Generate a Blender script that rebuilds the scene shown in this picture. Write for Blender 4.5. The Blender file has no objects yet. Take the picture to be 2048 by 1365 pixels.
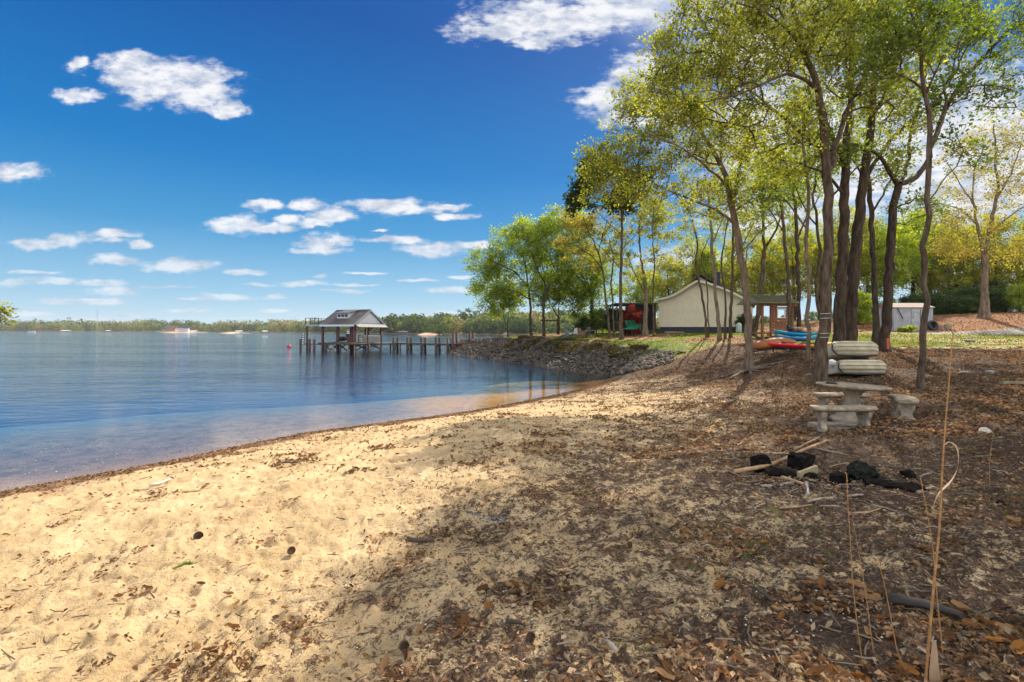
import bpy, bmesh, math, random
import numpy as np
from mathutils import Vector, Matrix

SC = bpy.context.scene
R = math.radians
rng = np.random.default_rng(7)
random.seed(7)

# ---------------------------------------------------------------- camera, sky, sun, exposure
F = 1000.0            # focal length in photograph pixels (2048 wide)
ZC = 3.0              # eye height above the water
def Hy(px): return 660.5 + px * 0.00244
cam_d = bpy.data.cameras.new('camera')
cam = bpy.data.objects.new('camera', cam_d)
SC.collection.objects.link(cam)
cam.location = (0, 0, ZC)
cam.rotation_euler = (R(90), R(-0.14), 0)
cam_d.sensor_width = 36.0
cam_d.lens = 36.0 * F / 2048.0
cam_d.shift_y = -19.5 / 2048.0
cam_d.clip_start = 0.05
cam_d.clip_end = 6000
SC.camera = cam

SUN_AZ = 26.0         # degrees right of the view direction (+Y towards +X)
SUN_EL = 41.0
SC.view_settings.view_transform = 'Standard'
SC.view_settings.look = 'None'
SC.view_settings.exposure = 1.54
SC.view_settings.gamma = 1.0
SC.view_settings.use_curve_mapping = False
SC.render.engine = 'CYCLES'
SC.cycles.use_denoising = True
SC.cycles.max_bounces = 8
SC.cycles.transparent_max_bounces = 12
SC.cycles.diffuse_bounces = 3
SC.cycles.glossy_bounces = 3
SC.cycles.transmission_bounces = 4
SC.cycles.caustics_reflective = False
SC.cycles.caustics_refractive = False
SC.cycles.sample_clamp_indirect = 6.0

sdir = Vector((math.sin(R(SUN_AZ)) * math.cos(R(SUN_EL)), math.cos(R(SUN_AZ)) * math.cos(R(SUN_EL)), math.sin(R(SUN_EL))))
sl = bpy.data.lights.new('sun', 'SUN')
sl.energy = 2.75
sl.angle = R(0.53)
sl.color = (1.0, 0.90, 0.76)
so = bpy.data.objects.new('sun', sl)
SC.collection.objects.link(so)
so.location = (30, 60, 60)
sdir = Vector((math.sin(R(SUN_AZ)) * math.cos(R(SUN_EL)), math.cos(R(SUN_AZ)) * math.cos(R(SUN_EL)), math.sin(R(SUN_EL))))
so.rotation_euler = sdir.to_track_quat('Z', 'Y').to_euler()

class NT:
    """small helper round a node tree"""
    def __init__(s, tree):
        s.t = tree; s.n = tree.nodes; s.l = tree.links
    def add(s, kind, **kw):
        n = s.n.new(kind)
        for k, v in kw.items(): setattr(n, k, v)
        return n
    def link(s, a, b): s.l.new(a, b)
    def _set(s, sock, v):
        if isinstance(v, bpy.types.NodeSocket): s.l.new(v, sock)
        elif v is not None:
            if isinstance(v, (tuple, list)) and hasattr(sock, 'default_value') and len(sock.default_value) == 4 and len(v) == 3: v = (*v, 1)
            sock.default_value = v
    def math(s, op, a, b=None, c=None, clamp=False):
        n = s.n.new('ShaderNodeMath'); n.operation = op; n.use_clamp = clamp
        s._set(n.inputs[0], a)
        if b is not None: s._set(n.inputs[1], b)
        if c is not None: s._set(n.inputs[2], c)
        return n.outputs[0]
    def vmath(s, op, a, b=None, c=None):
        n = s.n.new('ShaderNodeVectorMath'); n.operation = op
        s._set(n.inputs[0], a)
        if b is not None: s._set(n.inputs[1], b)
        if c is not None: s._set(n.inputs[2], c)
        return n.outputs['Value'] if op in ('LENGTH', 'DOT_PRODUCT') else n.outputs[0]
    def mix(s, f, a, b, mode='MIX'):
        n = s.n.new('ShaderNodeMix'); n.data_type = 'RGBA'; n.blend_type = mode
        s._set(n.inputs[0], f); s._set(n.inputs[6], a); s._set(n.inputs[7], b)
        return n.outputs[2]
    def noise(s, vec, scale, detail=3, rough=0.5, out=0, dist=0.0):
        n = s.n.new('ShaderNodeTexNoise')
        if vec is not None: s.l.new(vec, n.inputs['Vector'])
        n.inputs['Scale'].default_value = scale; n.inputs['Detail'].default_value = detail
        n.inputs['Roughness'].default_value = rough; n.inputs['Distortion'].default_value = dist
        return n.outputs[out]
    def ramp(s, f, stops):
        n = s.n.new('ShaderNodeValToRGB'); s._set(n.inputs[0], f)
        el = n.color_ramp.elements
        while len(el) < len(stops): el.new(0.5)
        for e, (p, c) in zip(el, stops):
            e.position = p; e.color = (*c, 1) if len(c) == 3 else c
        return n.outputs[0]
    def smooth(s, x, lo, hi):
        n = s.n.new('ShaderNodeMapRange'); n.interpolation_type = 'SMOOTHSTEP'
        s._set(n.inputs[0], x); n.inputs[1].default_value = lo; n.inputs[2].default_value = hi
        return n.outputs[0]

world = bpy.data.worlds.new('World'); SC.world = world; world.use_nodes = True
wt = NT(world.node_tree); wt.n.clear()
sky = wt.add('ShaderNodeTexSky', sky_type='NISHITA')
sky.sun_disc = False
sky.sun_elevation = R(SUN_EL); sky.sun_rotation = R(SUN_AZ)
sky.air_density = 1.0; sky.dust_density = 0.6; sky.ozone_density = 2.5
tc = wt.add('ShaderNodeTexCoord')
sep = wt.add('ShaderNodeSeparateXYZ'); wt.link(tc.outputs['Generated'], sep.inputs[0])
hs = wt.add('ShaderNodeHueSaturation'); wt.link(sky.outputs[0], hs.inputs['Color'])
hs.inputs['Saturation'].default_value = 1.38; hs.inputs['Value'].default_value = 0.92
# clear spring sky: the physical sky tinted towards its deep blue, paler towards the horizon
elev = wt.math('ARCSINE', wt.math('MAXIMUM', sep.outputs[2], 0.0))
grad = wt.ramp(wt.math('DIVIDE', elev, math.pi / 2), [(0.0, (1.25, 1.7, 2.0)), (0.045, (0.62, 1.25, 1.78)), (0.115, (0.12, 0.72, 1.45)), (0.19, (0.0, 0.44, 1.26)), (0.34, (0.0, 0.20, 0.86)), (1.0, (0.05, 0.30, 0.9))])
sund = wt.vmath('DOT_PRODUCT', tc.outputs['Generated'], tuple(sdir))
grad = wt.mix(wt.math('MULTIPLY', wt.smooth(sund, 0.955, 0.999), 0.75), grad, (1.7, 1.95, 2.3))
skyc = wt.mix(0.97, hs.outputs[0], grad)
# clouds: puffs at their bearing and height (tangents of the two angles), edges broken by noise
yy = wt.math('MAXIMUM', sep.outputs[1], 0.05)
u = wt.math('DIVIDE', sep.outputs[0], yy); v = wt.math('DIVIDE', sep.outputs[2], yy)
cv = wt.add('ShaderNodeCombineXYZ'); wt.link(u, cv.inputs[0]); wt.link(v, cv.inputs[1])
uvv = cv.outputs[0]
amp = wt.math('MULTIPLY_ADD', v, 0.13, 0.012)
st = wt.vmath('MULTIPLY', uvv, (1.0, 1.8, 1.0))
n1 = wt.noise(st, 11, 5, 0.6, out=1)
dn = wt.vmath('SUBTRACT', n1, (0.5, 0.5, 0.5))
ampv = wt.add('ShaderNodeCombineXYZ'); wt.link(wt.math('MULTIPLY', amp, 2.0), ampv.inputs[0]); wt.link(wt.math('MULTIPLY', amp, 0.9), ampv.inputs[1])
p = wt.vmath('ADD', uvv, wt.vmath('MULTIPLY', dn, ampv.outputs[0]))
PUFFS = [(340,165,125,46),(262,140,58,32),(400,190,78,36),(452,218,30,16),(150,193,46,16),(148,128,30,18),(1110,42,175,42),(985,62,75,20),(1070,86,60,16),
 (1250,22,130,30),(1225,195,75,30),(1275,140,60,34),(1300,225,110,36),(30,347,56,20),(480,450,62,17),(548,455,44,9),(528,411,40,11),(612,412,38,13),
 (572,438,34,9),(665,432,45,13),(625,444,38,9),(785,415,92,14),(890,412,52,8),(900,432,45,8),(650,484,50,20),(640,500,58,7),(75,488,54,11),(130,481,42,13),
 (220,470,58,10),(235,482,30,6),(280,487,25,8),(230,520,48,12),(355,532,80,14),(490,545,42,6),(800,480,68,7),(868,497,64,15),(945,489,38,9),(100,563,55,8),
 (205,568,62,7),(230,583,55,10),(115,605,32,7),(215,607,52,7),(605,567,50,7),(460,595,54,6),(558,593,28,6),(645,553,16,4),(905,582,50,8),(690,582,55,4),
 (22,565,30,8),(920,553,24,4),(550,622,34,4),(260,631,28,4),(60,630,60,6),(760,460,14,4),(160,600,90,3),(420,600,70,3),(700,570,60,3),(840,560,50,3),(330,575,60,3),(60,545,60,4),(1000,560,60,4),(520,570,40,3),(180,640,90,3),(620,640,80,2.5),(880,625,60,3),(1670,290,300,170),(1930,300,260,190),(1500,110,110,60),(1560,440,150,50),(1880,430,120,50),(1780,90,90,50),(1380,520,120,24),(1700,560,300,30),(730,545,40,3),(380,622,45,4)]
acc = None
for (cx, cy, rx, ry) in PUFFS:
    cu, cvv = (cx - 1024) / F, (Hy(cx) - cy) / F
    q = wt.vmath('MULTIPLY_ADD', p, (F / rx / 1.15, F / ry / 1.15, 0), (-cu * F / rx / 1.15, -cvv * F / ry / 1.15, 0))
    d = wt.vmath('LENGTH', q)
    acc = d if acc is None else wt.math('MINIMUM', acc, d)
den = wt.math('SUBTRACT', 1.0, acc)
den = wt.math('MINIMUM', den, 0.55)
det = wt.noise(wt.vmath('MULTIPLY', uvv, (1, 2.2, 1)), 26, 8, 0.62)
den2 = wt.math('MULTIPLY_ADD', wt.math('SUBTRACT', det, 0.5), 1.7, den)
cl = wt.smooth(den2, -0.12, 0.62)
front = wt.smooth(sep.outputs[1], 0.06, 0.2)
cl = wt.math('MULTIPLY', cl, front)
# unseen clouds over the rest of the sky, thickened to fill the shade
z2 = wt.math('MAXIMUM', sep.outputs[2], 0.03)
cg = wt.add('ShaderNodeCombineXYZ'); wt.link(wt.math('DIVIDE', sep.outputs[0], z2), cg.inputs[0]); wt.link(wt.math('DIVIDE', sep.outputs[1], z2), cg.inputs[1])
ng = wt.noise(cg.outputs[0], 0.9, 8, 0.6)
gen = wt.math('MULTIPLY', wt.smooth(ng, 0.40, 0.55), wt.math('SUBTRACT', 1.0, front))
gen = wt.math('MULTIPLY', gen, wt.smooth(sep.outputs[2], 0.03, 0.15))
cl = wt.math('MAXIMUM', cl, gen)
cl = wt.math('MULTIPLY', cl, wt.smooth(v, -0.01, 0.012))
lowfade = wt.math('MULTIPLY_ADD', wt.smooth(sep.outputs[2], 0.0, 0.22), 0.45, 0.5)
cl = wt.math('MULTIPLY', cl, lowfade)
shade = wt.noise(wt.vmath('MULTIPLY', uvv, (1, 2.0, 1)), 15, 5, 0.6)
ccol = wt.ramp(shade, [(0.34, (1.15, 1.32, 1.62)), (0.56, (2.25, 2.25, 2.3))])
ccol = wt.mix(front, wt.mix(1.0, ccol, (2.5, 2.35, 2.1), 'MULTIPLY'), ccol)   # front-lit clouds out of view, brightened to fill the shade
skymix = wt.mix(cl, skyc, ccol)
bg = wt.add('ShaderNodeBackground'); wt.link(skymix, bg.inputs[0]); bg.inputs[1].default_value = 0.15
wo = wt.add('ShaderNodeOutputWorld'); wt.link(bg.outputs[0], wo.inputs[0])

# ---------------------------------------------------------------- helpers
def W(px, py, D):
    """photograph bearing and depth -> world point"""
    return Vector(((px - 1024) / F * D, D, ZC - (py - Hy(px)) / F * D))

def tag(o, label=None, cat=None, group=None, kind=None):
    if label: o['label'] = label
    if cat: o['category'] = cat
    if group: o['group'] = group
    if kind: o['kind'] = kind
    return o
def thing(name, label, cat, loc=(0, 0, 0), rz=0.0, group=None, scale=1.0):
    o = bpy.data.objects.new(name, None); SC.collection.objects.link(o)
    o.location = loc; o.rotation_euler = (0, 0, rz); o.scale = (scale,) * 3
    o.empty_display_size = 0.3
    return tag(o, label, cat, group)
def link(name, mesh, mat=None, parent=None):
    o = bpy.data.objects.new(name, mesh); SC.collection.objects.link(o)
    if mat is not None and len(mesh.materials) == 0: mesh.materials.append(mat)
    if parent is not None: o.parent = parent
    return o
def np_mesh(name, verts, quads=None, tris=None, smooth=False):
    me = bpy.data.meshes.new(name)
    verts = np.asarray(verts, dtype=np.float32).reshape(-1, 3)
    me.vertices.add(len(verts)); me.vertices.foreach_set('co', verts.ravel())
    nq = 0 if quads is None else len(quads); nt = 0 if tris is None else len(tris)
    loops = []; starts = []; off = 0
    if nq:
        loops.append(np.asarray(quads, dtype=np.int32).ravel()); starts.append(np.arange(nq, dtype=np.int32) * 4); off = nq * 4
    if nt:
        loops.append(np.asarray(tris, dtype=np.int32).ravel()); starts.append(off + np.arange(nt, dtype=np.int32) * 3)
    loops = np.concatenate(loops)
    me.loops.add(len(loops)); me.loops.foreach_set('vertex_index', loops)
    me.polygons.add(nq + nt); me.polygons.foreach_set('loop_start', np.concatenate(starts))
    me.update(calc_edges=True)
    me.polygons.foreach_set('use_smooth', np.full(nq + nt, smooth, dtype=bool))
    me.validate()
    return me
class MB:
    """collects simple shapes into one mesh"""
    def __init__(s): s.v = []; s.f = []; s.sm = []
    def addm(s, vs, fs, smooth=False):
        b = len(s.v); s.v += [tuple(x) for x in vs]; s.f += [tuple(i + b for i in f) for f in fs]; s.sm += [smooth] * len(fs)
        return s
    def box(s, c, d, rot=None, ax=None, taper=1.0):
        c = Vector(c); hx, hy, hz = d[0] / 2, d[1] / 2, d[2] / 2
        vs = []
        for z in (-1, 1):
            t = taper if z > 0 else 1.0
            for (x, y) in ((-1, -1), (1, -1), (1, 1), (-1, 1)):
                vs.append(Vector((x * hx * t, y * hy * t, z * hz)))
        if rot is not None:
            M = rot if isinstance(rot, Matrix) else Matrix.Rotation(rot, 3, ax or 'Z')
            vs = [M @ q for q in vs]
        vs = [c + q for q in vs]
        return s.addm(vs, [(3, 2, 1, 0), (4, 5, 6, 7), (0, 1, 5, 4), (1, 2, 6, 5), (2, 3, 7, 6), (3, 0, 4, 7)])
    def bar(s, a, b, w, h=None):
        """rectangular bar from a to b"""
        a = Vector(a); b = Vector(b); h = h or w
        t = (b - a); L = t.length; t.normalize()
        up = Vector((0, 0, 1)) if abs(t.z) < 0.95 else Vector((0, 1, 0))
        x = t.cross(up).normalized(); y = x.cross(t).normalized()
        M = Matrix((x, t, y)).transposed()
        return s.box((a + b) / 2, (w, L, h), rot=M)
    def tube(s, pts, rads, n=8, cap=True, jit=0.0):
        pts = [Vector(q) for q in pts]
        if not hasattr(rads, '__len__'): rads = [rads] * len(pts)
        vs = []; fs = []; up = None
        for i, q in enumerate(pts):
            t = (pts[min(i + 1, len(pts) - 1)] - pts[max(i - 1, 0)]).normalized()
            if up is None:
                up = Vector((0, 0, 1)) if abs(t.z) < 0.9 else Vector((0, 1, 0))
            x = t.cross(up).normalized(); y = x.cross(t).normalized(); up = y
            for k in range(n):
                a = 2 * math.pi * k / n
                rr = rads[i] * (1 + (random.uniform(-jit, jit) if jit else 0))
                vs.append(q + x * math.cos(a) * rr + y * math.sin(a) * rr)
        for i in range(len(pts) - 1):
            for k in range(n):
                k2 = (k + 1) % n
                fs.append((i * n + k2, i * n + k, (i + 1) * n + k, (i + 1) * n + k2))
        s.addm(vs, fs, smooth=n > 4)
        if cap:
            b = len(s.v) - len(vs); m = len(pts) - 1
            s.f.append(tuple(b + k for k in range(n))); s.f.append(tuple(b + m * n + k for k in reversed(range(n)))); s.sm += [False, False]
        return s
    def cyl(s, c, r, h, n=12, r2=None):
        c = Vector(c)
        return s.tube([c, c + Vector((0, 0, h))], [r, r if r2 is None else r2], n)
    def lathe(s, c, prof, n=20, sx=1.0, sy=1.0, flute=0.0, nf=0):
        c = Vector(c); vs = []; fs = []
        for (r, z) in prof:
            for k in range(n):
                a = 2 * math.pi * k / n
                rr = r * (1 + flute * math.cos(nf * a)) if nf else r
                vs.append(c + Vector((rr * math.cos(a) * sx, rr * math.sin(a) * sy, z)))
        for i in range(len(prof) - 1):
            for k in range(n):
                k2 = (k + 1) % n
                fs.append((i * n + k, i * n + k2, (i + 1) * n + k2, (i + 1) * n + k))
        s.addm(vs, fs, smooth=True)
        b = len(s.v) - len(vs)
        if prof[0][0] > 1e-4: s.f.append(tuple(b + k for k in reversed(range(n)))); s.sm.append(False)
        if prof[-1][0] > 1e-4: s.f.append(tuple(b + (len(prof) - 1) * n + k for k in range(n))); s.sm.append(False)
        return s
    def prism(s, poly, axis, a, b):
        """polygon in a plane extruded along axis ('x','y','z') from a to b; poly given in the two other axes in order"""
        def mk(q, t):
            return {'x': (t, q[0], q[1]), 'y': (q[0], t, q[1]), 'z': (q[0], q[1], t)}[axis]
        n = len(poly)
        vs = [mk(q, a) for q in poly] + [mk(q, b) for q in poly]
        fs = [tuple(range(n)), tuple(reversed(range(n, 2 * n)))] + [(i, i + n, (i + 1) % n + n, (i + 1) % n) for i in range(n)]
        return s.addm(vs, fs)
    def quad(s, a, b, c, d): return s.addm([a, b, c, d], [(0, 1, 2, 3)])
    def mesh(s, name, bevel=0.0):
        me = bpy.data.meshes.new(name); me.from_pydata(s.v, [], s.f)
        me.polygons.foreach_set('use_smooth', s.sm)
        bm = bmesh.new(); bm.from_mesh(me)
        bmesh.ops.recalc_face_normals(bm, faces=bm.faces)
        if bevel > 0:
            es = [e for e in bm.edges if len(e.link_faces) == 2 and e.calc_face_angle(0) > 0.6]
            bmesh.ops.bevel(bm, geom=es, offset=bevel, segments=2, profile=0.5, affect='EDGES', clamp_overlap=True)
        bm.to_mesh(me); bm.free()
        return me
    def build(s, name, mat, parent=None, bevel=0.0, kind=None, label=None):
        o = link(name, s.mesh(name, bevel), mat, parent)
        if kind: o['kind'] = kind
        if label: o['label'] = label
        return o
def copy_tree(o, parent=None):
    c = o.copy(); SC.collection.objects.link(c)
    if parent is not None: c.parent = parent
    for ch in [x for x in o.children]: copy_tree(ch, c)
    return c

# ---------------------------------------------------------------- materials
MATS = {}
def mat(name, col, rough=0.8, var=0.15, scale=8.0, bump=0.0, bscale=30.0, metal=0.0, spec=0.5, coords='Object', col2=None, stretch=None, detail=4):
    if name in MATS: return MATS[name]
    m = bpy.data.materials.new(name); m.use_nodes = True
    t = NT(m.node_tree); b = t.n['Principled BSDF']
    c = t.add('ShaderNodeTexCoord').outputs[coords]
    if stretch: c = t.vmath('MULTIPLY', c, stretch)
    n = t.noise(c, scale, detail, 0.6)
    c2 = col2 or tuple(x * (1 - var * 1.6) for x in col)
    c1 = tuple(min(1, x * (1 + var * 0.5)) for x in col)
    t.link(t.ramp(n, [(0.3, c2), (0.7, c1)]), b.inputs['Base Color'])
    b.inputs['Roughness'].default_value = rough; b.inputs['Metallic'].default_value = metal
    b.inputs['Specular IOR Level'].default_value = spec
    if bump > 0:
        bn = t.add('ShaderNodeBump'); bn.inputs['Strength'].default_value = bump; bn.inputs['Distance'].default_value = 0.02
        t.link(t.noise(c, bscale, 5, 0.6), bn.inputs['Height']); t.link(bn.outputs[0], b.inputs['Normal'])
    MATS[name] = m
    return m
def leaf_mat(name, cols, trans=0.55, rough=0.55, tmul=(1.3, 1.2, 0.55), gloss=0.0, gain=1.0):
    """thin leaf: reflects and lets light through; colour differs leaf by leaf"""
    m = bpy.data.materials.new(name); m.use_nodes = True
    t = NT(m.node_tree); t.n.clear()
    g = t.add('ShaderNodeNewGeometry')
    c = t.ramp(g.outputs['Random Per Island'], [(i / (len(cols) - 1), tuple(x * gain for x in q)) for i, q in enumerate(cols)])
    tc_ = t.add('ShaderNodeTexCoord').outputs['Object']
    n = t.noise(tc_, 0.55, 2, 0.5)
    c = t.mix(1.0, c, t.ramp(n, [(0.35, (0.62, 0.66, 0.6)), (0.65, (1.25, 1.2, 1.05))]), 'MULTIPLY')
    d = t.add('ShaderNodeBsdfDiffuse'); t.link(c, d.inputs[0])
    tr = t.add('ShaderNodeBsdfTranslucent'); t.link(t.mix(1.0, c, tmul, 'MULTIPLY'), tr.inputs[0])
    gl = t.add('ShaderNodeBsdfGlossy'); gl.inputs['Roughness'].default_value = rough; gl.inputs[0].default_value = (0.8, 0.8, 0.8, 1)
    mx = t.add('ShaderNodeMixShader'); mx.inputs[0].default_value = trans
    t.link(d.outputs[0], mx.inputs[1]); t.link(tr.outputs[0], mx.inputs[2])
    m2 = t.add('ShaderNodeMixShader'); m2.inputs[0].default_value = gloss
    t.link(mx.outputs[0], m2.inputs[1]); t.link(gl.outputs[0], m2.inputs[2])
    o = t.add('ShaderNodeOutputMaterial'); t.link(m2.outputs[0], o.inputs[0])
    return m
# ---------------------------------------------------------------- terrain
def fromwater(px, py):
    D = ZC * F / (py - Hy(px)); return ((px - 1024) / F * D, D)
beach = [(-60, -70), (-30, -22), (-17.5, -1.5)] + [fromwater(*q) for q in ((-120, 1010), (0, 985), (180, 952), (330, 925), (480, 893), (620, 865), (720, 853), (800, 842), (880, 832), (960, 820), (1060, 801), (1150, 782), (1200, 768), (1222, 758))]
rip = [fromwater(*q) for q in ((1236, 749), (1195, 746), (1157, 741), (1110, 733), (1057, 726), (1000, 719), (960, 714.5), (929, 710.6), (905, 706.5))]
back = [(-9.3, 72.0), (-7.5, 75), (0, 76), (8, 79), (14, 90), (26, 120), (60, 170), (160, 300), (420, 420), (420, -70)]
POLY = np.array(beach + rip + back)
n_beach, n_rip = len(beach), len(rip)
SEG_S = np.array([0.10] * (n_beach - 1) + [0.50] * (n_rip + 4) + [0.3] * (len(POLY) - (n_beach - 1) - (n_rip + 4)))
CP = [(1024,1365,2.5),(0,1365,3.15),(2048,1365,2.3),(500,1365,2.85),(1500,1365,2.4),(1024,1000,6.2),(500,1000,6.8),(0,1100,6.0),(0,1200,4.75),(1024,880,9.8),(1024,840,13.2),
 (700,920,9.6),(1640,848,10.3),(1600,960,6.3),(2048,1000,5.1),(1500,1100,4.25),(1640,768,16),(1497,745,22),(1840,780,13.5),(1700,752,17),(1560,712,25),(1540,680,34),
 (1690,705,20.5),(1770,707,21),(1720,686,28),(1950,692,24),(1900,740,16.2),(2048,692,24),(2048,760,14.0),(1900,800,11.5),(2048,840,9),(1830,663,42),(1950,669,37),
 (2048,669,37),(1980,632,47),(2048,630,47),(1890,637,48),(1700,645,50),(1740,663,42),(1640,664,42),(1319,666,52),(1480,666,50),(1400,669,46),(1300,681,43),(1400,690,36),
 (1345,716,34.2),(1300,745,31),(1400,745,26.5),(1250,800,19),(1450,790,17),(1250,900,9.2),(1350,860,11.5),(1258,762,27.5),(1062,672,58),(1088,671,59),(1183,668,60),
 (1240,678,47),(1290,672,50),(1135,675,56),(1016,676,62),(957,681,66),(1093,683,51),(1238,688,42),(1350,800,17.8),(1600,800,14.6),(1250,1150,3.9),(750,1150,4.4),
 (1800,1150,3.45),(1500,910,7.8),(1750,910,7.4),(1900,900,7.2)]
cps = [tuple(W(*q)) for q in CP]
cps += [(60,120,4.5),(120,60,7),(70,0,4),(40,-20,2.5),(0,-20,1.6),(-8,-25,0.9),(100,0,5),(20,85,3.2),(60,70,5.6),(0,68,2.3),(0,-2,1.35),(30,8,2.4),(6,-4,1.5),(-4,-4,1.1),(45,60,4.9),(200,100,9),(200,-50,7),(60,300,6),(300,300,12),(30,150,3),(-30,-60,1)]
cps += [(x, y, 0.0) for (x, y) in beach[3:]]
cps = np.array(cps)
def tps_fit(P, lam):
    n = len(P); d2 = ((P[:, None, :2] - P[None, :, :2]) ** 2).sum(-1)
    K = 0.5 * d2 * np.log(d2 + 1e-9) + lam * np.eye(n)
    A = np.zeros((n + 3, n + 3)); A[:n, :n] = K; A[:n, n] = 1; A[:n, n + 1:] = P[:, :2]; A[n:, :n] = A[:n, n:].T
    return np.linalg.solve(A, np.concatenate([P[:, 2], np.zeros(3)]))
TW = tps_fit(cps, 0.6)
def seg_dist(X, Y):
    """distance to the shore, slope of the shore there (blended between beach and rubble), inside flag"""
    n = len(POLY); dk = {}
    for i in range(n):
        a = POLY[i]; b = POLY[(i + 1) % n]; ab = b - a
        t = np.clip(((X - a[0]) * ab[0] + (Y - a[1]) * ab[1]) / (ab @ ab), 0, 1)
        d = np.hypot(X - a[0] - t * ab[0], Y - a[1] - t * ab[1]); k = SEG_S[i] if i < len(SEG_S) else 0.3
        dk[k] = np.minimum(dk[k], d) if k in dk else d
    best = np.minimum.reduce(list(dk.values()))
    wsum = sum((d + 0.15) ** -3.0 for d in dk.values()); sl_ = sum(k * (d + 0.15) ** -3.0 for k, d in dk.items()) / wsum
    ins = np.zeros(X.shape, bool)
    for i in range(n):
        a = POLY[i]; b = POLY[(i + 1) % n]
        c = ((a[1] > Y) != (b[1] > Y)) & (X < (b[0] - a[0]) * (Y - a[1]) / (b[1] - a[1] + 1e-12) + a[0])
        ins ^= c
    return best, sl_, ins
def land(X, Y):
    """height of the ground (arrays)"""
    X = np.asarray(X, float); Y = np.asarray(Y, float); sh = X.shape; X = X.ravel(); Y = Y.ravel()
    out = np.empty(len(X)); n = len(cps)
    for s in range(0, len(X), 40000):
        x = X[s:s + 40000]; y = Y[s:s + 40000]
        d2 = (x[:, None] - cps[None, :, 0]) ** 2 + (y[:, None] - cps[None, :, 1]) ** 2
        z = (0.5 * d2 * np.log(d2 + 1e-9)) @ TW[:n] + TW[n] + TW[n + 1] * x + TW[n + 2] * y
        d, sl_, ins = seg_dist(x, y)
        z = np.clip(z, 0.0, 14)
        lo = np.minimum(0.03 * d, 0.25)
        zin = np.minimum(np.maximum(z, lo), sl_ * d * 1.5)
        cove = np.exp(-(((x - 2.0) / 7.0) ** 2 + ((y - 29) / 12.0) ** 2) ** 2)
        zout = -np.minimum(1.15 * sl_ ** 1.55 * d, 2.4 - 2.05 * cove)
        out[s:s + 40000] = np.where(ins, zin, zout)
    return out.reshape(sh)
def gz(x, y): return float(land(np.array([x]), np.array([y]))[0])
def G(px, py=None, D=None):
    """a point on the ground: by bearing and depth, or (py given) where the sight line meets the ground"""
    if D is None:
        lo = 1.5; Ds = np.geomspace(1.8, 120, 600)
        X = (px - 1024) / F * Ds; Z = ZC - (py - Hy(px)) / F * Ds
        g = land(X, Ds); k = np.argmax(Z <= g + 1e-6)
        D = Ds[k]
    x = (px - 1024) / F * D
    return Vector((x, D, gz(x, D)))

def vnoise(x, y, seed=0):
    """smooth value noise on arrays"""
    xi = np.floor(x).astype(np.int64); yi = np.floor(y).astype(np.int64); fx = x - xi; fy = y - yi
    def h(a, b):
        q = (a * 374761393 + b * 668265263 + seed * 974634777) & 0xffffffff
        q = ((q ^ (q >> 13)) * 1274126177) & 0xffffffff
        return ((q ^ (q >> 16)) & 0xffff) / 65535.0
    sx = fx * fx * (3 - 2 * fx); sy = fy * fy * (3 - 2 * fy)
    return (h(xi, yi) * (1 - sx) + h(xi + 1, yi) * sx) * (1 - sy) + (h(xi, yi + 1) * (1 - sx) + h(xi + 1, yi + 1) * sx) * sy
def fbm(x, y, sc, oc=4, seed=0):
    a = 0.5; s = np.zeros_like(x); t = 0
    for o in range(oc):
        s = s + a * vnoise(x * sc, y * sc, seed + o); t += a; a *= 0.5; sc *= 2.03
    return s / t

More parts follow.
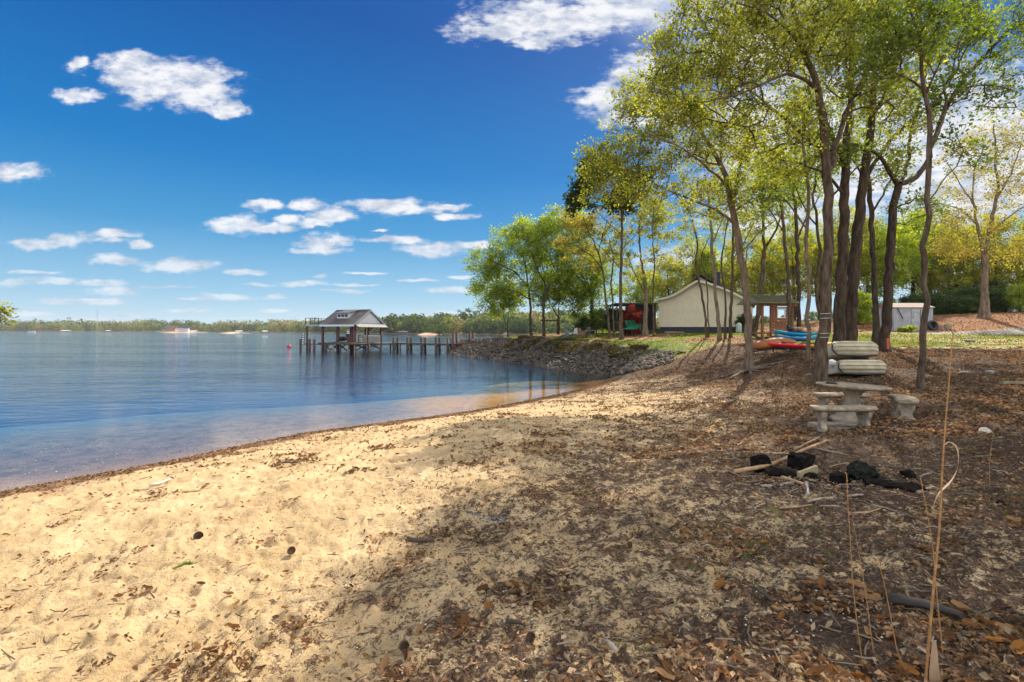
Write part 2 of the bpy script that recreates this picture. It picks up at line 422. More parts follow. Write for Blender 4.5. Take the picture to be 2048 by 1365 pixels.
# what covers the ground where: (px, py, litter, grass, gravel, straw)
ZP = [(0,1365,.10,0,0,0),(500,1365,.30,0,0,0),(1000,1365,.56,0.05,0,0),(1500,1365,.62,.10,0,0),(2048,1365,.8,.10,0,0),(300,1000,.02,0,0,0),(0,1050,.03,0,0,0),(600,1100,.06,0,0,0),
 (400,1250,.16,0,0,0),(800,1150,.38,0,0,0),(1000,1050,.44,.02,0,0),(1000,950,.32,0,0,0),(700,940,.06,0,0,0),(1200,1000,.47,.05,0,0),(1200,1200,.48,.04,0,0),(1350,1150,.46,.30,0,0),(1500,1060,.52,.35,0,0),
 (1250,930,.52,0,0,0),(1450,900,.56,0,0,0),(1300,860,.45,0,0,0),(1100,860,.32,0,0,0),(1000,850,.10,0,0,0),(1250,800,.38,0,0,0),(1150,820,.2,0,0,0),(1450,800,.55,0,0,0),
 (1600,930,.75,.03,0,0),(1750,950,.72,.03,0,0),(1900,950,.70,.18,0,0),(1980,880,.8,.25,0,0),(2048,1000,.7,.30,0,0),(1700,1100,.55,.2,0,0),(1900,1100,.60,.08,0,0),(1800,1250,.75,.06,0,0),
 (1650,870,.78,0,0,0),(1850,850,.85,.02,0,0),(1650,790,.72,0,0,0),(1950,790,1,0,0,0),(1900,730,1,0,0,0),(2000,710,1,0,0,0),(1800,740,1,0,0,0),(1750,710,.95,0,0,0),(1700,770,.8,0,0,0),
 (1400,730,.95,0,0,.15),(1500,730,.95,0,0,0),(1450,700,.9,0,0,.3),(1330,735,.9,0,0,.3),(1290,765,.5,0,0,.1),(1600,720,.95,0,0,0),(1350,700,.25,.8,0,.1),(1300,690,.1,1,0,0),(1380,692,.35,.65,0,.2),
 (1200,684,0,1,0,0),(1100,681,0,1,0,0),(1000,681,0,1,0,0),(950,682,0,1,0,0),(1150,674,0,1,0,0),(1075,673,.7,.2,0,.6),(1100,672,.7,.2,0,.6),(1040,675,.3,.6,0,.3),(1230,677,.3,.35,0,.9),
 (1280,677,.3,.3,0,1),(1340,675,.3,.3,0,.9),(1420,679,.4,.25,0,.9),(1400,668,0,1,0,0),(1460,669,0,1,0,0),(1350,668,0,1,0,0),(1220,668,0,1,0,0),(1500,680,.5,.3,0,.5),(1560,676,.1,.95,0,0),
 (1720,684,0,1,0,0),(1700,676,0,1,0,0),(1620,676,.1,.9,0,0),(1830,678,.12,.55,.25,.2),(1950,682,.25,.45,.3,.2),(2048,682,.3,.4,.35,.2),
 (1700,652,.4,0,0,1),(1750,655,.4,0,0,1),(1650,656,.4,0,0,.9),
]
zp = []
for (px, py, *wv) in ZP:
    q = G(px, py) if py > 668 else None
    if q is None:
        q = W(px, py, {652:46, 640:46.5, 645:46.5, 655:45, 656:45, 633:48}.get(py, 40 if py < 667 else 44))
    zp.append((q.x, q.y, *wv))
for px in (1840, 1890, 1950, 2010, 2070):
    for (D, *wv) in [(31, .15, .6, .15, .1), (35, .1, .6, .25, .1), (38.5, 0, .05, .95, 0), (42.3, .5, 0, .05, 1), (46, .6, 0, 0, 1), (50, .5, .1, 0, 1)]:
        if px > 1860 or D < 37: zp.append(((px - 1024) / F * D, D, *wv))
zp += [(-12,5,.05,0,0,0),(0,0,.3,0,0,0),(20,5,.6,.3,0,0),(30,60,.4,.4,0,.2),(60,60,.6,.2,0,.2),(45,70,.6,.2,0,.2),(10,70,0,1,0,0),(90,20,.3,.7,0,0),(0,-30,.4,.3,0,0)]
ZA = np.array(zp)
def zones(X, Y):
    X = np.asarray(X, float); Y = np.asarray(Y, float); sh = X.shape; X = X.ravel(); Y = Y.ravel(); out = np.zeros((len(X), 4))
    for s in range(0, len(X), 40000):
        x = X[s:s + 40000]; y = Y[s:s + 40000]
        # neighbours measured relative to the viewing distance so that far zones keep their narrow bands
        dd = ((x[:, None] - ZA[None, :, 0]) ** 2 + (y[:, None] - ZA[None, :, 1]) ** 2) / (0.3 + (0.10 * ZA[None, :, 1]) ** 2) + 1e-3
        w = dd ** -2.2; w /= w.sum(1, keepdims=True)
        out[s:s + 40000] = w @ ZA[:, 2:]
    return out.reshape(*sh, 4)

na, nr = 700, 470
th = np.concatenate([np.linspace(-math.pi, R(-56), 60, endpoint=False), np.linspace(R(-56), R(56), na, endpoint=False), np.linspace(R(56), math.pi, 60)])
rr = np.concatenate([[0.0, 0.8, 1.4], np.geomspace(1.9, 110, nr), np.geomspace(116, 420, 24)])
TH, RR = np.meshgrid(th, rr)
GX = RR * np.sin(TH); GY = RR * np.cos(TH)
GZ = land(GX, GY)
ZN = zones(GX, GY)
gd, gs, gi = seg_dist(GX.ravel(), GY.ravel()); gd = gd.reshape(GX.shape); gs = gs.reshape(GX.shape); gi = gi.reshape(GX.shape)
litter_n = ZN[..., 0] + (fbm(GX, GY, 0.9, 4, 3) - 0.5) * 1.1
soft = np.clip(GZ / 0.12, 0, 1) * gi
lump = (fbm(GX, GY, 1.6, 4, 11) - 0.5) * 0.12 + (fbm(GX, GY, 5.0, 3, 21) - 0.5) * 0.085 + (fbm(GX, GY, 11.0, 3, 31) - 0.5) * 0.07
nearf = np.clip(1.3 - RR / 60, 0.25, 1)
GZ = GZ + lump * soft * nearf
# footprints and scuffs in the sand
foot = np.zeros_like(GZ)
mask_r = (RR < 17)
idx = np.argwhere(mask_r & (np.abs(TH) < R(55)))
fx = GX[mask_r & (np.abs(TH) < R(55))]; fy = GY[mask_r & (np.abs(TH) < R(55))]; fz = np.zeros(len(fx))
order = np.argsort(fy); fxs = fx[order]; fys = fy[order]; fzs = np.zeros(len(fx))
for k in range(1500):
    cy = 1.8 + 14 * random.random() ** 1.35; cx = random.uniform(-1.1, 1.05) * cy
    a = random.uniform(0, math.pi); L = random.uniform(0.08, 0.15); B = L * random.uniform(0.4, 0.7); dep = random.uniform(0.006, 0.026)
    i0 = np.searchsorted(fys, cy - 0.4); i1 = np.searchsorted(fys, cy + 0.4)
    dx = fxs[i0:i1] - cx; dy = fys[i0:i1] - cy
    p_ = ((dx * math.cos(a) + dy * math.sin(a)) / L) ** 2 + ((-dx * math.sin(a) + dy * math.cos(a)) / B) ** 2
    fzs[i0:i1] += np.where(p_ < 6, -dep * np.exp(-p_ * p_ * 0.8) + 0.4 * dep * np.exp(-(np.sqrt(p_) - 1.5) ** 2 * 5), 0)
fz[order] = fzs
tmp = np.zeros_like(GZ); tmp[mask_r & (np.abs(TH) < R(55))] = fz
GZ = GZ + tmp * np.clip(GZ / 0.15, 0, 1)
nR, nT = GX.shape
ii = np.arange(nR - 1)[:, None] * nT + np.arange(nT - 1)[None, :]
quads = np.stack([ii, ii + 1, ii + nT + 1, ii + nT], -1).reshape(-1, 4)[:, ::-1]
gme = np_mesh('ground', np.stack([GX, GY, GZ], -1), quads=quads, smooth=True)
def add_col(me, name, arr):
    a = me.color_attributes.new(name, 'FLOAT_COLOR', 'POINT'); a.data.foreach_set('color', np.ascontiguousarray(arr, dtype=np.float32).ravel())
lit = ZN[..., 0]
add_col(gme, 'cover', ZN.reshape(-1, 4))
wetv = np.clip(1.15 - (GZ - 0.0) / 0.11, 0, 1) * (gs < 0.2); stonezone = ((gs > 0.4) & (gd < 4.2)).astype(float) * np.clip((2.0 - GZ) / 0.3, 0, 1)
burn_c = G(1650, 965)
burn = np.exp(-(((GX - burn_c.x) / 0.95) ** 2 + ((GY - burn_c.y) / 0.55) ** 2) ** 1.5)
wrack = np.exp(-((gd - 0.42 - 0.25 * fbm(GX, GY, 0.8, 3, 77)) / 0.22) ** 2) * gi * (gs < 0.2)
add_col(gme, 'extra', np.stack([wetv, stonezone, burn, wrack], -1).reshape(-1, 4))

m = bpy.data.materials.new('ground_cover'); m.use_nodes = True
t = NT(m.node_tree); b = t.n['Principled BSDF']
co = t.add('ShaderNodeTexCoord').outputs['Object']
cov = t.add('ShaderNodeVertexColor', layer_name='cover'); ex = t.add('ShaderNodeVertexColor', layer_name='extra')
cs = t.add('ShaderNodeSeparateColor'); t.link(cov.outputs[0], cs.inputs[0])
es = t.add('ShaderNodeSeparateColor'); t.link(ex.outputs[0], es.inputs[0])
L_, G_, V_, S_ = cs.outputs[0], cs.outputs[1], cs.outputs[2], cov.outputs[1]
wet_, stz_, brn_, wrk_ = es.outputs[0], es.outputs[1], es.outputs[2], ex.outputs[1]
sand = t.ramp(t.noise(co, 1.1, 6, 0.6), [(0.28, (0.44, 0.30, 0.145)), (0.5, (0.585, 0.415, 0.215)), (0.75, (0.72, 0.545, 0.31))])
speck = t.noise(co, 160, 2, 0.7)
sand = t.mix(t.math('MULTIPLY', t.smooth(speck, 0.52, 0.75), 0.5), sand, (0.24, 0.16, 0.085))
sand = t.mix(t.math('MULTIPLY', t.smooth(t.noise(co, 95, 2, 0.6), 0.66, 0.72), 0.8), sand, (0.78, 0.72, 0.6))
lt = t.ramp(t.noise(co, 42, 4, 0.75), [(0.32, (0.055, 0.034, 0.022)), (0.5, (0.20, 0.128, 0.08)), (0.62, (0.37, 0.255, 0.165)), (0.78, (0.55, 0.42, 0.30))])
lt = t.mix(t.smooth(t.noise(co, 0.7, 3, 0.6), 0.4, 0.65), lt, t.mix(1.0, lt, (1.15, 0.95, 0.85), 'MULTIPLY'))
gr = t.ramp(t.noise(co, 24, 4, 0.7), [(0.3, (0.05, 0.085, 0.014)), (0.55, (0.135, 0.19, 0.03)), (0.75, (0.27, 0.29, 0.07))])
gr = t.mix(t.smooth(t.noise(co, 0.5, 4, 0.6), 0.45, 0.7), gr, (0.24, 0.21, 0.07))
gv = t.ramp(t.noise(co, 30, 4, 0.8), [(0.3, (0.19, 0.165, 0.14)), (0.7, (0.42, 0.38, 0.33))])
sw = t.ramp(t.noise(co, 14, 5, 0.75), [(0.3, (0.17, 0.075, 0.035)), (0.55, (0.37, 0.19, 0.095)), (0.75, (0.50, 0.31, 0.18))])
br = t.noise(co, 2.6, 5, 0.7)
br2 = t.noise(co, 9.0, 4, 0.7)
brk = t.math('MULTIPLY_ADD', br2, 0.5, t.math('MULTIPLY', br, 0.5))
def thr(w, lo=-0.09, hi=0.09, inv=None):
    """cover w appears where the noise falls below it"""
    return t.smooth(t.math('ADD', t.math('SUBTRACT', w, 0.5), t.math('MULTIPLY', t.math('SUBTRACT', 0.5, brk), 2.6)), lo, hi)
Lw = t.math('MULTIPLY', thr(L_), 0.92)
c = t.mix(Lw, sand, lt)
fine = t.noise(t.vmath('MULTIPLY', co, (1.0, 1.0, 1.0)), 34, 4, 0.75)
fthr = t.math('MULTIPLY_ADD', L_, 0.30, t.math('MULTIPLY_ADD', t.math('SUBTRACT', br2, 0.5), -0.35, t.math('SUBTRACT', fine, 0.66)))
c = t.mix(t.math('MULTIPLY', t.smooth(fthr, -0.015, 0.05), 0.88), c, (0.085, 0.055, 0.037))
c = t.mix(t.smooth(t.math('MULTIPLY_ADD', t.math('SUBTRACT', br2, 0.5), 1.2, S_), 0.35, 0.6), c, sw)
c = t.mix(thr(V_), c, gv)
c = t.mix(thr(G_), c, gr)
c = t.mix(t.math('MULTIPLY', t.smooth(t.math('MULTIPLY_ADD', t.math('SUBTRACT', br2, 0.5), 1.6, wrk_), 0.35, 0.7), 0.85), c, lt)
c = t.mix(t.math('MULTIPLY', wet_, 0.75), c, t.mix(1.0, c, (0.50, 0.38, 0.44), 'MULTIPLY'))
sz_ = t.add('ShaderNodeSeparateXYZ'); t.link(co, sz_.inputs[0])
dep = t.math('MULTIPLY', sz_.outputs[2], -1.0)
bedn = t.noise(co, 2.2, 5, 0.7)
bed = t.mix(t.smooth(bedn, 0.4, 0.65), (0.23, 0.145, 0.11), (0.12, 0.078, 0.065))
bed = t.mix(t.smooth(t.math('MULTIPLY_ADD', t.math('SUBTRACT', bedn, 0.5), 0.25, dep), 0.05, 1.0), bed, (0.09, 0.195, 0.285))  # deeper bed painted blue for the light that water scatters back
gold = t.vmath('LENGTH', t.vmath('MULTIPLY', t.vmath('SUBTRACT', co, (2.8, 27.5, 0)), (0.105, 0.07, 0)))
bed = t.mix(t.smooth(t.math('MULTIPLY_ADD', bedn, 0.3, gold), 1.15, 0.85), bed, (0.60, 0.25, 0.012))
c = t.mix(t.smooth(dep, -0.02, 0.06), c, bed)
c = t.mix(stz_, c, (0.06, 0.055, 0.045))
c = t.mix(t.math('MULTIPLY', t.smooth(t.math('MULTIPLY_ADD', t.math('SUBTRACT', br2, 0.5), 1.3, brn_), 0.3, 0.75), 0.85), c, t.mix(t.smooth(t.noise(co, 7, 4, 0.7), 0.52, 0.64), (0.022, 0.018, 0.016), (0.30, 0.28, 0.26)))
t.link(c, b.inputs['Base Color'])
b.inputs['Roughness'].default_value = 0.92; b.inputs['Specular IOR Level'].default_value = 0.2
bn = t.add('ShaderNodeBump'); bn.inputs['Strength'].default_value = 1.0; bn.inputs['Distance'].default_value = 0.04
hgt = t.math('MULTIPLY_ADD', t.noise(co, 38, 5, 0.7), 0.7, t.math('MULTIPLY', t.noise(co, 9, 4, 0.6), 0.9))
hgt = t.math('MULTIPLY_ADD', t.math('MULTIPLY', Lw, t.noise(co, 60, 3, 0.8)), 1.2, hgt)
t.link(hgt, bn.inputs['Height']); t.link(bn.outputs[0], b.inputs['Normal'])
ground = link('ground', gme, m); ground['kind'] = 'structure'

# far shore land: a low hill strip round the lake, real width
hx = []; 
FAR = [(-2300,1400),(-1500,1330),(-1024*1.25,1250),(-760,1130),(-520,1000),(-380,860),(-300,740),(-235,640),(-170,570),(-120,520),(-75,470),(-40,430),(0,400),(60,400),(140,430),(260,520),(420,640)]
FAR = np.array(FAR, float)
def far_pt(s, off):
    """point along the far shoreline (s in 0..1) and off metres inland"""
    L = np.concatenate([[0], np.cumsum(np.hypot(*np.diff(FAR, axis=0).T))]); q = s * L[-1]
    x = np.interp(q, L, FAR[:, 0]); y = np.interp(q, L, FAR[:, 1])
    x2 = np.interp(q + 5, L, FAR[:, 0]) - np.interp(q - 5, L, FAR[:, 0]); y2 = np.interp(q + 5, L, FAR[:, 1]) - np.interp(q - 5, L, FAR[:, 1])
    n = np.hypot(x2, y2); return x - y2 / n * off, y + x2 / n * off
offs = np.array([-15, 0, 12, 40, 100, 220, 420, 700]); ss = np.linspace(0, 1, 160)
hv = []
for s_ in ss:
    for o_ in offs:
        x, y = far_pt(s_, o_)
        hz = (-1.5 if o_ < 0 else 0.05 if o_ == 0 else 0.8 + 13 * (1 - math.exp(-o_ / 260.0)) * (0.55 + 0.9 * float(vnoise(np.array([x / 300.0]), np.array([y / 300.0]), 5)[0])))
        hv.append((x, y, hz))
no = len(offs); q = [(i * no + j, i * no + j + 1, (i + 1) * no + j + 1, (i + 1) * no + j) for i in range(len(ss) - 1) for j in range(no - 1)]
hm = np_mesh('far_hills', hv, quads=np.array(q)[:, ::-1], smooth=True)
link('far_hills', hm, mat('far_earth', (0.16, 0.13, 0.07), 0.95, 0.3, 0.05, coords='Object')); bpy.data.objects['far_hills']['kind'] = 'structure'

# lake
wm = bpy.data.materials.new('lake_water'); wm.use_nodes = True
t = NT(wm.node_tree); t.n.clear()
co = t.add('ShaderNodeTexCoord').outputs['Object']
w1 = t.noise(t.vmath('MULTIPLY', co, (0.55, 1.25, 1)), 1.3, 4, 0.62, dist=0.4)
w2 = t.noise(t.vmath('MULTIPLY', co, (0.22, 0.6, 1)), 0.5, 3, 0.6)
w3 = t.noise(t.vmath('MULTIPLY', co, (0.8, 1.0, 1)), 9, 3, 0.6)
gust = t.smooth(t.noise(t.vmath('MULTIPLY', co, (0.3, 1.0, 1)), 0.06, 3, 0.6), 0.35, 0.65)
sx_ = t.add('ShaderNodeSeparateXYZ'); t.link(co, sx_.inputs[0])
open_ = t.smooth(t.math('SUBTRACT', sx_.outputs[1], t.math('MULTIPLY', sx_.outputs[0], 0.9)), 18, 55)
hh = t.math('MULTIPLY_ADD', w1, 0.55, t.math('MULTIPLY', w2, 1.2)); hh = t.math('MULTIPLY_ADD', w3, 0.045, hh)
bn = t.add('ShaderNodeBump'); bn.inputs['Distance'].default_value = 0.22
t.link(t.math('MULTIPLY_ADD', t.math('MULTIPLY', open_, t.math('MULTIPLY_ADD', gust, 0.5, 0.5)), 0.85, 0.05), bn.inputs['Strength']); t.link(hh, bn.inputs['Height'])
fr = t.add('ShaderNodeFresnel'); wg = t.add('ShaderNodeNewGeometry'); t.link(t.math('MULTIPLY_ADD', wg.outputs['Backfacing'], 0.75 - 1.333, 1.333), fr.inputs[0]); t.link(bn.outputs[0], fr.inputs['Normal'])
gl = t.add('ShaderNodeBsdfGlossy'); gl.inputs['Roughness'].default_value = 0.035; t.link(bn.outputs[0], gl.inputs['Normal']); gl.inputs[0].default_value = (1, 1, 1, 1)
tp = t.add('ShaderNodeBsdfTransparent'); tp.inputs[0].default_value = (0.96, 0.97, 0.97, 1)
df = t.add('ShaderNodeBsdfDiffuse'); df.inputs[0].default_value = (0.02, 0.06, 0.10, 1)
ms = t.add('ShaderNodeMixShader'); t.link(fr.outputs[0], ms.inputs[0]); t.link(tp.outputs[0], ms.inputs[1]); t.link(gl.outputs[0], ms.inputs[2])
ab = t.add('ShaderNodeVolumeAbsorption'); ab.inputs[0].default_value = (0.40, 0.66, 0.84, 1); ab.inputs[1].default_value = 0.38
o = t.add('ShaderNodeOutputMaterial'); t.link(ms.outputs[0], o.inputs[0]); t.link(ab.outputs[0], o.inputs['Volume'])
lv = [(-3000, -300, 0), (1500, -300, 0), (1500, 2600, 0), (-3000, 2600, 0)]
lw = np_mesh('lake', lv, quads=np.array([(0, 1, 2, 3)]))
link('lake', lw, wm); bpy.data.objects['lake']['kind'] = 'structure'
# bed of the lake beyond the modelled shore, water's scattered light painted blue
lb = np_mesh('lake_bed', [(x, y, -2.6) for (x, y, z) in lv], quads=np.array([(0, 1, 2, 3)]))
link('lake_bed', lb, mat('lake_scatter_blue', (0.09, 0.195, 0.285), 0.9, 0.3, 0.2)); bpy.data.objects['lake_bed']['kind'] = 'structure'
# ---------------------------------------------------------------- trees
BARK = mat('bark_grey_brown', (0.155, 0.115, 0.08), 0.95, 0.5, 9, bump=1.0, bscale=22, spec=0.15, stretch=(1, 1, 0.22), col2=(0.035, 0.024, 0.017))
BARK_D = mat('bark_dark', (0.10, 0.073, 0.052), 0.95, 0.5, 9, bump=1.0, bscale=22, spec=0.15, stretch=(1, 1, 0.22), col2=(0.022, 0.016, 0.012))
BARK_G = mat('bark_pale_grey', (0.26, 0.20, 0.14), 0.95, 0.5, 7, bump=1.0, bscale=18, spec=0.15, stretch=(1, 1, 0.25), col2=(0.08, 0.06, 0.045))
LF_OLIVE = leaf_mat('leaf_olive', [(0.10, 0.125, 0.022), (0.16, 0.19, 0.032), (0.22, 0.235, 0.05), (0.11, 0.14, 0.028)], trans=0.6, gloss=0.03, gain=1.9)
LF_GREEN = leaf_mat('leaf_green', [(0.055, 0.095, 0.016), (0.10, 0.155, 0.022), (0.15, 0.20, 0.03), (0.07, 0.12, 0.02)], trans=0.6, gloss=0.03, gain=1.8)
LF_YEL = leaf_mat('leaf_yellow_green', [(0.20, 0.215, 0.03), (0.27, 0.285, 0.04), (0.18, 0.215, 0.03), (0.29, 0.265, 0.05)], trans=0.6, gloss=0.03, gain=1.6)
LF_LIME = leaf_mat('leaf_lime', [(0.14, 0.21, 0.02), (0.20, 0.27, 0.025), (0.24, 0.28, 0.03), (0.12, 0.18, 0.02)], trans=0.6, gloss=0.03, gain=1.75)
LF_DARK = leaf_mat('leaf_dark_green', [(0.018, 0.036, 0.014), (0.032, 0.055, 0.018), (0.045, 0.07, 0.02)], trans=0.45, gloss=0.03, gain=2.3)
LF_PINE = leaf_mat('pine_needle', [(0.045, 0.075, 0.03), (0.07, 0.10, 0.04), (0.09, 0.11, 0.045)], trans=0.35)
LF_RED = leaf_mat('leaf_red', [(0.22, 0.03, 0.02), (0.34, 0.06, 0.03), (0.16, 0.02, 0.02)], trans=0.6, tmul=(1.3, 0.7, 0.6), gloss=0.03, gain=1.3)
LF_BRONZE = leaf_mat('leaf_bronze', [(0.21, 0.18, 0.05), (0.27, 0.24, 0.06), (0.18, 0.20, 0.04), (0.24, 0.18, 0.07)], trans=0.6, gloss=0.03, gain=1.7)

def leaf_mesh(name, P, A, size, szvar=0.5, flat=0.5, r=None):
    """P leaf positions, A leaf axis directions; a folded four-cornered leaf each"""
    r = r or rng
    n = len(P)
    N = r.normal(size=(n, 3)); N[:, 2] = np.abs(N[:, 2]) + flat
    A = A + r.normal(size=(n, 3)) * 0.55
    A /= np.linalg.norm(A, axis=1, keepdims=True) + 1e-9
    B = np.cross(A, N); B /= np.linalg.norm(B, axis=1, keepdims=True) + 1e-9
    N = np.cross(B, A)
    s = size * (1 + r.uniform(-szvar, szvar, size=(n, 1)))
    V = np.empty((n, 4, 3), dtype=np.float32)
    V[:, 0] = P; V[:, 1] = P + A * s * 0.5 + B * s * 0.36 + N * s * 0.12
    V[:, 2] = P + A * s; V[:, 3] = P + A * s * 0.5 - B * s * 0.36 + N * s * 0.12
    q = np.arange(n * 4, dtype=np.int32).reshape(n, 4)
    return np_mesh(name, V.reshape(-1, 3), quads=q)

def catmull(P, step):
    P = [np.array(p_, float) for p_ in P]; out = []
    for i in range(len(P) - 1):
        p0 = P[max(i - 1, 0)]; p1 = P[i]; p2 = P[i + 1]; p3 = P[min(i + 2, len(P) - 1)]
        L = np.linalg.norm(p2[:3] - p1[:3]); k = max(1, int(round(L / step)))
        for j in range(k):
            u_ = j / k
            out.append(0.5 * ((2 * p1) + (-p0 + p2) * u_ + (2 * p0 - 5 * p1 + 4 * p2 - p3) * u_ ** 2 + (-p0 + 3 * p1 - 3 * p2 + p3) * u_ ** 3))
    out.append(P[-1]); return np.array(out)

def grow(stems, clusters, step=0.45, twigs=6, leaves=16, lsize=0.09, seed=1, flare=1.3, ntip=6, twl=0.5, up=0.25, minr=0.007, spread=0.10, low_bias=0.35, flat=0.5, sag=0.0):
    """stems: list of polylines of (x,y,z,r) in local metres, first one from the ground; clusters: (n,3) points to reach.
    returns trunk mesh builder, branch mesh builder, leaf positions, leaf axes"""
    r_ = np.random.default_rng(seed); rnd = random.Random(seed)
    pos = []; par = []; fixed = []; chains = []
    for k, S_ in enumerate(stems):
        C = catmull(S_, step); ch = []
        if k > 0:
            P0 = np.array(pos); j = int(np.argmin(((P0 - C[0][:3]) ** 2).sum(1))); ch = [j]
            pr = j
        else: pr = -1
        for i, c in enumerate(C):
            w_ = 0.0 if i == 0 else 0.03
            q_ = c[:3] + r_.normal(size=3) * w_ * np.array([1, 1, .3])
            pos.append(q_); par.append(pr); fixed.append(c[3]); pr = len(pos) - 1; ch.append(pr)
        chains.append((ch, True, k))
    nstem = len(pos)
    clusters = np.asarray(clusters, float)
    if len(clusters):
        P0 = np.array(pos)
        d0 = np.sqrt(((clusters[:, None] - P0[None]) ** 2).sum(-1)).min(1)
        zmin = P0[:, 2].min(); ztop = P0[:, 2].max()
        for ci in np.argsort(d0):
            c = clusters[ci]; P0 = np.array(pos)
            d = np.sqrt(((P0 - c) ** 2).sum(1))
            pen = d + np.maximum(0, P0[:, 2] - c[2] + 0.3) * low_bias * 2.0
            pen[:nstem] += np.maximum(0, 0.24 * (ztop - zmin) - (P0[:nstem, 2] - zmin)) * 1.5
            j = int(np.argmin(pen)); a = P0[j]; L = d[j]
            if par[j] >= 0:
                dj = P0[j] - P0[par[j]]; dj = dj / (np.linalg.norm(dj) + 1e-9)
            else: dj = np.array([0, 0, 1.0])
            mid = a + (c - a) * 0.45 + dj * L * 0.16 + np.array([0, 0, up * L * 0.55]) + r_.normal(size=3) * L * 0.06
            k = max(2, int(L / step)); ch = [j]; pr = j
            for i in range(1, k + 1):
                u_ = i / k; q_ = (1 - u_) ** 2 * a + 2 * u_ * (1 - u_) * mid + u_ * u_ * c
                if i < k: q_ = q_ + r_.normal(size=3) * min(0.07, L * 0.03)
                pos.append(q_); par.append(pr); fixed.append(None); pr = len(pos) - 1; ch.append(pr)
            chains.append((ch, False, ci))
    n = len(pos); tips = np.zeros(n)
    kids = np.zeros(n, int)
    for i in range(n):
        if par[i] >= 0: kids[par[i]] += 1
    for i in range(n - 1, -1, -1):
        if kids[i] == 0: tips[i] += 1
        if par[i] >= 0: tips[par[i]] += tips[i]
    rad = [None] * n
    for i in range(n):
        if fixed[i] is not None: rad[i] = fixed[i]
        else:
            q_ = minr * (tips[i] ** 0.52) * 1.25
            rad[i] = min(q_, 0.72 * rad[par[i]] if i >= nstem and fixed[par[i]] is not None else rad[par[i]])
            rad[i] = max(rad[i], minr * 0.8)
    tr = MB(); bm_ = MB(); P0 = np.array(pos)
    for (ch, main, k) in chains:
        pts = [Vector(P0[i]) for i in ch]; rs = [rad[i] for i in ch]
        if len(pts) < 2: continue
        if len(ch) > 1 and not (main and k == 0): rs[0] = rs[1]
        if main and k == 0:
            # root flare
            base = pts[0].z
            for i in range(len(pts)):
                h_ = (pts[i].z - base) / max(rs[0] * 4, 0.01)
                rs[i] *= 1 + (flare - 1) * math.exp(-max(h_, 0) * 4.5)
            pts[0] = pts[0] - Vector((0, 0, 0.15))
            # one extra ring just over the ground
            tr.tube(pts, rs, 14 if rs[-1] > 0.02 else 8, cap=False, jit=0.05)
        elif main: tr.tube(pts, rs, 9, cap=False, jit=0.05)
        else:
            mx = max(rs); bm_.tube(pts, rs, 6 if mx > 0.05 else 4 if mx > 0.02 else 3, cap=False)
    LP = []; LA = []
    if len(clusters):
        # twigs round every tip, leaves along the twigs
        ends = [ch for (ch, main, k) in chains if not main]
        for ch in ends:
            e = P0[ch[-1]]; pdir = P0[ch[-1]] - P0[ch[-2]]; pdir /= np.linalg.norm(pdir) + 1e-9
            nt_ = max(2, int(twigs * rnd.uniform(0.6, 1.4)))
            for q_ in range(nt_):
                st_ = P0[ch[rnd.choice([-1, -1, -1, -2])]] if len(ch) > 2 else e
                dv = pdir * 0.7 + r_.normal(size=3) * 0.8 * np.array([1, 1, 0.45]) + np.array([0, 0, 0.12 - sag]); dv /= np.linalg.norm(dv)
                L = twl * rnd.uniform(0.5, 1.35)
                en = st_ + dv * L
                bm_.tube([Vector(st_), Vector((st_ + en) / 2 + r_.normal(size=3) * 0.03), Vector(en)], [minr * 0.7, minr * 0.5, minr * 0.25], 3, cap=False)
                m_ = max(3, int(leaves * rnd.uniform(0.5, 1.5)))
                u_ = r_.uniform(0.15, 1.1, size=(m_, 1))
                LP.append(st_ + (en - st_) * u_ + r_.normal(size=(m_, 3)) * spread); LA.append(np.repeat(dv[None], m_, 0))
    if LP: LP = np.concatenate(LP); LA = np.concatenate(LA)
    return tr, bm_, LP, LA

def px_tree(name, label, D, stems, crowns, leafmat, bark=BARK, group=None, cat='tree', depth=0.8, ground=True, **kw):
    """tree whose stems and crown masses are given by bearing at depth D. stems: [(px,py,width_px[,dD])...]; crowns: (cx,cy,rx,ry,n[,dD])"""
    b0 = stems[0][0]; base = G(b0[0], None, D) if ground else W(b0[0], b0[1], D)
    bx = np.array(base)
    S_ = []
    for k, st_ in enumerate(stems):
        pl = []
        for i, q_ in enumerate(st_):
            dD = q_[3] if len(q_) > 3 else 0
            p_ = np.array(W(q_[0], q_[1], D + dD))
            if k == 0 and i == 0: p_ = bx.copy()
            if not (k == 0 and i == 0 and ground) or True: pass
            pl.append((*(p_ - bx), q_[2] * 0.63 / F * (D + dD) / 2))
        S_.append(pl)
    rs = np.random.default_rng(kw.get('seed', 1) + 100); C = []
    hero = D < 24
    if hero: kw.setdefault('minr', 0.0095); kw.setdefault('flat', 1.0)
    for cr in crowns:
        cx, cy, rx, ry, n = cr[:5]
        if hero: n = int(n * 1.3); dD = cr[5] if len(cr) > 5 else 0
        k = 0; Dm = D + dD
        while k < n:
            a = rs.uniform(-1, 1, 3); l_ = np.linalg.norm(a)
            if l_ > 1 or rs.random() > 0.35 + 0.65 * l_: continue
            w_ = np.array(W(cx + a[0] * rx, cy + a[1] * ry, Dm)); dep = a[2] * (rx + ry) / 2 / F * Dm * depth
            # move along the depth axis in metres
            w_ = w_ + np.array([0, dep, 0])
            C.append(w_ - bx); k += 1
    tr, br_, LP, LA = grow(S_, np.array(C) if C else np.zeros((0, 3)), **kw)
    root = thing(name, label, cat, base, 0, group)
    tr.build('trunk', bark, root)
    if br_.v: br_.build('branches', bark, root)
    if len(LP): 
        o = link('crown', leaf_mesh('crown', LP, LA, kw.get('lsize', 0.09), flat=kw.get('flat', 0.5)), leafmat, root)
    return root

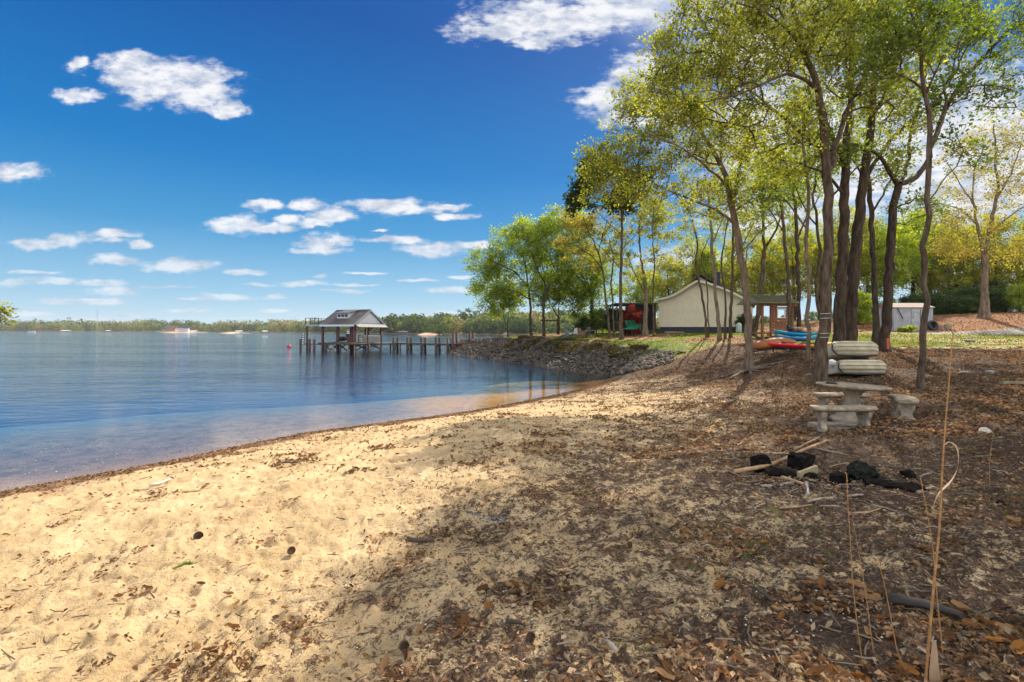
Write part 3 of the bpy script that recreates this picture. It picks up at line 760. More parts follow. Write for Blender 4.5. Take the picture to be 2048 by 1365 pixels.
# big maple with forked trunk, beside the upturned boats
px_tree('maple_tree', 'tall forked grey-brown tree directly left of the upturned beige boats', 16,
 [[(1640,768,40),(1646,690,34),(1653,600,32),(1656,500,30),(1656,420,28),(1650,330,26),(1642,235,24),(1636,180,20),(1612,115,17),(1590,50,13),(1575,-30,9)],
  [(1656,345,16),(1672,290,15,.5),(1690,230,14,.9),(1722,160,12,1.4),(1745,100,10,2),(1768,50,8,2.4),(1785,-10,6,2.8)],
  [(1637,185,14),(1615,165,12,-.3),(1575,148,9,-.8),(1520,170,7,-1.2),(1470,190,5,-1.6),(1400,205,4,-2)],
  [(1648,300,11),(1600,270,9,.4),(1555,225,8,.6),(1510,190,6,1),(1450,150,4,1.4),(1370,120,3,1.8)],
  [(1610,112,10),(1570,60,8,-.6),(1520,20,6,-1.1),(1470,5,4,-1.5)],
  [(1655,400,7),(1690,360,5,-.8),(1730,320,4,-1.6)]],
 [(1480,90,150,95,95),(1590,60,120,70,60),(1400,180,110,70,55),(1330,130,50,60,16),(1530,250,100,70,48),(1700,110,90,90,50,1.5),(1660,10,150,60,45),(1760,210,60,70,22,1),(1430,20,110,40,30)],
 LF_OLIVE, BARK, seed=11, twigs=6, leaves=11, lsize=0.095, twl=0.55)
# leaning tree by the exposed roots
px_tree('maple_tree', 'leaning grey tree with exposed roots at its foot, left edge of the grove', 22,
 [[(1497,745,28),(1498,690,23),(1496,640,22),(1490,560,22),(1478,500,21),(1466,430,19),(1455,370,16),(1440,330,14),(1410,275,11),(1375,230,8),(1340,200,6)],
  [(1462,425,9),(1475,350,8,.6),(1490,290,6,1),(1500,220,4,1.4)],
  [(1452,370,9),(1430,350,8,-.5),(1395,320,7,-1),(1350,290,5,-1.4),(1290,265,4,-2)],
  [(1470,450,9),(1430,420,8,.4),(1370,395,6,.6),(1300,365,5,.9),(1240,330,3,1)],
  [(1440,330,8),(1440,270,6,.5),(1425,200,5,.9),(1400,150,3,1.2)],
  [(1480,510,5),(1515,470,4,-.8),(1550,440,3,-1.2)]],
 [(1310,270,90,70,60),(1230,330,70,45,36),(1370,200,80,60,45),(1440,280,70,70,40),(1310,370,85,35,32),(1200,380,40,25,12),(1430,400,60,45,22),(1270,200,45,45,16),(1500,360,50,50,16)],
 LF_OLIVE, BARK_G, seed=12, twigs=6, leaves=11, lsize=0.11, twl=0.65, flare=1.45)
# double trunk behind the boats
px_tree('oak_tree', 'massive dark oak stem, left half of the twin trunks rising right behind the upturned boats', 20,
 [[(1676,705,36),(1678,640,33),(1682,560,31),(1686,450,28),(1688,390,26),(1690,330,23),(1695,250,19,.4),(1700,170,15,.6),(1700,90,11,.8),(1705,0,8,1)],
  [(1688,340,14),(1672,290,12,.5),(1650,240,9,.9),(1620,190,7,1.3),(1600,130,5,1.7)],
  [(1690,395,10),(1650,350,8,-.4),(1600,330,6,-.8),(1560,320,4,-1.2)]],
 [(1620,180,80,80,36,1.5),(1700,60,80,70,38,1),(1570,330,50,35,14,-1),(1650,300,50,45,18,1)],
 LF_OLIVE, BARK_D, seed=13, twigs=6, leaves=9, lsize=0.105, twl=0.6)
px_tree('oak_tree', 'massive dark oak stem, right half of the twin trunks rising right behind the upturned boats', 20.6,
 [[(1703,705,38),(1703,640,35),(1708,540,33),(1716,440,30),(1724,380,27),(1735,300,23),(1744,230,19),(1746,140,16),(1745,60,12),(1745,-20,9)],
  [(1726,370,13),(1755,315,11,.6),(1790,270,9,1.2),(1830,235,7,1.8)],
  [(1740,260,11),(1765,190,9,-.6),(1790,130,7,-1),(1820,60,5,-1.4)]],
 [(1750,40,80,60,36),(1810,120,60,60,26,-1),(1820,230,45,45,16,1.5),(1760,330,60,50,20,.5)],
 LF_OLIVE, BARK_D, seed=14, twigs=6, leaves=9, lsize=0.105, twl=0.6)
# tree with the long arching limb to the top right
px_tree('oak_tree', 'dark straight tree with an orange marker at its foot and long arching limb', 21,
 [[(1770,705,32),(1772,650,27),(1777,560,25),(1781,480,24),(1786,410,22),(1795,370,20)],
  [(1795,372,15),(1770,330,12,-.5),(1740,300,10,-.9),(1690,290,8,-1.3),(1640,310,5,-1.6)],
  [(1797,368,18),(1830,355,16,.4),(1856,315,15,.7),(1878,250,14,1),(1900,200,13,1.2),(1935,150,12,1.4),(1975,105,10,1.6),(2030,45,8,1.8),(2070,0,6,2)],
  [(1790,385,10),(1815,330,9,1.4),(1815,290,8,1.9),(1830,230,7,2.3),(1850,150,5,2.6)],
  [(1895,210,8),(1920,180,7,-.8),(1965,170,5,-1.4),(2020,180,3,-2)]],
 [(1960,90,85,70,42,1.5),(2030,50,60,60,24,1.5),(1880,90,60,60,26,2),(2010,190,50,45,18,-1),(1840,190,50,60,20,1.5),(1690,300,45,30,12,-1.2),(1830,420,50,40,14)],
 LF_GREEN, BARK_D, seed=15, twigs=6, leaves=9, lsize=0.105, twl=0.6)
# slim tree in front of the shed
px_tree('maple_tree', 'slim crooked trunk standing on the leafy bank in front of the white metal shed', 13.5,
 [[(1841,780,22),(1843,740,17),(1847,670,18),(1855,600,17),(1848,540,17),(1848,490,16),(1853,400,15),(1858,300,15),(1856,260,14),(1850,180,12),(1836,100,9),(1820,30,7),(1808,-40,5)],
  [(1858,290,9),(1880,250,8,.4),(1890,200,7,.8),(1895,150,5,1.1),(1930,60,4,1.5)],
  [(1850,190,7),(1870,150,6,-.3),(1885,110,4,-.6)],
  [(1852,410,5),(1880,370,4,.6),(1930,300,3,1)]],
 [(1830,40,80,55,34),(1910,60,55,60,20,1),(1780,110,60,50,20),(1900,180,45,40,12,.6),(1930,300,40,40,9,.8)],
 LF_GREEN, BARK, seed=16, twigs=6, leaves=9, lsize=0.10, twl=0.5, flare=1.3)
px_tree('maple_tree', 'thin straight sapling trunk standing between the kayaks and the leaning forked tree', 20.5,
 [[(1617,738,16),(1617,700,13),(1617,640,12),(1616,560,11),(1612,480,11),(1616,420,10),(1612,350,9),(1604,290,8),(1612,220,6),(1618,150,4)],
  [(1614,460,6),(1585,420,5,.4),(1550,380,4,.8)],[(1612,350,5),(1640,300,4,.6),(1660,240,3,1)]],
 [(1610,240,45,60,16),(1560,380,40,40,12,.6),(1640,260,40,40,10)],
 LF_GREEN, BARK_G, seed=17, twigs=6, leaves=14, lsize=0.09, twl=0.5)
px_tree('maple_tree', 'thin bent sapling just left of the forked grey tree, behind the upturned boats', 25,
 [[(1640,715,13),(1642,650,11),(1634,600,10),(1632,560,9),(1640,500,9),(1632,440,8),(1625,390,7),(1635,330,5)],
  [(1632,450,5),(1600,400,4,.5),(1580,350,3,1)]],
 [(1630,340,50,50,20),(1590,370,35,35,10,.8)],
 LF_GREEN, BARK, seed=18, twigs=6, leaves=14, lsize=0.11, twl=0.6)
px_tree('oak_tree', 'black-looking straight trunk between the twin oak and the tagged oak', 27,
 [[(1754,694,24),(1751,640,18),(1748,560,16),(1744,470,15),(1741,400,14),(1733,330,12),(1735,250,9),(1740,180,6)],
  [(1743,430,7),(1770,380,6,.8),(1800,330,4,1.4)],[(1738,380,7),(1710,330,5,-.8),(1680,290,3,-1.2)]],
 [(1740,230,60,60,26),(1800,330,40,40,12,1),(1690,300,40,40,12,-1)],
 LF_GREEN, BARK_D, seed=19, twigs=6, leaves=14, lsize=0.12, twl=0.7)
px_tree('oak_tree', 'dark trunk rising immediately behind the wooden playhouse, at its right corner', 36,
 [[(1598,670,13),(1597,600,12),(1596,540,11),(1592,460,10),(1588,400,8),(1580,330,6)],
  [(1594,480,6),(1615,430,5,.8),(1640,390,3,1)]],
 [(1580,340,60,60,30),(1630,400,40,40,14),(1560,430,45,40,14)],
 LF_LIME, BARK_D, seed=20, twigs=6, leaves=14, lsize=0.14, twl=0.8)
px_tree('maple_tree', 'grey trunk standing in front of the wooden playhouse roof', 31,
 [[(1582,690,14),(1580,640,13),(1577,580,11),(1572,520,10),(1566,450,9),(1556,390,7),(1545,330,5)],
  [(1570,470,5),(1545,430,4,.6),(1520,400,3,1)]],
 [(1545,330,60,60,30),(1520,420,45,45,18)],
 LF_OLIVE, BARK, seed=21, twigs=6, leaves=14, lsize=0.13, twl=0.7)
px_tree('oak_tree', 'trunk leaning right with a fork, just left of the wooden playhouse', 38,
 [[(1506,684,18),(1514,640,15),(1520,590,13),(1524,540,13),(1528,500,11)],
  [(1528,505,9),(1526,440,8,.4),(1520,370,6,.8),(1515,310,4,1)],
  [(1528,500,8),(1545,470,7,-.6),(1562,430,5,-1),(1570,370,3,-1.2)]],
 [(1520,350,55,55,28),(1565,400,40,40,16)],
 LF_LIME, BARK, seed=22, twigs=6, leaves=14, lsize=0.14, twl=0.8)
# slim cluster in front of the house
HG = 'slim trees in a clump before the cream house'
for k, (lab, D, st, cr, lm) in enumerate([
 ('thin trunk leaning left, leftmost of the clump in front of the cream house wall', 40, [[(1414,674,8),(1410,630,7),(1404,590,7),(1397,560,6),(1391,525,6),(1394,490,5),(1385,440,4)]], [(1385,430,45,45,18)], LF_YEL),
 ('thinnest trunk in the clump in front of the cream house wall', 40, [[(1418,677,5),(1417,640,4),(1415,590,4),(1411,550,4),(1402,515,3),(1420,470,2)]], [(1415,470,30,30,8)], LF_LIME),
 ('thick pale trunk in the middle of the clump in front of the cream house wall', 37, [[(1439,681,14),(1436,640,11),(1431,590,10),(1427,540,10),(1423,480,9),(1420,420,7),(1410,350,5)],[(1424,490,4),(1440,450,3),(1455,410,3)]], [(1410,350,55,55,30),(1450,420,35,35,10)], LF_OLIVE),
 ('wavy thin trunk right of the thick pale one, in front of the cream house wall', 37.5, [[(1450,680,8),(1450,640,7),(1450,600,6),(1446,560,6),(1441,530,6),(1448,490,4),(1455,440,3)]], [(1455,430,40,40,14)], LF_LIME),
 ('rightmost trunk of the clump in front of the cream house wall', 38, [[(1461,676,11),(1461,640,9),(1463,590,9),(1465,540,8),(1466,480,7),(1462,420,5),(1470,360,4)],[(1465,520,4),(1490,480,3),(1510,440,2)]], [(1470,370,45,50,22),(1505,440,35,35,10)], LF_OLIVE)]):
    px_tree('slim_tree', lab, D, st, cr, lm, BARK if k != 2 else BARK_G, HG, seed=30 + k, twigs=6, leaves=12, lsize=0.14, twl=0.75)
px_tree('pine_tree', 'tall pine with dark needles high on its left, before the red shrub', 46,
 [[(1243,678,15),(1241,640,11),(1241,600,10),(1242,540,9),(1243,480,8),(1243,420,7),(1241,385,6),(1228,350,4),(1215,320,3)],
  [(1243,405,5),(1258,385,4),(1285,370,3),(1310,355,2)],
  [(1242,470,3),(1215,445,2.5,-1),(1190,420,2,-1.5)],[(1242,430,3),(1205,405,2.5,1),(1170,385,2,1.5)],
  [(1243,500,3),(1270,470,2,1),(1300,440,2,1)],[(1242,540,3),(1215,510,2),(1185,480,1.5)]],
 [(1195,345,42,22,13),(1165,385,26,14,7),(1170,412,24,10,5),(1235,400,26,22,7),(1270,360,30,14,5)],
 LF_PINE, BARK, seed=41, twigs=8, leaves=40, lsize=0.26, twl=0.9, spread=0.24)
px_tree('sweetgum_tree', 'stout orange-brown trunk splitting low, at the left corner of the cream house', 50,
 [[(1290,672,19),(1291,640,14),(1292,600,13),(1290,565,11),(1287,545,9)],
  [(1289,560,7),(1282,520,6),(1278,470,5),(1280,420,4),(1275,370,3)],[(1289,560,7),(1300,520,6,.5),(1305,470,5,.8),(1315,410,3,1)],[(1290,590,4),(1270,550,4,-.5),(1255,510,3,-1)]],
 [(1280,430,50,60,44),(1320,450,45,50,30,1),(1255,500,35,40,16),(1290,530,50,30,18)],
 LF_YEL, BARK_G, seed=42, twigs=6, leaves=14, lsize=0.17, twl=0.9)
px_tree('slim_tree', 'thin trunk beside the left corner of the cream house, right of the stout orange-brown trunk', 47,
 [[(1307,677,7),(1307,630,5),(1306,580,5),(1308,520,4),(1304,460,3),(1310,400,2)]], [(1305,400,40,45,18)], LF_YEL, BARK, seed=43, twigs=5, leaves=12, lsize=0.16, twl=0.8)
px_tree('slim_tree', 'slender trunk curving left, nearest the water of the trees left of the pine', 48,
 [[(1220,674,9),(1217,640,7),(1212,600,7),(1206,550,6),(1200,520,5),(1190,490,4),(1176,460,3),(1165,435,2.5)],
  [(1204,540,4),(1190,520,3.5),(1172,505,3),(1150,490,2)],[(1196,505,3),(1205,470,3,1),(1215,440,2,1.2)]],
 [(1160,450,38,30,34),(1145,490,32,24,20),(1205,450,35,35,20),(1185,520,40,25,16)], LF_BRONZE, BARK, seed=44, twigs=6, leaves=13, lsize=0.16, twl=0.8)
px_tree('slim_tree', 'slender second trunk close behind the curving one, left of the pine', 49.5,
 [[(1228,674,7),(1227,640,6),(1225,600,5),(1222,560,5),(1226,520,4),(1218,480,3)]], [(1220,500,40,40,26)], LF_YEL, BARK, seed=45, twigs=6, leaves=13, lsize=0.16, twl=0.8)

# trees on the point
PG = 'round-crowned trees on the grassy point'
px_tree('spreading_tree', 'broad tree reaching furthest left over the water, on the grassy point', 59,
 [[(1062,672,9),(1061,640,7.5),(1060,600,7),(1055,570,6)],[(1055,575,5),(1030,545,4,-.5),(1000,530,3.5,-1),(970,515,2.5,-1)],[(1056,572,5),(1050,530,4,.5),(1040,490,3,1),(1030,460,2,1)],[(1060,600,4),(1035,585,3,-1),(1005,580,2.5,-1.5),(975,590,2,-2)],[(1058,580,4),(1075,540,3,1),(1090,500,2,1.5)]],
 [(1030,500,60,45,80),(975,530,36,28,42),(1000,570,50,24,36),(1065,460,55,28,46),(1070,540,50,40,40),(960,575,18,18,8)], LF_LIME, BARK_D, PG, seed=51, twigs=7, leaves=14, lsize=0.21, twl=1.0, spread=0.2)
px_tree('spreading_tree', 'tallest broad tree in the middle of the grassy point, beside the pergola', 57,
 [[(1088,671,10.5),(1087,640,8.5),(1088,600,8),(1092,570,7)],[(1092,572,5),(1075,540,4,-1),(1060,500,3,-1.5)],[(1092,572,5.5),(1100,530,5),(1110,490,4),(1120,450,3)],[(1090,585,4),(1115,555,3.5,1),(1145,530,3,1.5)]],
 [(1120,470,60,45,80),(1100,530,50,40,42),(1160,530,45,40,40),(1085,580,50,25,26),(1150,450,35,25,22)], LF_LIME, BARK_D, PG, seed=52, twigs=7, leaves=14, lsize=0.21, twl=1.0, spread=0.2)
px_tree('spreading_tree', 'low tree forking near the ground, between the pergola and the lawn chairs', 61,
 [[(1117,673,8),(1117,650,6.5),(1117,635,6)],[(1117,638,4),(1108,620,3),(1098,600,2.5),(1092,580,2)],[(1117,638,4),(1126,620,3.5),(1135,600,3),(1142,580,2)],[(1117,640,4),(1118,610,3),(1117,585,2)]],
 [(1100,595,38,24,30),(1140,595,36,26,30),(1160,625,20,14,8),(1120,570,40,20,20)], LF_GREEN, BARK_D, PG, seed=53, twigs=7, leaves=14, lsize=0.20, twl=0.9, spread=0.18)
px_tree('spreading_tree', 'small tree with several thin stems at the very tip of the grassy point', 62,
 [[(1015,677,5),(1015,660,4),(1014,650,3)],[(1014,655,2.5),(1008,635,2),(1003,612,1.5)],[(1015,655,2.5),(1017,630,2),(1018,600,1.5)],[(1015,655,2.5),(1022,640,2),(1030,615,1.5)]],
 [(1000,605,38,22,36),(1030,600,28,24,22),(975,590,25,18,14),(985,628,20,12,8)], LF_LIME, BARK_D, PG, seed=54, twigs=7, leaves=14, lsize=0.2, twl=0.9, spread=0.18)
px_tree('spreading_tree', 'thick straight trunk behind the lawn chairs with a low bright crown', 60,
 [[(1184,670,13),(1184,640,11),(1184,610,10.5),(1184,590,9)],[(1184,595,6),(1170,560,5),(1155,530,3)],[(1184,592,6),(1195,560,5),(1205,520,3)],[(1184,590,5),(1184,550,4),(1180,510,3)]],
 [(1180,530,55,45,62),(1150,570,40,30,28),(1200,580,45,24,28),(1165,605,45,16,16)], LF_LIME, BARK_D, PG, seed=55, twigs=7, leaves=14, lsize=0.21, twl=1.0, spread=0.2)

# pale tree on the far bank at the right
px_tree('ash_tree', 'pale grey tree forking halfway up, alone on the straw-covered bank above the gravel drive', 46,
 [[(1968,629,30),(1968,605,22),(1969,570,20),(1970,530,18),(1967,510,16)],
  [(1966,515,10),(1958,470,9),(1950,430,7),(1945,390,5),(1950,330,3)],[(1970,512,13),(1976,480,12),(1984,430,10),(1996,380,8),(1992,340,6),(1990,290,5),(1985,250,3)],
  [(1978,470,6),(2010,440,5),(2045,415,3)],[(1990,400,6),(2020,350,5),(2040,290,3)],[(1955,450,5),(1920,420,4),(1885,410,3)],[(1952,420,4),(1915,360,3),(1890,320,2)]],
 [(1960,330,85,75,62),(2020,400,50,60,34),(1900,420,50,50,30),(1940,480,70,35,30),(2020,270,40,40,18),(2010,500,45,30,20),(1890,500,40,30,18)], LF_BRONZE, BARK_G, seed=61, twigs=6, leaves=11, lsize=0.16, twl=1.0, spread=0.2)

# branch tip coming into the frame from a tree on the shore at the left
px_tree('shore_tree', 'shore tree at the left whose leafy branch tip reaches over the far water', 11.5,
 [[(-330,905,16),(-320,800,13),(-300,700,11),(-290,600,8),(-300,480,5),(-310,400,4)],[(-298,690,6),(-220,650,5),(-130,630,4),(-60,632,3),(-10,632,2)]],
 [(-4,630,20,13,9),(-60,625,40,20,7),(-300,430,90,80,30)], LF_YEL, BARK, seed=62, twigs=4, leaves=8, lsize=0.075, twl=0.22, ground=False, spread=0.05, depth=0.3)

# background trees: five grown shapes, copied
def bg_proto(k, h, cw, ch, cz, ncl, lm, lsz, bark, leaves=14, pine=False, seed=0, dense=1.0):
    rs = np.random.default_rng(seed)
    st = [(0, 0, 0, 0.16 + h * 0.008), (rs.normal() * .2, rs.normal() * .2, h * .3, 0.14 + h * .005), (rs.normal() * .4, rs.normal() * .4, h * .6, 0.12), (rs.normal() * .4, rs.normal() * .4, h * .92, 0.04)]
    C = []
    while len(C) < ncl:
        a = rs.uniform(-1, 1, 3); l_ = np.linalg.norm(a)
        if l_ > 1 or rs.random() > 0.35 + 0.65 * l_: continue
        C.append((a[0] * cw, a[1] * cw, cz + a[2] * ch))
    tr, br_, LP, LA = grow([st], np.array(C), step=0.9, twigs=6, leaves=leaves, seed=seed, twl=1.1, spread=0.26, minr=0.012)
    return (tr.mesh('trunk'), br_.mesh('branches'), leaf_mesh('crown', LP, LA, lsz), lm, bark)
protos = [bg_proto(0, 15, 4.2, 5.5, 9.0, 150, LF_LIME, 0.27, BARK_D, 15, seed=71), bg_proto(1, 17, 4.6, 6.5, 10.0, 160, LF_YEL, 0.27, BARK_D, 14, seed=72),
          bg_proto(2, 12, 4.2, 4.6, 6.8, 130, LF_YEL, 0.26, BARK_G, 14, seed=73), bg_proto(3, 16, 4.0, 6.8, 8.8, 160, LF_GREEN, 0.27, BARK_D, 15, seed=74),
          bg_proto(4, 8, 4.0, 3.6, 4.0, 120, LF_DARK, 0.27, BARK_D, 18, seed=75)]
used_p = {}
def bg_tree(k, x, y, sc, label, group, name='woodland_tree', sz=1.0, sink=0.1):
    tm, bm2, cm, lm, bk = protos[k]
    z = gz(x, y) - sink
    r = thing(name, label, 'tree' if name != 'evergreen_bush' else 'bush', (x, y, z), random.uniform(0, 6.28), group); r.scale = (sc, sc, sc * sz)
    link('trunk', tm, bk, r); link('branches', bm2, bk, r); link('crown', cm, lm, r)
    return r
KD = {0: 'lime-green', 1: 'yellow-green', 2: 'low spreading yellow', 3: 'mid-green'}
for (px, D, k, sc, wh) in [(1500,66,1,.75,'just right of the cream house'),(1545,70,0,.8,'behind the playhouse roof'),(1590,64,1,.72,'right behind the playhouse window'),(1640,68,0,.85,'behind the forked grey-brown tree'),(1690,62,1,.8,'behind the twin oak'),
    (1735,66,3,.8,'behind the round shrub'),(1780,60,0,.75,'behind the tagged oak'),(1825,64,0,.9,'behind the middle of the metal shed'),(1860,70,3,.95,'behind the right end of the metal shed'),(1470,72,2,.8,'behind the right eave of the cream house'),(1430,74,0,.8,'behind the right roof slope of the cream house'),(1380,76,1,.8,'behind the ridge of the house'),
    (1900,62,2,.85,'between the metal shed and the pale ash'),(1945,66,0,.8,'just left behind the pale ash'),(1990,60,1,.7,'just right behind the pale ash'),(2040,63,2,.8,'at the right edge beyond the straw bank'),(2090,60,0,.8,'beyond the right edge past the straw bank'),(2150,62,3,.9,'furthest out beyond the straw bank'),(1340,72,1,.62,'behind the left eave of the cream house'),(1300,76,0,.6,'behind the house deck')]:
    bg_tree(k, (px - 1024) / F * D, D, sc, KD[k] + ' woodland tree ' + wh, 'woodland belt behind the house and shed')
for (px, D, sc, sz) in [(1875,55,.62,.8),(1905,54,.6,.75),(1935,56,.7,.85),(1975,55,.62,.9),(2010,54,.7,.95),(2050,55,.75,1.0),(2090,54,.8,1),(1725,58,.6,.8),(1690,60,.6,.8),(1650,60,.5,.7),(1610,62,.5,.7),(1845,58,.6,.9),(1800,58,.5,.8),(1760,58,.55,.9),(1560,64,.45,.7),(1520,66,.45,.7),(1890,59,.7,.9),(1955,60,.8,.9),(2030,60,.8,1),(1830,62,.6,.9),(1780,63,.6,.9)]:
    lim = (px // 5) % 2 == 0
    bg_tree(0 if lim else 4, (px - 1024) / F * D, D - (1.5 if lim else 0), sc * (.42 if lim else .9), 'young lime-green tree rising out of the dark hedge under the woodland' if lim else 'dark evergreen bush in the shadowy hedge at the foot of the woodland', 'young lime-green trees in the hedge' if lim else 'dark evergreen bushes under the woodland', 'young_tree' if lim else 'evergreen_bush', sz, 1.1)
# more woodland outside the frame at the right, between the place and the road
for (x, y, k, sc) in [(30,78,0,.7),(20,80,1,.6)]:
    bg_tree(k, x, y, sc, KD[k] + ' woodland tree far behind the screened porch', 'woodland belt behind the house and shed')

# shrubs
def shrub(name, label, px, py, D, rx, rz, lm, n=50, lsize=0.09, cat='shrub', seed=1, leaves=16, ry=None):
    b_ = G(px, None, D); rs = np.random.default_rng(seed); C = []
    while len(C) < n:
        a = rs.uniform(-1, 1, 3)
        if np.linalg.norm(a) > 1: continue
        C.append((a[0] * rx, a[1] * (ry or rx), rz * 1.02 + a[2] * rz))
    tr, br_, LP, LA = grow([[(0, 0, 0, 0.05), (0, 0, rz * .5, 0.04), (0, 0, rz, 0.02)]], np.array(C), step=0.3, twigs=6, leaves=leaves, seed=seed, twl=rx * 0.22, spread=rx * 0.07, flare=1.1)
    r = thing(name, label, cat, b_); tr.build('trunk', BARK_D, r); br_.build('branches', BARK_D, r)
    link('crown', leaf_mesh('crown', LP, LA, lsize), lm, r); return r
shrub('round_shrub', 'rounded yellow-green shrub left of the white metal shed', 1716, 645, 48, 1.35, 1.55, LF_LIME, 80, 0.12, seed=81, leaves=20)
shrub('japanese_maple', 'dark red maple shrub behind the green chairs by the cream house', 1262, 650, 51.5, 1.15, 1.5, LF_RED, 110, 0.10, seed=82, leaves=20)
shrub('leafy_shrub', 'dark green shrub behind the lawn chairs, left of the thick straight trunk', 1168, 655, 61, 1.4, 1.0, LF_DARK, 60, 0.15, seed=83, leaves=18)
shrub('leafy_shrub', 'low spiky green shrub right of the thick straight trunk on the point', 1205, 655, 60, 1.5, 1.6, LF_GREEN, 80, 0.15, seed=84, leaves=18)
shrub('leafy_shrub', 'dark shrub under the deck railing behind the pine', 1228, 655, 57, 1.3, 1.5, LF_DARK, 70, 0.15, seed=85, leaves=18)
shrub('leafy_shrub', 'grey-green shrub under the right corner of the cream house', 1490, 655, 47, .9, .8, LF_DARK, 50, 0.12, seed=86, leaves=18)
shrub('leafy_shrub', 'dark shrub in the shade left of the red maple shrub', 1250, 660, 55, 1.2, 1.2, LF_DARK, 70, 0.14, seed=87, leaves=18)
for q, (px, D) in enumerate([(1806, 40.5), (1822, 40)]):
    shrub('young_plant', ['small yellow-green leafy plant by the left side of the shed doors', 'larger yellow-green leafy plant nearer the shed doors'][q], px, 660, D, .22 + .1 * q, .16 + .08 * q, LF_LIME, 8, 0.16, 'plant', 88 + q, 8)

# exposed roots at the leaning tree
rb = G(1497, None, 22); rr_ = thing('exposed_roots', 'gnarled bare roots spreading over the slope at the foot of the leaning tree', 'roots', rb)
for (dx, dy, L) in [(-1, -.5, 1.6), (-1, -.1, 2.0), (-.4, -1, 1.3), (.7, -.8, 1.3), (1, -.2, 1.8), (-.9, -.9, 1.8), (1, .25, 1.4), (.1, -1, 1.1)]:
    pts = []; x = y = 0.0; a = math.atan2(dy, dx)
    for i in range(8):
        X_ = x + rb.x; Y_ = y + rb.y
        pts.append((x, y, gz(X_, Y_) - rb.z + 0.13 - 0.016 * i)); a += random.uniform(-.35, .35); x += math.cos(a) * L / 7; y += math.sin(a) * L / 7
    MB().tube(pts, [0.085 - 0.009 * i for i in range(8)], 7).build('root', BARK_G, rr_)
# ---------------------------------------------------------------- riprap bank
STONE = mat('riprap_stone', (0.115, 0.09, 0.066), 0.9, 0.6, 2.5, bump=0.6, bscale=12, col2=(0.035, 0.032, 0.028))
STONE2 = mat('riprap_stone_warm', (0.19, 0.145, 0.10), 0.9, 0.5, 2.5, bump=0.6, bscale=12, col2=(0.10, 0.075, 0.055))
def rock_mesh(name, seed, sx=1, sy=1, sz=0.7, n=13):
    rs = np.random.default_rng(seed); bm = bmesh.new()
    for i in range(n):
        a = rs.normal(size=3); a /= np.linalg.norm(a); a *= rs.uniform(0.75, 1.0)
        bm.verts.new((a[0] * sx * .5, a[1] * sy * .5, a[2] * sz * .5))
    bmesh.ops.convex_hull(bm, input=bm.verts)
    bmesh.ops.delete(bm, geom=[v_ for v_ in bm.verts if not v_.link_faces], context='VERTS')
    me = bpy.data.meshes.new(name); bm.to_mesh(me); bm.free(); return me
stones = [rock_mesh('stone', 200 + i, 1, random.uniform(.6, .95), random.uniform(.5, .75)) for i in range(7)]
for i, s_ in enumerate(stones): s_.materials.append(STONE if i % 3 else STONE2)
bank = thing('riprap_bank', 'sloping bank of dark grey rubble stones round the grassy point', 'stone bank', (0, 0, 0))
rl = np.array(rip + back[:2]); seglen = np.hypot(*np.diff(rl, axis=0).T); cum = np.concatenate([[0], np.cumsum(seglen)])
SP = []
k = 0
while k < 5200:
    q = random.random() * cum[-1]; i = min(np.searchsorted(cum, q, side='right') - 1, len(rl) - 2)
    f = (q - cum[i]) / seglen[i]; a = rl[i] + (rl[i + 1] - rl[i]) * f; dv = (rl[i + 1] - rl[i]) / seglen[i]
    n_ = np.array([dv[1], -dv[0]]); off = random.uniform(-0.7, 4.0)
    SP.append((a[0] + n_[0] * off, a[1] + n_[1] * off, off)); k += 1
SP += [(G(px, None, D).x, D, 1.0) for (px, D) in [(random.uniform(1235, 1345), random.uniform(32.5, 36)) for _ in range(420)]]
SP = np.array(SP); zz = land(SP[:, 0], SP[:, 1]); d_, s2_, in_ = seg_dist(SP[:, 0], SP[:, 1])
keep = (zz < 2.15) & ((zz > -0.3) | in_) & ((d_ < 3.7) | (SP[:, 0] > 6.5)) & (fbm(SP[:, 0], SP[:, 1], .6, 2, 5) > 0.22 - (d_ < 2.8) * 1.0)
SP = SP[keep]; zz = zz[keep]
# nearest first
o_ = np.argsort(np.hypot(SP[:, 0], SP[:, 1])); SP = SP[o_]; zz = zz[o_]
rest_v = []; rest_f = []; nv = 0
for j in range(len(SP)):
    s_ = random.uniform(.26, .58) * (1.15 if SP[j, 1] > 50 else 1); me = stones[random.randrange(7)]
    eul = (random.uniform(-.6, .6), random.uniform(-.6, .6), random.uniform(0, 6.28))
    if j % 2 == 0 and j < 600:
        o = link('stone', me, None, bank); o.location = (SP[j, 0], SP[j, 1], zz[j] + s_ * .12); o.rotation_euler = eul; o.scale = (s_,) * 3
    else:
        from mathutils import Euler
        M = Euler(eul).to_matrix()
        for v_ in me.vertices: 
            q = M @ (v_.co * s_); rest_v.append((q.x + SP[j, 0], q.y + SP[j, 1], q.z + zz[j] + s_ * .12))
        for p_ in me.polygons: rest_f.append(tuple(v_ + nv for v_ in p_.vertices))
        nv += len(me.vertices)
me = np_mesh('rubble', rest_v, tris=np.array(rest_f)); 
STONE_R = mat('riprap_stone_mixed', (0.11, 0.086, 0.062), 0.9, 0.6, 1.4, bump=0.6, bscale=12, col2=(0.035, 0.032, 0.028))
link('rubble', me, STONE_R, bank)['kind'] = 'stuff'

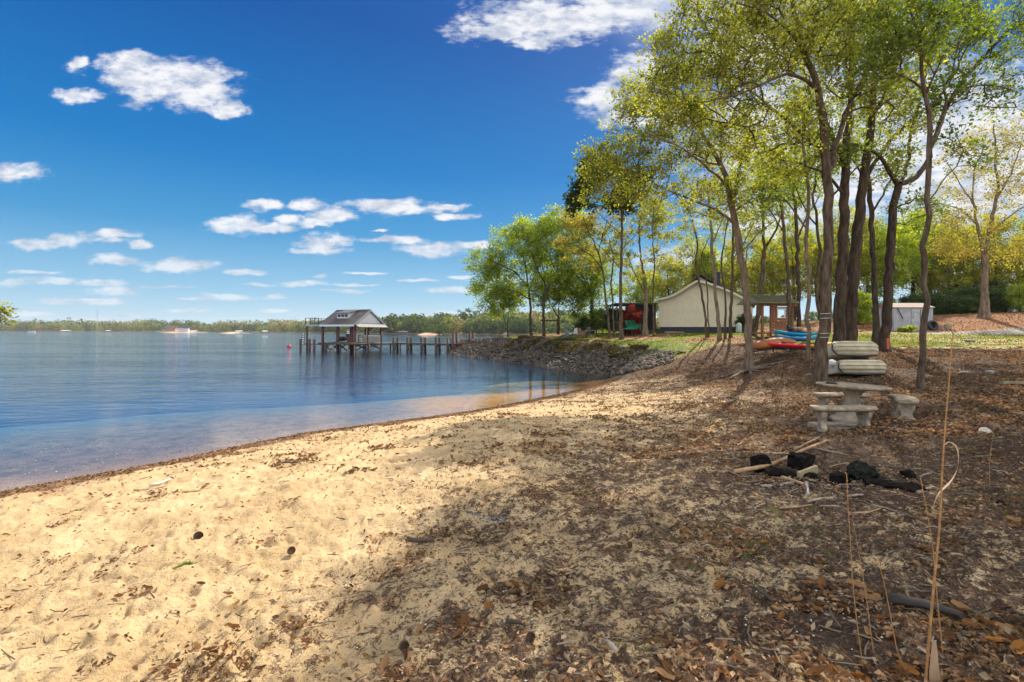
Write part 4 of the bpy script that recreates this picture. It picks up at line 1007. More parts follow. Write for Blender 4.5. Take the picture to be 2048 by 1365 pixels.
# ---------------------------------------------------------------- boathouse and dock
WOOD_R = mat('reddish_stained_wood', (0.11, 0.045, 0.035), 0.75, 0.4, 6, bump=0.2, col2=(0.05, 0.022, 0.018))
WOOD_D = mat('dark_weathered_wood', (0.085, 0.065, 0.05), 0.85, 0.4, 6, bump=0.3, col2=(0.04, 0.03, 0.025))
WOOD_P = mat('pale_weathered_wood', (0.36, 0.29, 0.19), 0.85, 0.3, 6, bump=0.3)
WHITE = mat('white_paint', (0.80, 0.80, 0.80), 0.55, 0.08, 3)
ROOF = mat('dark_metal_roof', (0.19, 0.175, 0.165), 0.42, 0.3, 1.2, metal=0.1)
BLACK = mat('black_metal', (0.02, 0.02, 0.022), 0.5)
GLASS = mat('dark_glass', (0.03, 0.045, 0.06), 0.08, 0.1)
GREYB = mat('grey_panel', (0.30, 0.32, 0.34), 0.6, 0.12, 2)
BA = R(-23)
C0 = W(709, 703, 73); C0.z = 0
DK = 1.26
def U(x, y, z=0): return (x, y, z)
bh = thing('boathouse', 'boathouse on pilings with a dark metal gable roof, dormer and white gable', 'boathouse', (C0.x, C0.y, 0), BA)
def part(name, mb, m_, parent=None, **kw): return mb.build(name, m_, parent if parent is not None else bh, **kw)
Lh, Wh, EV, RG = 5.9, 6.3, 4.02, 6.2
for (x, y, r_) in [(-6.0, 0, .2), (-3.0, 0, .16), (0, 0, .24), (-6.0, 6.1, .16), (-3, 6.1, .15), (0, 6.1, .16), (0, 3.1, .16), (-6.0, 3.1, .16), (-.55, .1, .13)]:
    part('post', MB().tube([(x, y, -2), (x, y, EV - .1)], r_, 8), WOOD_R)
# roof: two slopes with standing seams
ov, ovx = .5, .35
def slope(s, x0, x1, thick=.07):
    """s=-1 front slope, +1 back slope (ridge along x at y=Wh/2)"""
    y0 = -ov if s < 0 else Wh + ov; ym = Wh / 2; m_ = MB()
    ze = EV
    m_.addm([(x0, y0, ze), (x1, y0, ze), (x1, ym, RG), (x0, ym, RG), (x0, y0, ze - thick), (x1, y0, ze - thick), (x1, ym, RG - thick), (x0, ym, RG - thick)], [(0, 1, 2, 3), (7, 6, 5, 4), (0, 4, 5, 1), (1, 5, 6, 2), (3, 2, 6, 7), (0, 3, 7, 4)])
    return m_
rf = part('roof', slope(-1, -Lh - ovx, ovx), ROOF)
part('roof', slope(1, -Lh - ovx, ovx), ROOF)
for i in range(17):
    x = -Lh - ovx + .1 + i * (Lh + 2 * ovx - .2) / 16
    MB().bar((x, -ov, EV + .03), (x, Wh / 2, RG + .03), .035, .05).build('seam', BLACK, rf)
MB().bar((-Lh - ovx, Wh / 2, RG + .03), (ovx, Wh / 2, RG + .03), .22, .06).build('ridge_cap', ROOF, rf)
part('fascia', MB().box((-Lh / 2, -ov + .06, EV - .22), (Lh + 2 * ovx - .1, .06, .3)), WHITE)
# gable end, boards
gab = part('gable', MB().prism([(.0, EV - .1), (Wh, EV - .1), (Wh / 2, RG - .15)], 'x', .08, .14), WHITE)
for i in range(1, 16):
    y = i * Wh / 16; h = (RG - .15 - EV) * (1 - abs(y - Wh / 2) / (Wh / 2)) - .08
    if h > .1: MB().box((.16, y, EV - .1 + h / 2 + .02), (.03, .06, h)).build('batten', WHITE, gab)
for s in (-1, 1):
    part('barge_board', MB().bar((ovx + .01, -ov if s < 0 else Wh + ov, EV - .1), (ovx + .01, Wh / 2, RG - .1), .06, .2), mat('grey_trim', (.42, .42, .42), .6))
# small pent roof below the gable
pr = part('pent_roof', MB().addm([(.12, -.2, EV + .12), (.12, Wh + .2, EV + .12), (1.0, Wh + .3, EV - .42), (1.0, -.3, EV - .42), (.12, -.2, EV + .06), (.12, Wh + .2, EV + .06), (1.0, Wh + .3, EV - .48), (1.0, -.3, EV - .48)], [(0, 3, 2, 1), (4, 5, 6, 7), (0, 1, 5, 4), (1, 2, 6, 5), (2, 3, 7, 6), (3, 0, 4, 7)]), mat('corrugated_metal', (.42, .40, .40), .5, .1))
for i in range(20):
    y = -.2 + i * (Wh + .4) / 19
    MB().bar((.12, y, EV + .15), (1.0, y, EV - .39), .07, .04).build('seam', ROOF, pr)
for y in (0, 3.1, 6.1):
    part('bracket', MB().bar((.1, y, EV - 1.0), (.95, y, EV - .48), .12).bar((.05, y, EV - .45), (1.0, y, EV - .5), .12), WOOD_R)
# dormer
dm = part('dormer', MB().addm([(-4.1, .9, EV + .85), (-1.9, .9, EV + .85), (-1.9, .9, EV + 1.62), (-4.1, .9, EV + 1.62), (-4.1, 3.3, RG - .15), (-1.9, 3.3, RG - .15), (-1.9, 3.3, RG - .6), (-4.1, 3.3, RG - .6)],
    [(0, 1, 2, 3), (1, 6, 5, 2), (0, 3, 4, 7), (3, 2, 5, 4)]), WHITE)
MB().addm([(-4.35, .6, EV + 1.62), (-1.65, .6, EV + 1.62), (-1.65, 3.3, RG - .02), (-4.35, 3.3, RG - .02), (-4.35, .6, EV + 1.69), (-1.65, .6, EV + 1.69), (-1.65, 3.3, RG + .05), (-4.35, 3.3, RG + .05)], [(4, 5, 6, 7), (3, 2, 1, 0), (0, 1, 5, 4), (1, 2, 6, 5), (3, 0, 4, 7)]).build('dormer_roof', ROOF, dm)
for i in range(3): MB().box((-3.68 + i * .68, .885, EV + 1.25), (.52, .03, .38)).build('window', GLASS, dm)
# lower framing and braces
for (x0, x1, y) in [(-6, -4.5, 0), (-4.5, -3, 0), (-3, -1.5, 0), (-1.5, 0, 0), (-6, -3, 6.1), (-3, 0, 6.1)]:
    part('cross_brace', MB().bar((x0, y - .02, .1), (x1, y - .02, DK - .2), .14).bar((x0, y + .1, DK - .2), (x1, y + .1, .1), .14), WOOD_D)
for y0 in (0, 3.4):
    part('cross_brace', MB().bar((.05, y0, .1), (.05, y0 + 3.4, DK - .2), .1).bar((.15, y0, DK - .2), (.15, y0 + 3.4, .1), .1), WOOD_P)
dk = part('deck', MB().box((-.2, -1.0, DK - .14), (7.2, 1.9, .2)).box((2.6, 2.6, DK - .14), (4.6, 4.8, .2)).box((-6.3, 3.4, DK - .14), (1.0, 7, .2)).box((-3, 6.4, DK - .14), (6, 1.2, .2)), WOOD_D)
for i in range(50):
    MB().box((-3.75 + i * .145, -1.0, DK - .02), (.13, 1.96, .035)).build('plank', WOOD_P if i % 3 else WOOD_D, dk)
for (x, y) in [(-3.7, -1.8), (-2.3, -1.8), (-1.0, -1.8), (.4, -1.8), (1.6, -1.8), (2.6, -1.2), (3.4, -1.0), (4.6, 4.8), (4.6, .2), (4.6, 2.4)]:
    part('piling', MB().tube([(x, y, -2), (x, y, DK - .1)], .11 if x > -3 else .22, 7), WOOD_P if x in (-2.3, .4, 1.6) else WOOD_D)
for (x, y) in [(-7.6, -1.0), (-9.4, -1.0), (-6.1, -1.6)]:
    part('mooring_piling', MB().tube([(x, y, -2), (x, y, 1.75)], .17, 8), WOOD_R)
part('low_walkway', MB().box((-8.2, .6, .95), (4.2, 1.0, .14)), WOOD_D)
# upper platform at the left with railing
part('upper_deck', MB().box((-7.95, 1.6, EV - .2), (2.6, 3.4, .24)), mat('grey_deck_paint', (.42, .45, .48), .6))
part('platform_post', MB().tube([(-9.3, .2, -2), (-9.3, .2, EV - .3)], .15, 8), WOOD_R)
for (x, y) in [(-9.4, 0), (-8.4, 0), (-8.1, 0), (-7.6, 0), (-6.8, 0), (-9.4, 3.2), (-6.8, 3.2), (-8.1, 3.2)]:
    part('rail_post', MB().box((x, y, EV + .45), (.09 if x < -8.3 or x > -7 else .06, .09, 1.0)), BLACK)
part('rail', MB().bar((-9.4, 0, EV + .92), (-6.8, 0, EV + .92), .05).bar((-9.4, 0, EV + .5), (-6.8, 0, EV + .5), .025).bar((-9.4, 3.2, EV + .92), (-6.8, 3.2, EV + .92), .05).bar((-9.4, 0, EV + .92), (-9.4, 3.2, EV + .92), .05), BLACK)
ld = part('ladder', MB().bar((-9.9, -.3, .8), (-9.75, -.3, 2.75), .07).bar((-9.45, -.3, .8), (-9.3, -.3, 2.75), .07), BLACK)
for i in range(7): MB().bar((-9.87 + i * .02, -.3, 1.0 + i * .27), (-9.4 + i * .02, -.3, 1.0 + i * .27), .08).build('rung', WHITE, ld)
# things on the deck
tb = thing('hot_tub', 'pale grey panelled hot tub with a white lid, under the boathouse roof', 'hot tub', (C0.x, C0.y, DK), BA)
MB().box((1.3, 2.2, .48), (1.9, 1.7, .92)).build('tub', GREYB, tb); MB().box((1.3, 2.2, 1.0), (2.0, 1.8, .09)).build('lid', WHITE, tb)
cb = thing('grill_cabinet', 'dark red-brown grill cabinet beside the near corner post of the boathouse', 'cabinet', (C0.x, C0.y, DK), BA)
MB().box((-1.1, .5, .6), (.9, .7, 1.15)).build('cabinet', WOOD_R, cb); MB().lathe((-1.6, .4, .95), [(0.02, -.3), (.28, -.15), (.33, .1), (.2, .3), (0.01, .36)], 12).build('hood', BLACK, cb)
lf_ = thing('jet_ski', 'dark jet ski raised on the lift inside the boathouse', 'jet ski', (C0.x, C0.y, DK), BA)
MB().lathe((0, 0, 0), [(.02, -.2), (.4, -.05), (.5, .15), (.38, .3), (.02, .35)], 10, sx=2.3, sy=.8).build('hull', BLACK, lf_)
lf_.children[0].location = (-4.0, 1.8, .35)
MB().box((-3.9, 1.8, .75), (1.1, .3, .28), taper=.7).build('saddle', mat('dark_vinyl', (.03, .03, .035), .5), lf_)
MB().bar((-3.2, 1.5, .95), (-3.2, 2.1, .98), .05).bar((-3.1, 1.8, .6), (-3.2, 1.8, .96), .06).build('handlebar', BLACK, lf_)
MB().box((-4.0, 1.8, .02), (2.6, .9, .1)).build('cradle', WOOD_D, lf_)
# railing of the deck towards the walkway
ra = thing('deck_railing', 'four-rail railing of pale boards along the right part of the boathouse deck', 'railing', (C0.x, C0.y, DK), BA)
for x in (1.5, 3.1, 4.7): MB().box((x, -.9 if x < 4 else .1, .5), (.13, .13, 1.15)).build('post', WOOD_R, ra)
for z in (.25, .6, .95): MB().bar((1.5, -.88, z), (4.7, .08, z), .05, .1).build('rail', WOOD_P, ra)
MB().bar((1.4, -.9, 1.1), (4.8, .1, 1.1), .16, .05).build('top_rail', WOOD_D, ra)

# walkway to the shore
ux, uy = math.cos(BA), math.sin(BA)
wk = thing('dock_walkway', 'plank walkway on paired pilings running from the boathouse to the stone bank', 'dock', (C0.x, C0.y, 0), BA)
wx0, wx1 = 4.8, 17.6
WY = 2.9
MB().bar((wx0, WY - .35, DK - .14), (wx1, WY - .35, DK - .14), .08, .2).bar((wx0, WY + .35, DK - .14), (wx1, WY + .35, DK - .14), .08, .2).build('beam', WOOD_D, wk)
pm = MB().box((0, 0, 0), (.14, .9, .04)).mesh('plank'); pm.materials.append(WOOD_D)
for i in range(int((wx1 - wx0) / .16)):
    o = link('plank', pm, None, wk); o.location = (wx0 + .08 + i * .16, WY, DK - .02)
def pile_pair(x, top=2.05, r_=.18, brace=True):
    for s in (-1, 1):
        MB().tube([(x, WY + s * .5, -2), (x, WY + s * .5, top)], r_, 8).build('piling', WOOD_R if x > 13 else WOOD_D, wk)
        MB().cyl((x, WY + s * .5, top), r_ * .95, .03, 8).build('piling_cap', WOOD_R, wk)
    if brace: MB().bar((x - .15, WY - .5, .12), (x - .15, WY + .5, DK - .2), .13).bar((x - .22, WY - .5, DK - .2), (x - .22, WY + .5, .12), .13).build('cross_brace', WOOD_P, wk)
pxs = [788, 820, 852, 886]
for k_, x in enumerate([5.15, 7.55, 9.95, 12.35]): pile_pair(x)
for x in (14.2,): pile_pair(x, 2.0, .13)
for x in (15.1,): pile_pair(x, 2.75, .17, False)
for x in (17.7,): pile_pair(x, 2.75, .17, False)
for z in (DK + .25, DK + .5, DK + .72):
    for s in (-1, 1): MB().tube([(5.15, WY + s * .5, z), (14.2, WY + s * .5, z)], .012, 4).build('cable', BLACK, wk)
bx_ = thing('dock_box', 'small orange-brown wooden bench box between the tall posts at the shore end of the dock', 'storage box', (C0.x, C0.y, DK), BA)
MB().box((16.4, WY + .5, .3), (1.3, .5, .55)).build('body', mat('orange_wood', (.35, .15, .06), .7), bx_)
MB().box((16.4, WY + .5, .6), (1.4, .56, .06)).build('lid', WOOD_P, bx_)

# buoy
bp = W(578, 693.5, 92); bp.z = 0
by = thing('buoy', 'round red buoy floating alone left of the boathouse', 'buoy', bp)
MB().lathe((0, 0, 0), [(.02, -.2), (.3, -.1), (.4, .12), (.3, .35), (.1, .45), (.02, .46)], 14).build('float', mat('red_plastic', (.6, .04, .03), .4), by)
MB().cyl((0, 0, .44), .06, .12, 8).build('ring', mat('red_plastic', (.6, .04, .03), .4), by)

# ---------------------------------------------------------------- far shore
def farw(px, D): return Vector(((px - 1024) / F * D, D, 0))
pb = thing('pontoon_boat', 'white pontoon boat with a dark canopy far out at the left', 'boat', farw(62, 620), .1)
MB().tube([(-4.4, -.9, .3), (4.0, -.9, .3), (4.6, -.9, .6)], .35, 8).tube([(-4.4, .9, .3), (4.0, .9, .3), (4.6, .9, .6)], .35, 8).build('pontoon', WHITE, pb)
MB().box((0, 0, .75), (8.8, 2.5, .15)).build('deck', GREYB, pb)
MB().box((1.0, -1.2, 1.2), (6.4, .06, .8)).box((1.0, 1.2, 1.2), (6.4, .06, .8)).build('fence', WHITE, pb)
MB().box((-2.2, 0, 2.6), (4.0, 2.3, .12)).bar((-3.9, -1, .8), (-3.9, -1, 2.6), .06).bar((-.6, -1, .8), (-.6, -1, 2.6), .06).bar((-3.9, 1, .8), (-3.9, 1, 2.6), .06).bar((-.6, 1, .8), (-.6, 1, 2.6), .06).build('canopy', BLACK, pb)

FL_G = [leaf_mat('far_leaf_%d' % i, c, trans=0.4, gain=1.55) for i, c in enumerate([[(0.10, 0.13, 0.045), (0.14, 0.17, 0.055), (0.19, 0.21, 0.07)], [(0.17, 0.16, 0.07), (0.22, 0.20, 0.09), (0.15, 0.14, 0.06)], [(0.035, 0.065, 0.03), (0.055, 0.085, 0.035), (0.075, 0.10, 0.04)], [(0.18, 0.13, 0.075), (0.22, 0.17, 0.10), (0.16, 0.13, 0.07)]])]
def blob_tree(rs, h, w, n):
    a = rs.normal(size=(n, 3)); a /= np.linalg.norm(a, axis=1, keepdims=True); a *= rs.uniform(.8, 1.0, size=(n, 1))
    # lobed crown
    return_n = a.copy()
    lob = 1 + .18 * np.sin(a[:, :1] * 7 + rs.uniform(0, 6)) * np.cos(a[:, 1:2] * 6)
    global LASTN; LASTN = return_n / np.linalg.norm(return_n, axis=1, keepdims=True)
    P = a * lob * np.array([w, w, h * .46]) + np.array([0, 0, h * .56])
    return P
fv = [[], [], [], []]; rs = np.random.default_rng(99)
def add_far(x, y, z, h, w, n, k, s_):
    P = blob_tree(rs, h, w, n) + np.array([x, y, z]); N_ = LASTN + rs.normal(size=(n, 3)) * .45; A = np.cross(N_, rs.normal(size=(n, 3))); B = N_
    A /= np.linalg.norm(A, axis=1, keepdims=True); B = np.cross(A, B); B /= np.linalg.norm(B, axis=1, keepdims=True)
    s = s_ * rs.uniform(.6, 1.3, size=(n, 1))
    V = np.stack([P - A * s, P + B * s * .8, P + A * s, P - B * s * .8], 1).astype(np.float32); fv[k].append(V.reshape(-1, 3))
HOUSE_S = []
nf = 0
for s_ in np.linspace(0.22, 0.97, 760):
    for row, (o0, o1) in enumerate([(6, 22), (25, 60), (70, 150), (180, 340)]):
        if row == 1 and rs.random() < .25: continue
        if row >= 2 and rs.random() < .35: continue
        x, y = far_pt(s_ + rs.normal() * .0008, rs.uniform(o0, o1))
        d = math.hypot(x, y); bpx = 1024 + x / y * 1000 if y > 10 else -999
        if bpx < -150 or bpx > 1700: continue
        if row == 0 and (326 < bpx < 384): continue
        sc = np.interp(d, [350, 600, 1300], [.85, .98, 1.15])
        if 720 < bpx < 940 and d < 620: sc *= 1.12
        hh_ = rs.uniform(10, 17) * sc * (1 + .12 * row) * (.72 + .6 * float(vnoise(np.array([x / 45.0]), np.array([y / 45.0]), 3)[0]))
        hz = 0.4 if o0 < 30 else float(np.interp((o0 + o1) / 2, [0, 40, 100, 260], [.5, 2, 4.5, 8.5]))
        k = int(rs.choice([0, 0, 1, 2, 3], p=[.28, .22, .20, .18, .12]))
        if fbm(np.array([x / 60.0]), np.array([y / 60.0]), 1, 2, 9)[0] > .6: k = 2
        n = int(np.interp(d, [350, 1300], [120, 40]))
        add_far(x, y, hz - 1, hh_, hh_ * rs.uniform(.34, .5), n, k, hh_ * .085); nf += 1
# the dark evergreens on the spit in front of the far wood
for i in range(16):
    bpx = rs.uniform(852, 892); D = 385 + rs.uniform(0, 20); x = (bpx - 1024) / 1000 * D
    add_far(x, D, -.3, rs.uniform(7, 9.5), 2.6, 90, 2, .55)
for k in range(4):
    V = np.concatenate(fv[k]); me = np_mesh('far_woods', V, quads=np.arange(len(V)).reshape(-1, 4))
    o = link('far_woods', me, FL_G[k]); tag(o, ['mid-green part', 'olive part', 'dark evergreen part', 'brown spring part'][k] + ' of the wood along the far shore', 'woods', kind='stuff')
# land spit under them
for (nm, p0, p1, D, ht, m_) in [('far_beach', 322, 385, 660, .7, mat('pale_sand', (.62, .47, .33), .9)), ('far_beach', 834, 872, 378, .7, mat('orange_bank', (.52, .33, .2), .9)), ('far_beach', 438, 470, 560, .5, mat('pale_sand', (.62, .47, .33), .9))]:
    x0, x1 = (p0 - 1024) / F * D, (p1 - 1024) / F * D; n = 14; vs = []; fs = []
    for i in range(n + 1):
        x = x0 + (x1 - x0) * i / n; e = math.sin(math.pi * i / n) ** .5 * ht
        vs += [(x, D - 3, -.6), (x, D, e * .3), (x, D + 14, e * 2.0 + .4), (x, D + 40, -.2)]
    for i in range(n):
        for j in range(3): fs.append((i * 4 + j, i * 4 + 4 + j, i * 4 + 5 + j, i * 4 + 1 + j))
    o = MB().addm(vs, fs, True).build(nm, m_); o['kind'] = 'structure'
def far_house(px, D, w, h, rh, wall, roof, label, z=1.6):
    r = thing('lake_house', label, 'house', farw(px, D) + Vector((0, 0, z)), random.uniform(-.2, .2))
    MB().box((0, 0, h / 2), (w, w * .6, h)).build('wall', wall, r)
    MB().prism([(-w * .36, h + .02), (w * .36, h + .02), (0, h + rh)], 'x', -w * .55, w * .55).build('roof', roof, r)
    for i in range(4): MB().box((-w * .36 + i * w * .24, -w * .3 - .03, h * .5), (w * .1, .06, h * .3)).build('window', GLASS, r)
far_house(343, 676, 13, 4.5, 3, mat('tan_wall', (.5, .36, .25), .8), mat('brown_roof', (.16, .1, .07), .8), 'tan far-shore house above the left end of the pale beach')
far_house(365, 672, 9, 4.5, 3, WHITE, mat('slate_roof', (.10, .11, .13), .6), 'slate-roofed far-shore house in the middle of the pale beach')
far_house(373, 670, 6, 4, 2.5, WHITE, mat('slate_roof', (.10, .11, .13), .6), 'small white far-shore house at the right end of the pale beach')
far_house(702, 455, 6, 2.5, 1.6, WHITE, mat('slate_roof', (.10, .11, .13), .6), 'small white far-shore building seen through the boathouse', .4)
for (px, D, w, lab) in [(132, 760, 12, 'white dock roof on the far shore, left of the radio tower'), (388, 640, 8, 'dark roofed dock on the far shore, right of the white house'), (478, 545, 7, 'white covered dock on the far shore above the red buoy'), (530, 505, 5, 'small white dock on the far shore nearest the boathouse'), (216, 720, 6, 'little white boat dock on the far shore under the radio tower'), (806, 380, 7, 'low grey dock on the far shore right of the boathouse')]:
    r = thing('covered_dock', lab, 'dock', farw(px, D))
    MB().prism([(-w * .3, 2.2), (w * .3, 2.2), (0, 3.0)], 'x', -w / 2, w / 2).build('roof', WHITE if 'white' in lab else ROOF, r)
    for sx in (-1, 1):
        for sy in (-1, 1): MB().tube([(sx * w * .42, sy * w * .22, -1), (sx * w * .42, sy * w * .22, 2.2)], .12, 6).build('post', WOOD_D, r)
    MB().box((0, 0, .5), (w, w * .5, .15)).build('deck', WOOD_P, r)
tw = thing('radio_tower', 'thin red and white radio tower standing over the far wood at the left', 'tower', farw(195, 1180) + Vector((0, 0, 8)))
tm_ = MB()
for (sx, sy) in ((-1, -1), (1, -1), (0, 1)): tm_.bar((sx * 1.1, sy * 1.1, 0), (sx * .5, sy * .5, 44), .22)
tm_.build('leg', mat('pale_steel', (.6, .5, .5), .5), tw)
tl = MB()
for i in range(14): tl.bar((-1.1 + i * .04, -1.1, i * 3.1), (1.1 - i * .04, -1.1, i * 3.1 + 3.1), .14)
tl.build('lattice', mat('pale_steel', (.6, .5, .5), .5), tw)
MB().bar((0, 0, 44), (0, 0, 52), .15).build('mast', mat('pale_steel', (.6, .5, .5), .5), tw)

# ---------------------------------------------------------------- pergola and lawn furniture
pgp = W(1100, 671, 66); pgp.z = gz(pgp.x, pgp.y)
pg_ = thing('swing_pergola', 'flat-topped dark pergola standing behind the trunks on the point', 'pergola', pgp)
for s in (-1, 1): 
    MB().box((s * .95, 0, .85), (.17, .17, 2.3)).build('post', WOOD_D, pg_)
MB().box((0, -.3, 1.75), (2.5, .08, .16)).box((0, .3, 1.75), (2.5, .08, .16)).build('beam', WOOD_D, pg_)
for i in range(9): MB().box((-1.1 + i * .275, 0, 1.88), (.06, 1.5, .12)).build('slat', GREYB, pg_)

def adirondack(name, label, loc, rz, m_, group, sc=1.0):
    r = thing(name, label, 'chair', loc, rz, group, sc)
    M = Matrix.Rotation(R(-12), 3, 'X')
    for i in range(5): MB().box((-.2 + i * .1, .32 + abs(i - 2) * -.0, .62 + .0), (.09, .03, .82 - abs(i - 2) * .07), rot=Matrix.Rotation(R(-20), 3, 'X')).build('slat', m_, r)
    MB().box((0, .02, .33), (.52, .55, .03), rot=Matrix.Rotation(R(-10), 3, 'X')).build('seat', m_, r)
    for s in (-1, 1):
        MB().box((s * .33, -.02, .56), (.13, .72, .03)).build('armrest', m_, r)
        MB().box((s * .29, -.27, .28), (.05, .1, .56)).build('leg', m_, r)
        MB().bar((s * .27, -.28, .36), (s * .27, .62, .03), .03, .1).build('side_rail', m_, r)
    return r
CG = 'wooden lounge chairs on the lawn of the point'
for (px, D, rz, col, lab) in [(1129, 55, 1.5, (.04, .05, .07), 'dark navy adirondack chair, side-on, first of the row on the lawn'), (1137, 54, .6, (.16, .2, .27), 'blue-grey adirondack chair facing away, second of the row on the lawn'),
    (1151, 55, -.4, (.5, .54, .6), 'pale grey adirondack chair, third of the row on the lawn'), (1163, 54, 2.4, (.4, .2, .1), 'orange-brown adirondack chair on the lawn'), (1173, 55.5, 3.6, (.25, .27, .28), 'grey adirondack chair right of the orange-brown one')]:
    adirondack('adirondack_chair', lab, G(px, None, D), rz, mat('chair_paint_%d' % px, col, .6), CG, 1.05)
bt = thing('picnic_bench', 'grey wooden bench table on the lawn right of the lounge chairs', 'bench', G(1184, None, 54))
MB().box((0, 0, .72), (1.5, .7, .05)).build('top', GREYB, bt)
for s in (-1, 1): MB().bar((s * .6, -.3, 0), (s * .45, .2, .7), .08).bar((s * .6, .3, 0), (s * .45, -.2, .7), .08).build('leg', WOOD_D, bt)
gp = G(1268, None, 53)
dkz = gp.z
# deck of the house
HZ = gz(W(1319, 665, 51).x, 51)
HS = W(1319, 665, 51)
def house_deck():
    r = thing('house_deck', 'raised dark deck with railing at the left end of the cream house', 'deck', (W(1278, 665, 53).x, 53, HZ))
    MB().box((0, 1.2, .32), (4.4, 3.2, .14)).build('floor', WOOD_D, r)
    for k in range(4): MB().box((0, -.42, .06 + k * .12), (4.4, .05, .1)).build('skirt_board', WOOD_D, r)
    for i in range(5): MB().box((-2.1 + i * 1.05, 2.7, .9), (.1, .1, 1.1)).build('post', WOOD_D, r)
    MB().box((0, 2.7, 1.45), (4.3, .12, .06)).box((0, 2.7, .7), (4.3, .05, .05)).build('rail', WOOD_D, r)
    return r
house_deck()
GREEN = mat('bright_green_plastic', (.02, .42, .24), .45)
for k_, px in enumerate((1259, 1266, 1273)):
    p_ = W(px, 655, 50.8); adirondack('green_chair', ['leftmost', 'middle', 'rightmost'][k_] + ' of the three bright green adirondack chairs on the deck', (p_.x, p_.y, HZ + .41), 1.9, GREEN, 'bright green chairs on the deck', .95)

# ---------------------------------------------------------------- cream house
SIDING = mat('cream_siding', (.72, .65, .49), .6, .06, 2)
NAVY = mat('navy_foundation', (.035, .04, .06), .8, .2, 3)
SHING = mat('dark_shingle', (.09, .085, .09), .9, .5, 14, bump=.4, bscale=40)
TRIM = mat('cream_trim', (.66, .60, .47), .6, .05)
hs_ = thing('cream_house', 'cream lap-sided house with flared gable roof and navy foundation', 'house', (HS.x, 51, HZ), R(-24))
hs_.scale = (.94, 1, 1)
PXM = .051
def hx_(px): return (px - 1319) * PXM
def hz_(py): return W(1400, py, 51).z - HZ
prof = [(1319, 601), (1333, 598.5), (1347, 594), (1362, 586), (1378, 576), (1395, 567), (1418, 573), (1440, 582), (1462, 592), (1482, 603)]
PR = [(hx_(a), hz_(b)) for a, b in prof]
base_z = .68
W_ = hx_(1482)
wl = MB().prism([(0, base_z), (W_, base_z)] + list(reversed(PR)), 'y', 0.02, 8.0).build('wall', SIDING, hs_)
def roof_z(x):
    for (a, b), (c, d) in zip(PR, PR[1:]):
        if a <= x <= c: return b + (d - b) * (x - a) / (c - a)
    return PR[0][1]
# lap boards, each leaning out at its lower edge
z = base_z; nb = 0
while z < max(q[1] for q in PR) - .05:
    xs = [x for x in np.linspace(0.02, W_ - .02, 120) if roof_z(x) > z + .12]
    if xs:
        x0, x1 = xs[0], xs[-1]
        MB().addm([(x0, 0.02, z + .125), (x1, 0.02, z + .125), (x1, -.022, z), (x0, -.022, z), (x0, .02, z), (x1, .02, z)], [(0, 1, 2, 3), (3, 2, 5, 4), (0, 3, 4), (1, 5, 2)]).build('siding_board', SIDING, wl)
    z += .128; nb += 1
MB().box((W_ / 2, 4.0, base_z / 2 - .15), (W_ - .06, 7.9, base_z + .3)).build('foundation', NAVY, hs_)
for x in (0, W_): MB().box((x, -.02, (base_z + 3.2) / 2), (.12, .1, 3.2 - base_z)).build('corner_board', TRIM, hs_)
# roof following the flared profile, overhanging
rfm = MB()
for (a, b), (c, d) in zip([(PR[0][0] - .35, PR[0][1] - .06)] + PR, PR + [(PR[-1][0] + .35, PR[-1][1] - .1)]):
    rfm.addm([(a, -.4, b + .04), (c, -.4, d + .04), (c, 8.3, d + .04), (a, 8.3, b + .04), (a, -.4, b + .16), (c, -.4, d + .16), (c, 8.3, d + .16), (a, 8.3, b + .16)], [(4, 5, 6, 7), (3, 2, 1, 0), (2, 3, 7, 6)])
rfm.build('roof', SHING, hs_)
rk = MB()
for (a, b), (c, d) in zip([(PR[0][0] - .35, PR[0][1] - .06)] + PR, PR + [(PR[-1][0] + .35, PR[-1][1] - .1)]):
    rk.bar((a, -.42, b + .06), (c, -.42, d + .06), .05, .2)
rk.build('rake_board', TRIM, hs_)
# main block behind: taller dark roof
b2 = thing('main_house', 'darker-roofed main block of the house rising behind the cream wing', 'house', (HS.x, 59.2, HZ), R(-24))
def h2_(px): return (px - 1024) / F * 59.2 - HS.x
P2 = [(h2_(1338), 3.3), (h2_(1392), 6.6), (h2_(1488), 3.1)]
MB().prism([(P2[0][0] + .3, 0), (P2[2][0] - .3, 0), (P2[2][0] - .3, 2.9), (P2[1][0], 6.4), (P2[0][0] + .3, 2.9)], 'y', 0, 9).build('wall', SIDING, b2)
for (a, b) in zip(P2, P2[1:]):
    MB().addm([(a[0], -.5, a[1]), (b[0], -.5, b[1]), (b[0], 9.5, b[1]), (a[0], 9.5, a[1]), (a[0], -.5, a[1] + .16), (b[0], -.5, b[1] + .16), (b[0], 9.5, b[1] + .16), (a[0], 9.5, a[1] + .16)], [(4, 5, 6, 7), (3, 2, 1, 0), (0, 1, 5, 4), (2, 3, 7, 6)]).build('roof', SHING, b2)
MB().box((h2_(1420), 4, 6.4), (.8, .8, 1.7)).build('chimney', NAVY, b2)
# side wall windows on the right
for y in (.9, 2.3): 
    f_ = MB().box((W_ + .03, y, 2.1), (.06, .8, 1.6)).build('window', WHITE, hs_); MB().box((W_ + .07, y, 2.1), (.02, .6, 1.4)).build('pane', GLASS, f_)
MB().tube([(W_ + .08, -.1, .3), (W_ + .08, -.1, 3.0)], .05, 6).build('downspout', WHITE, hs_)
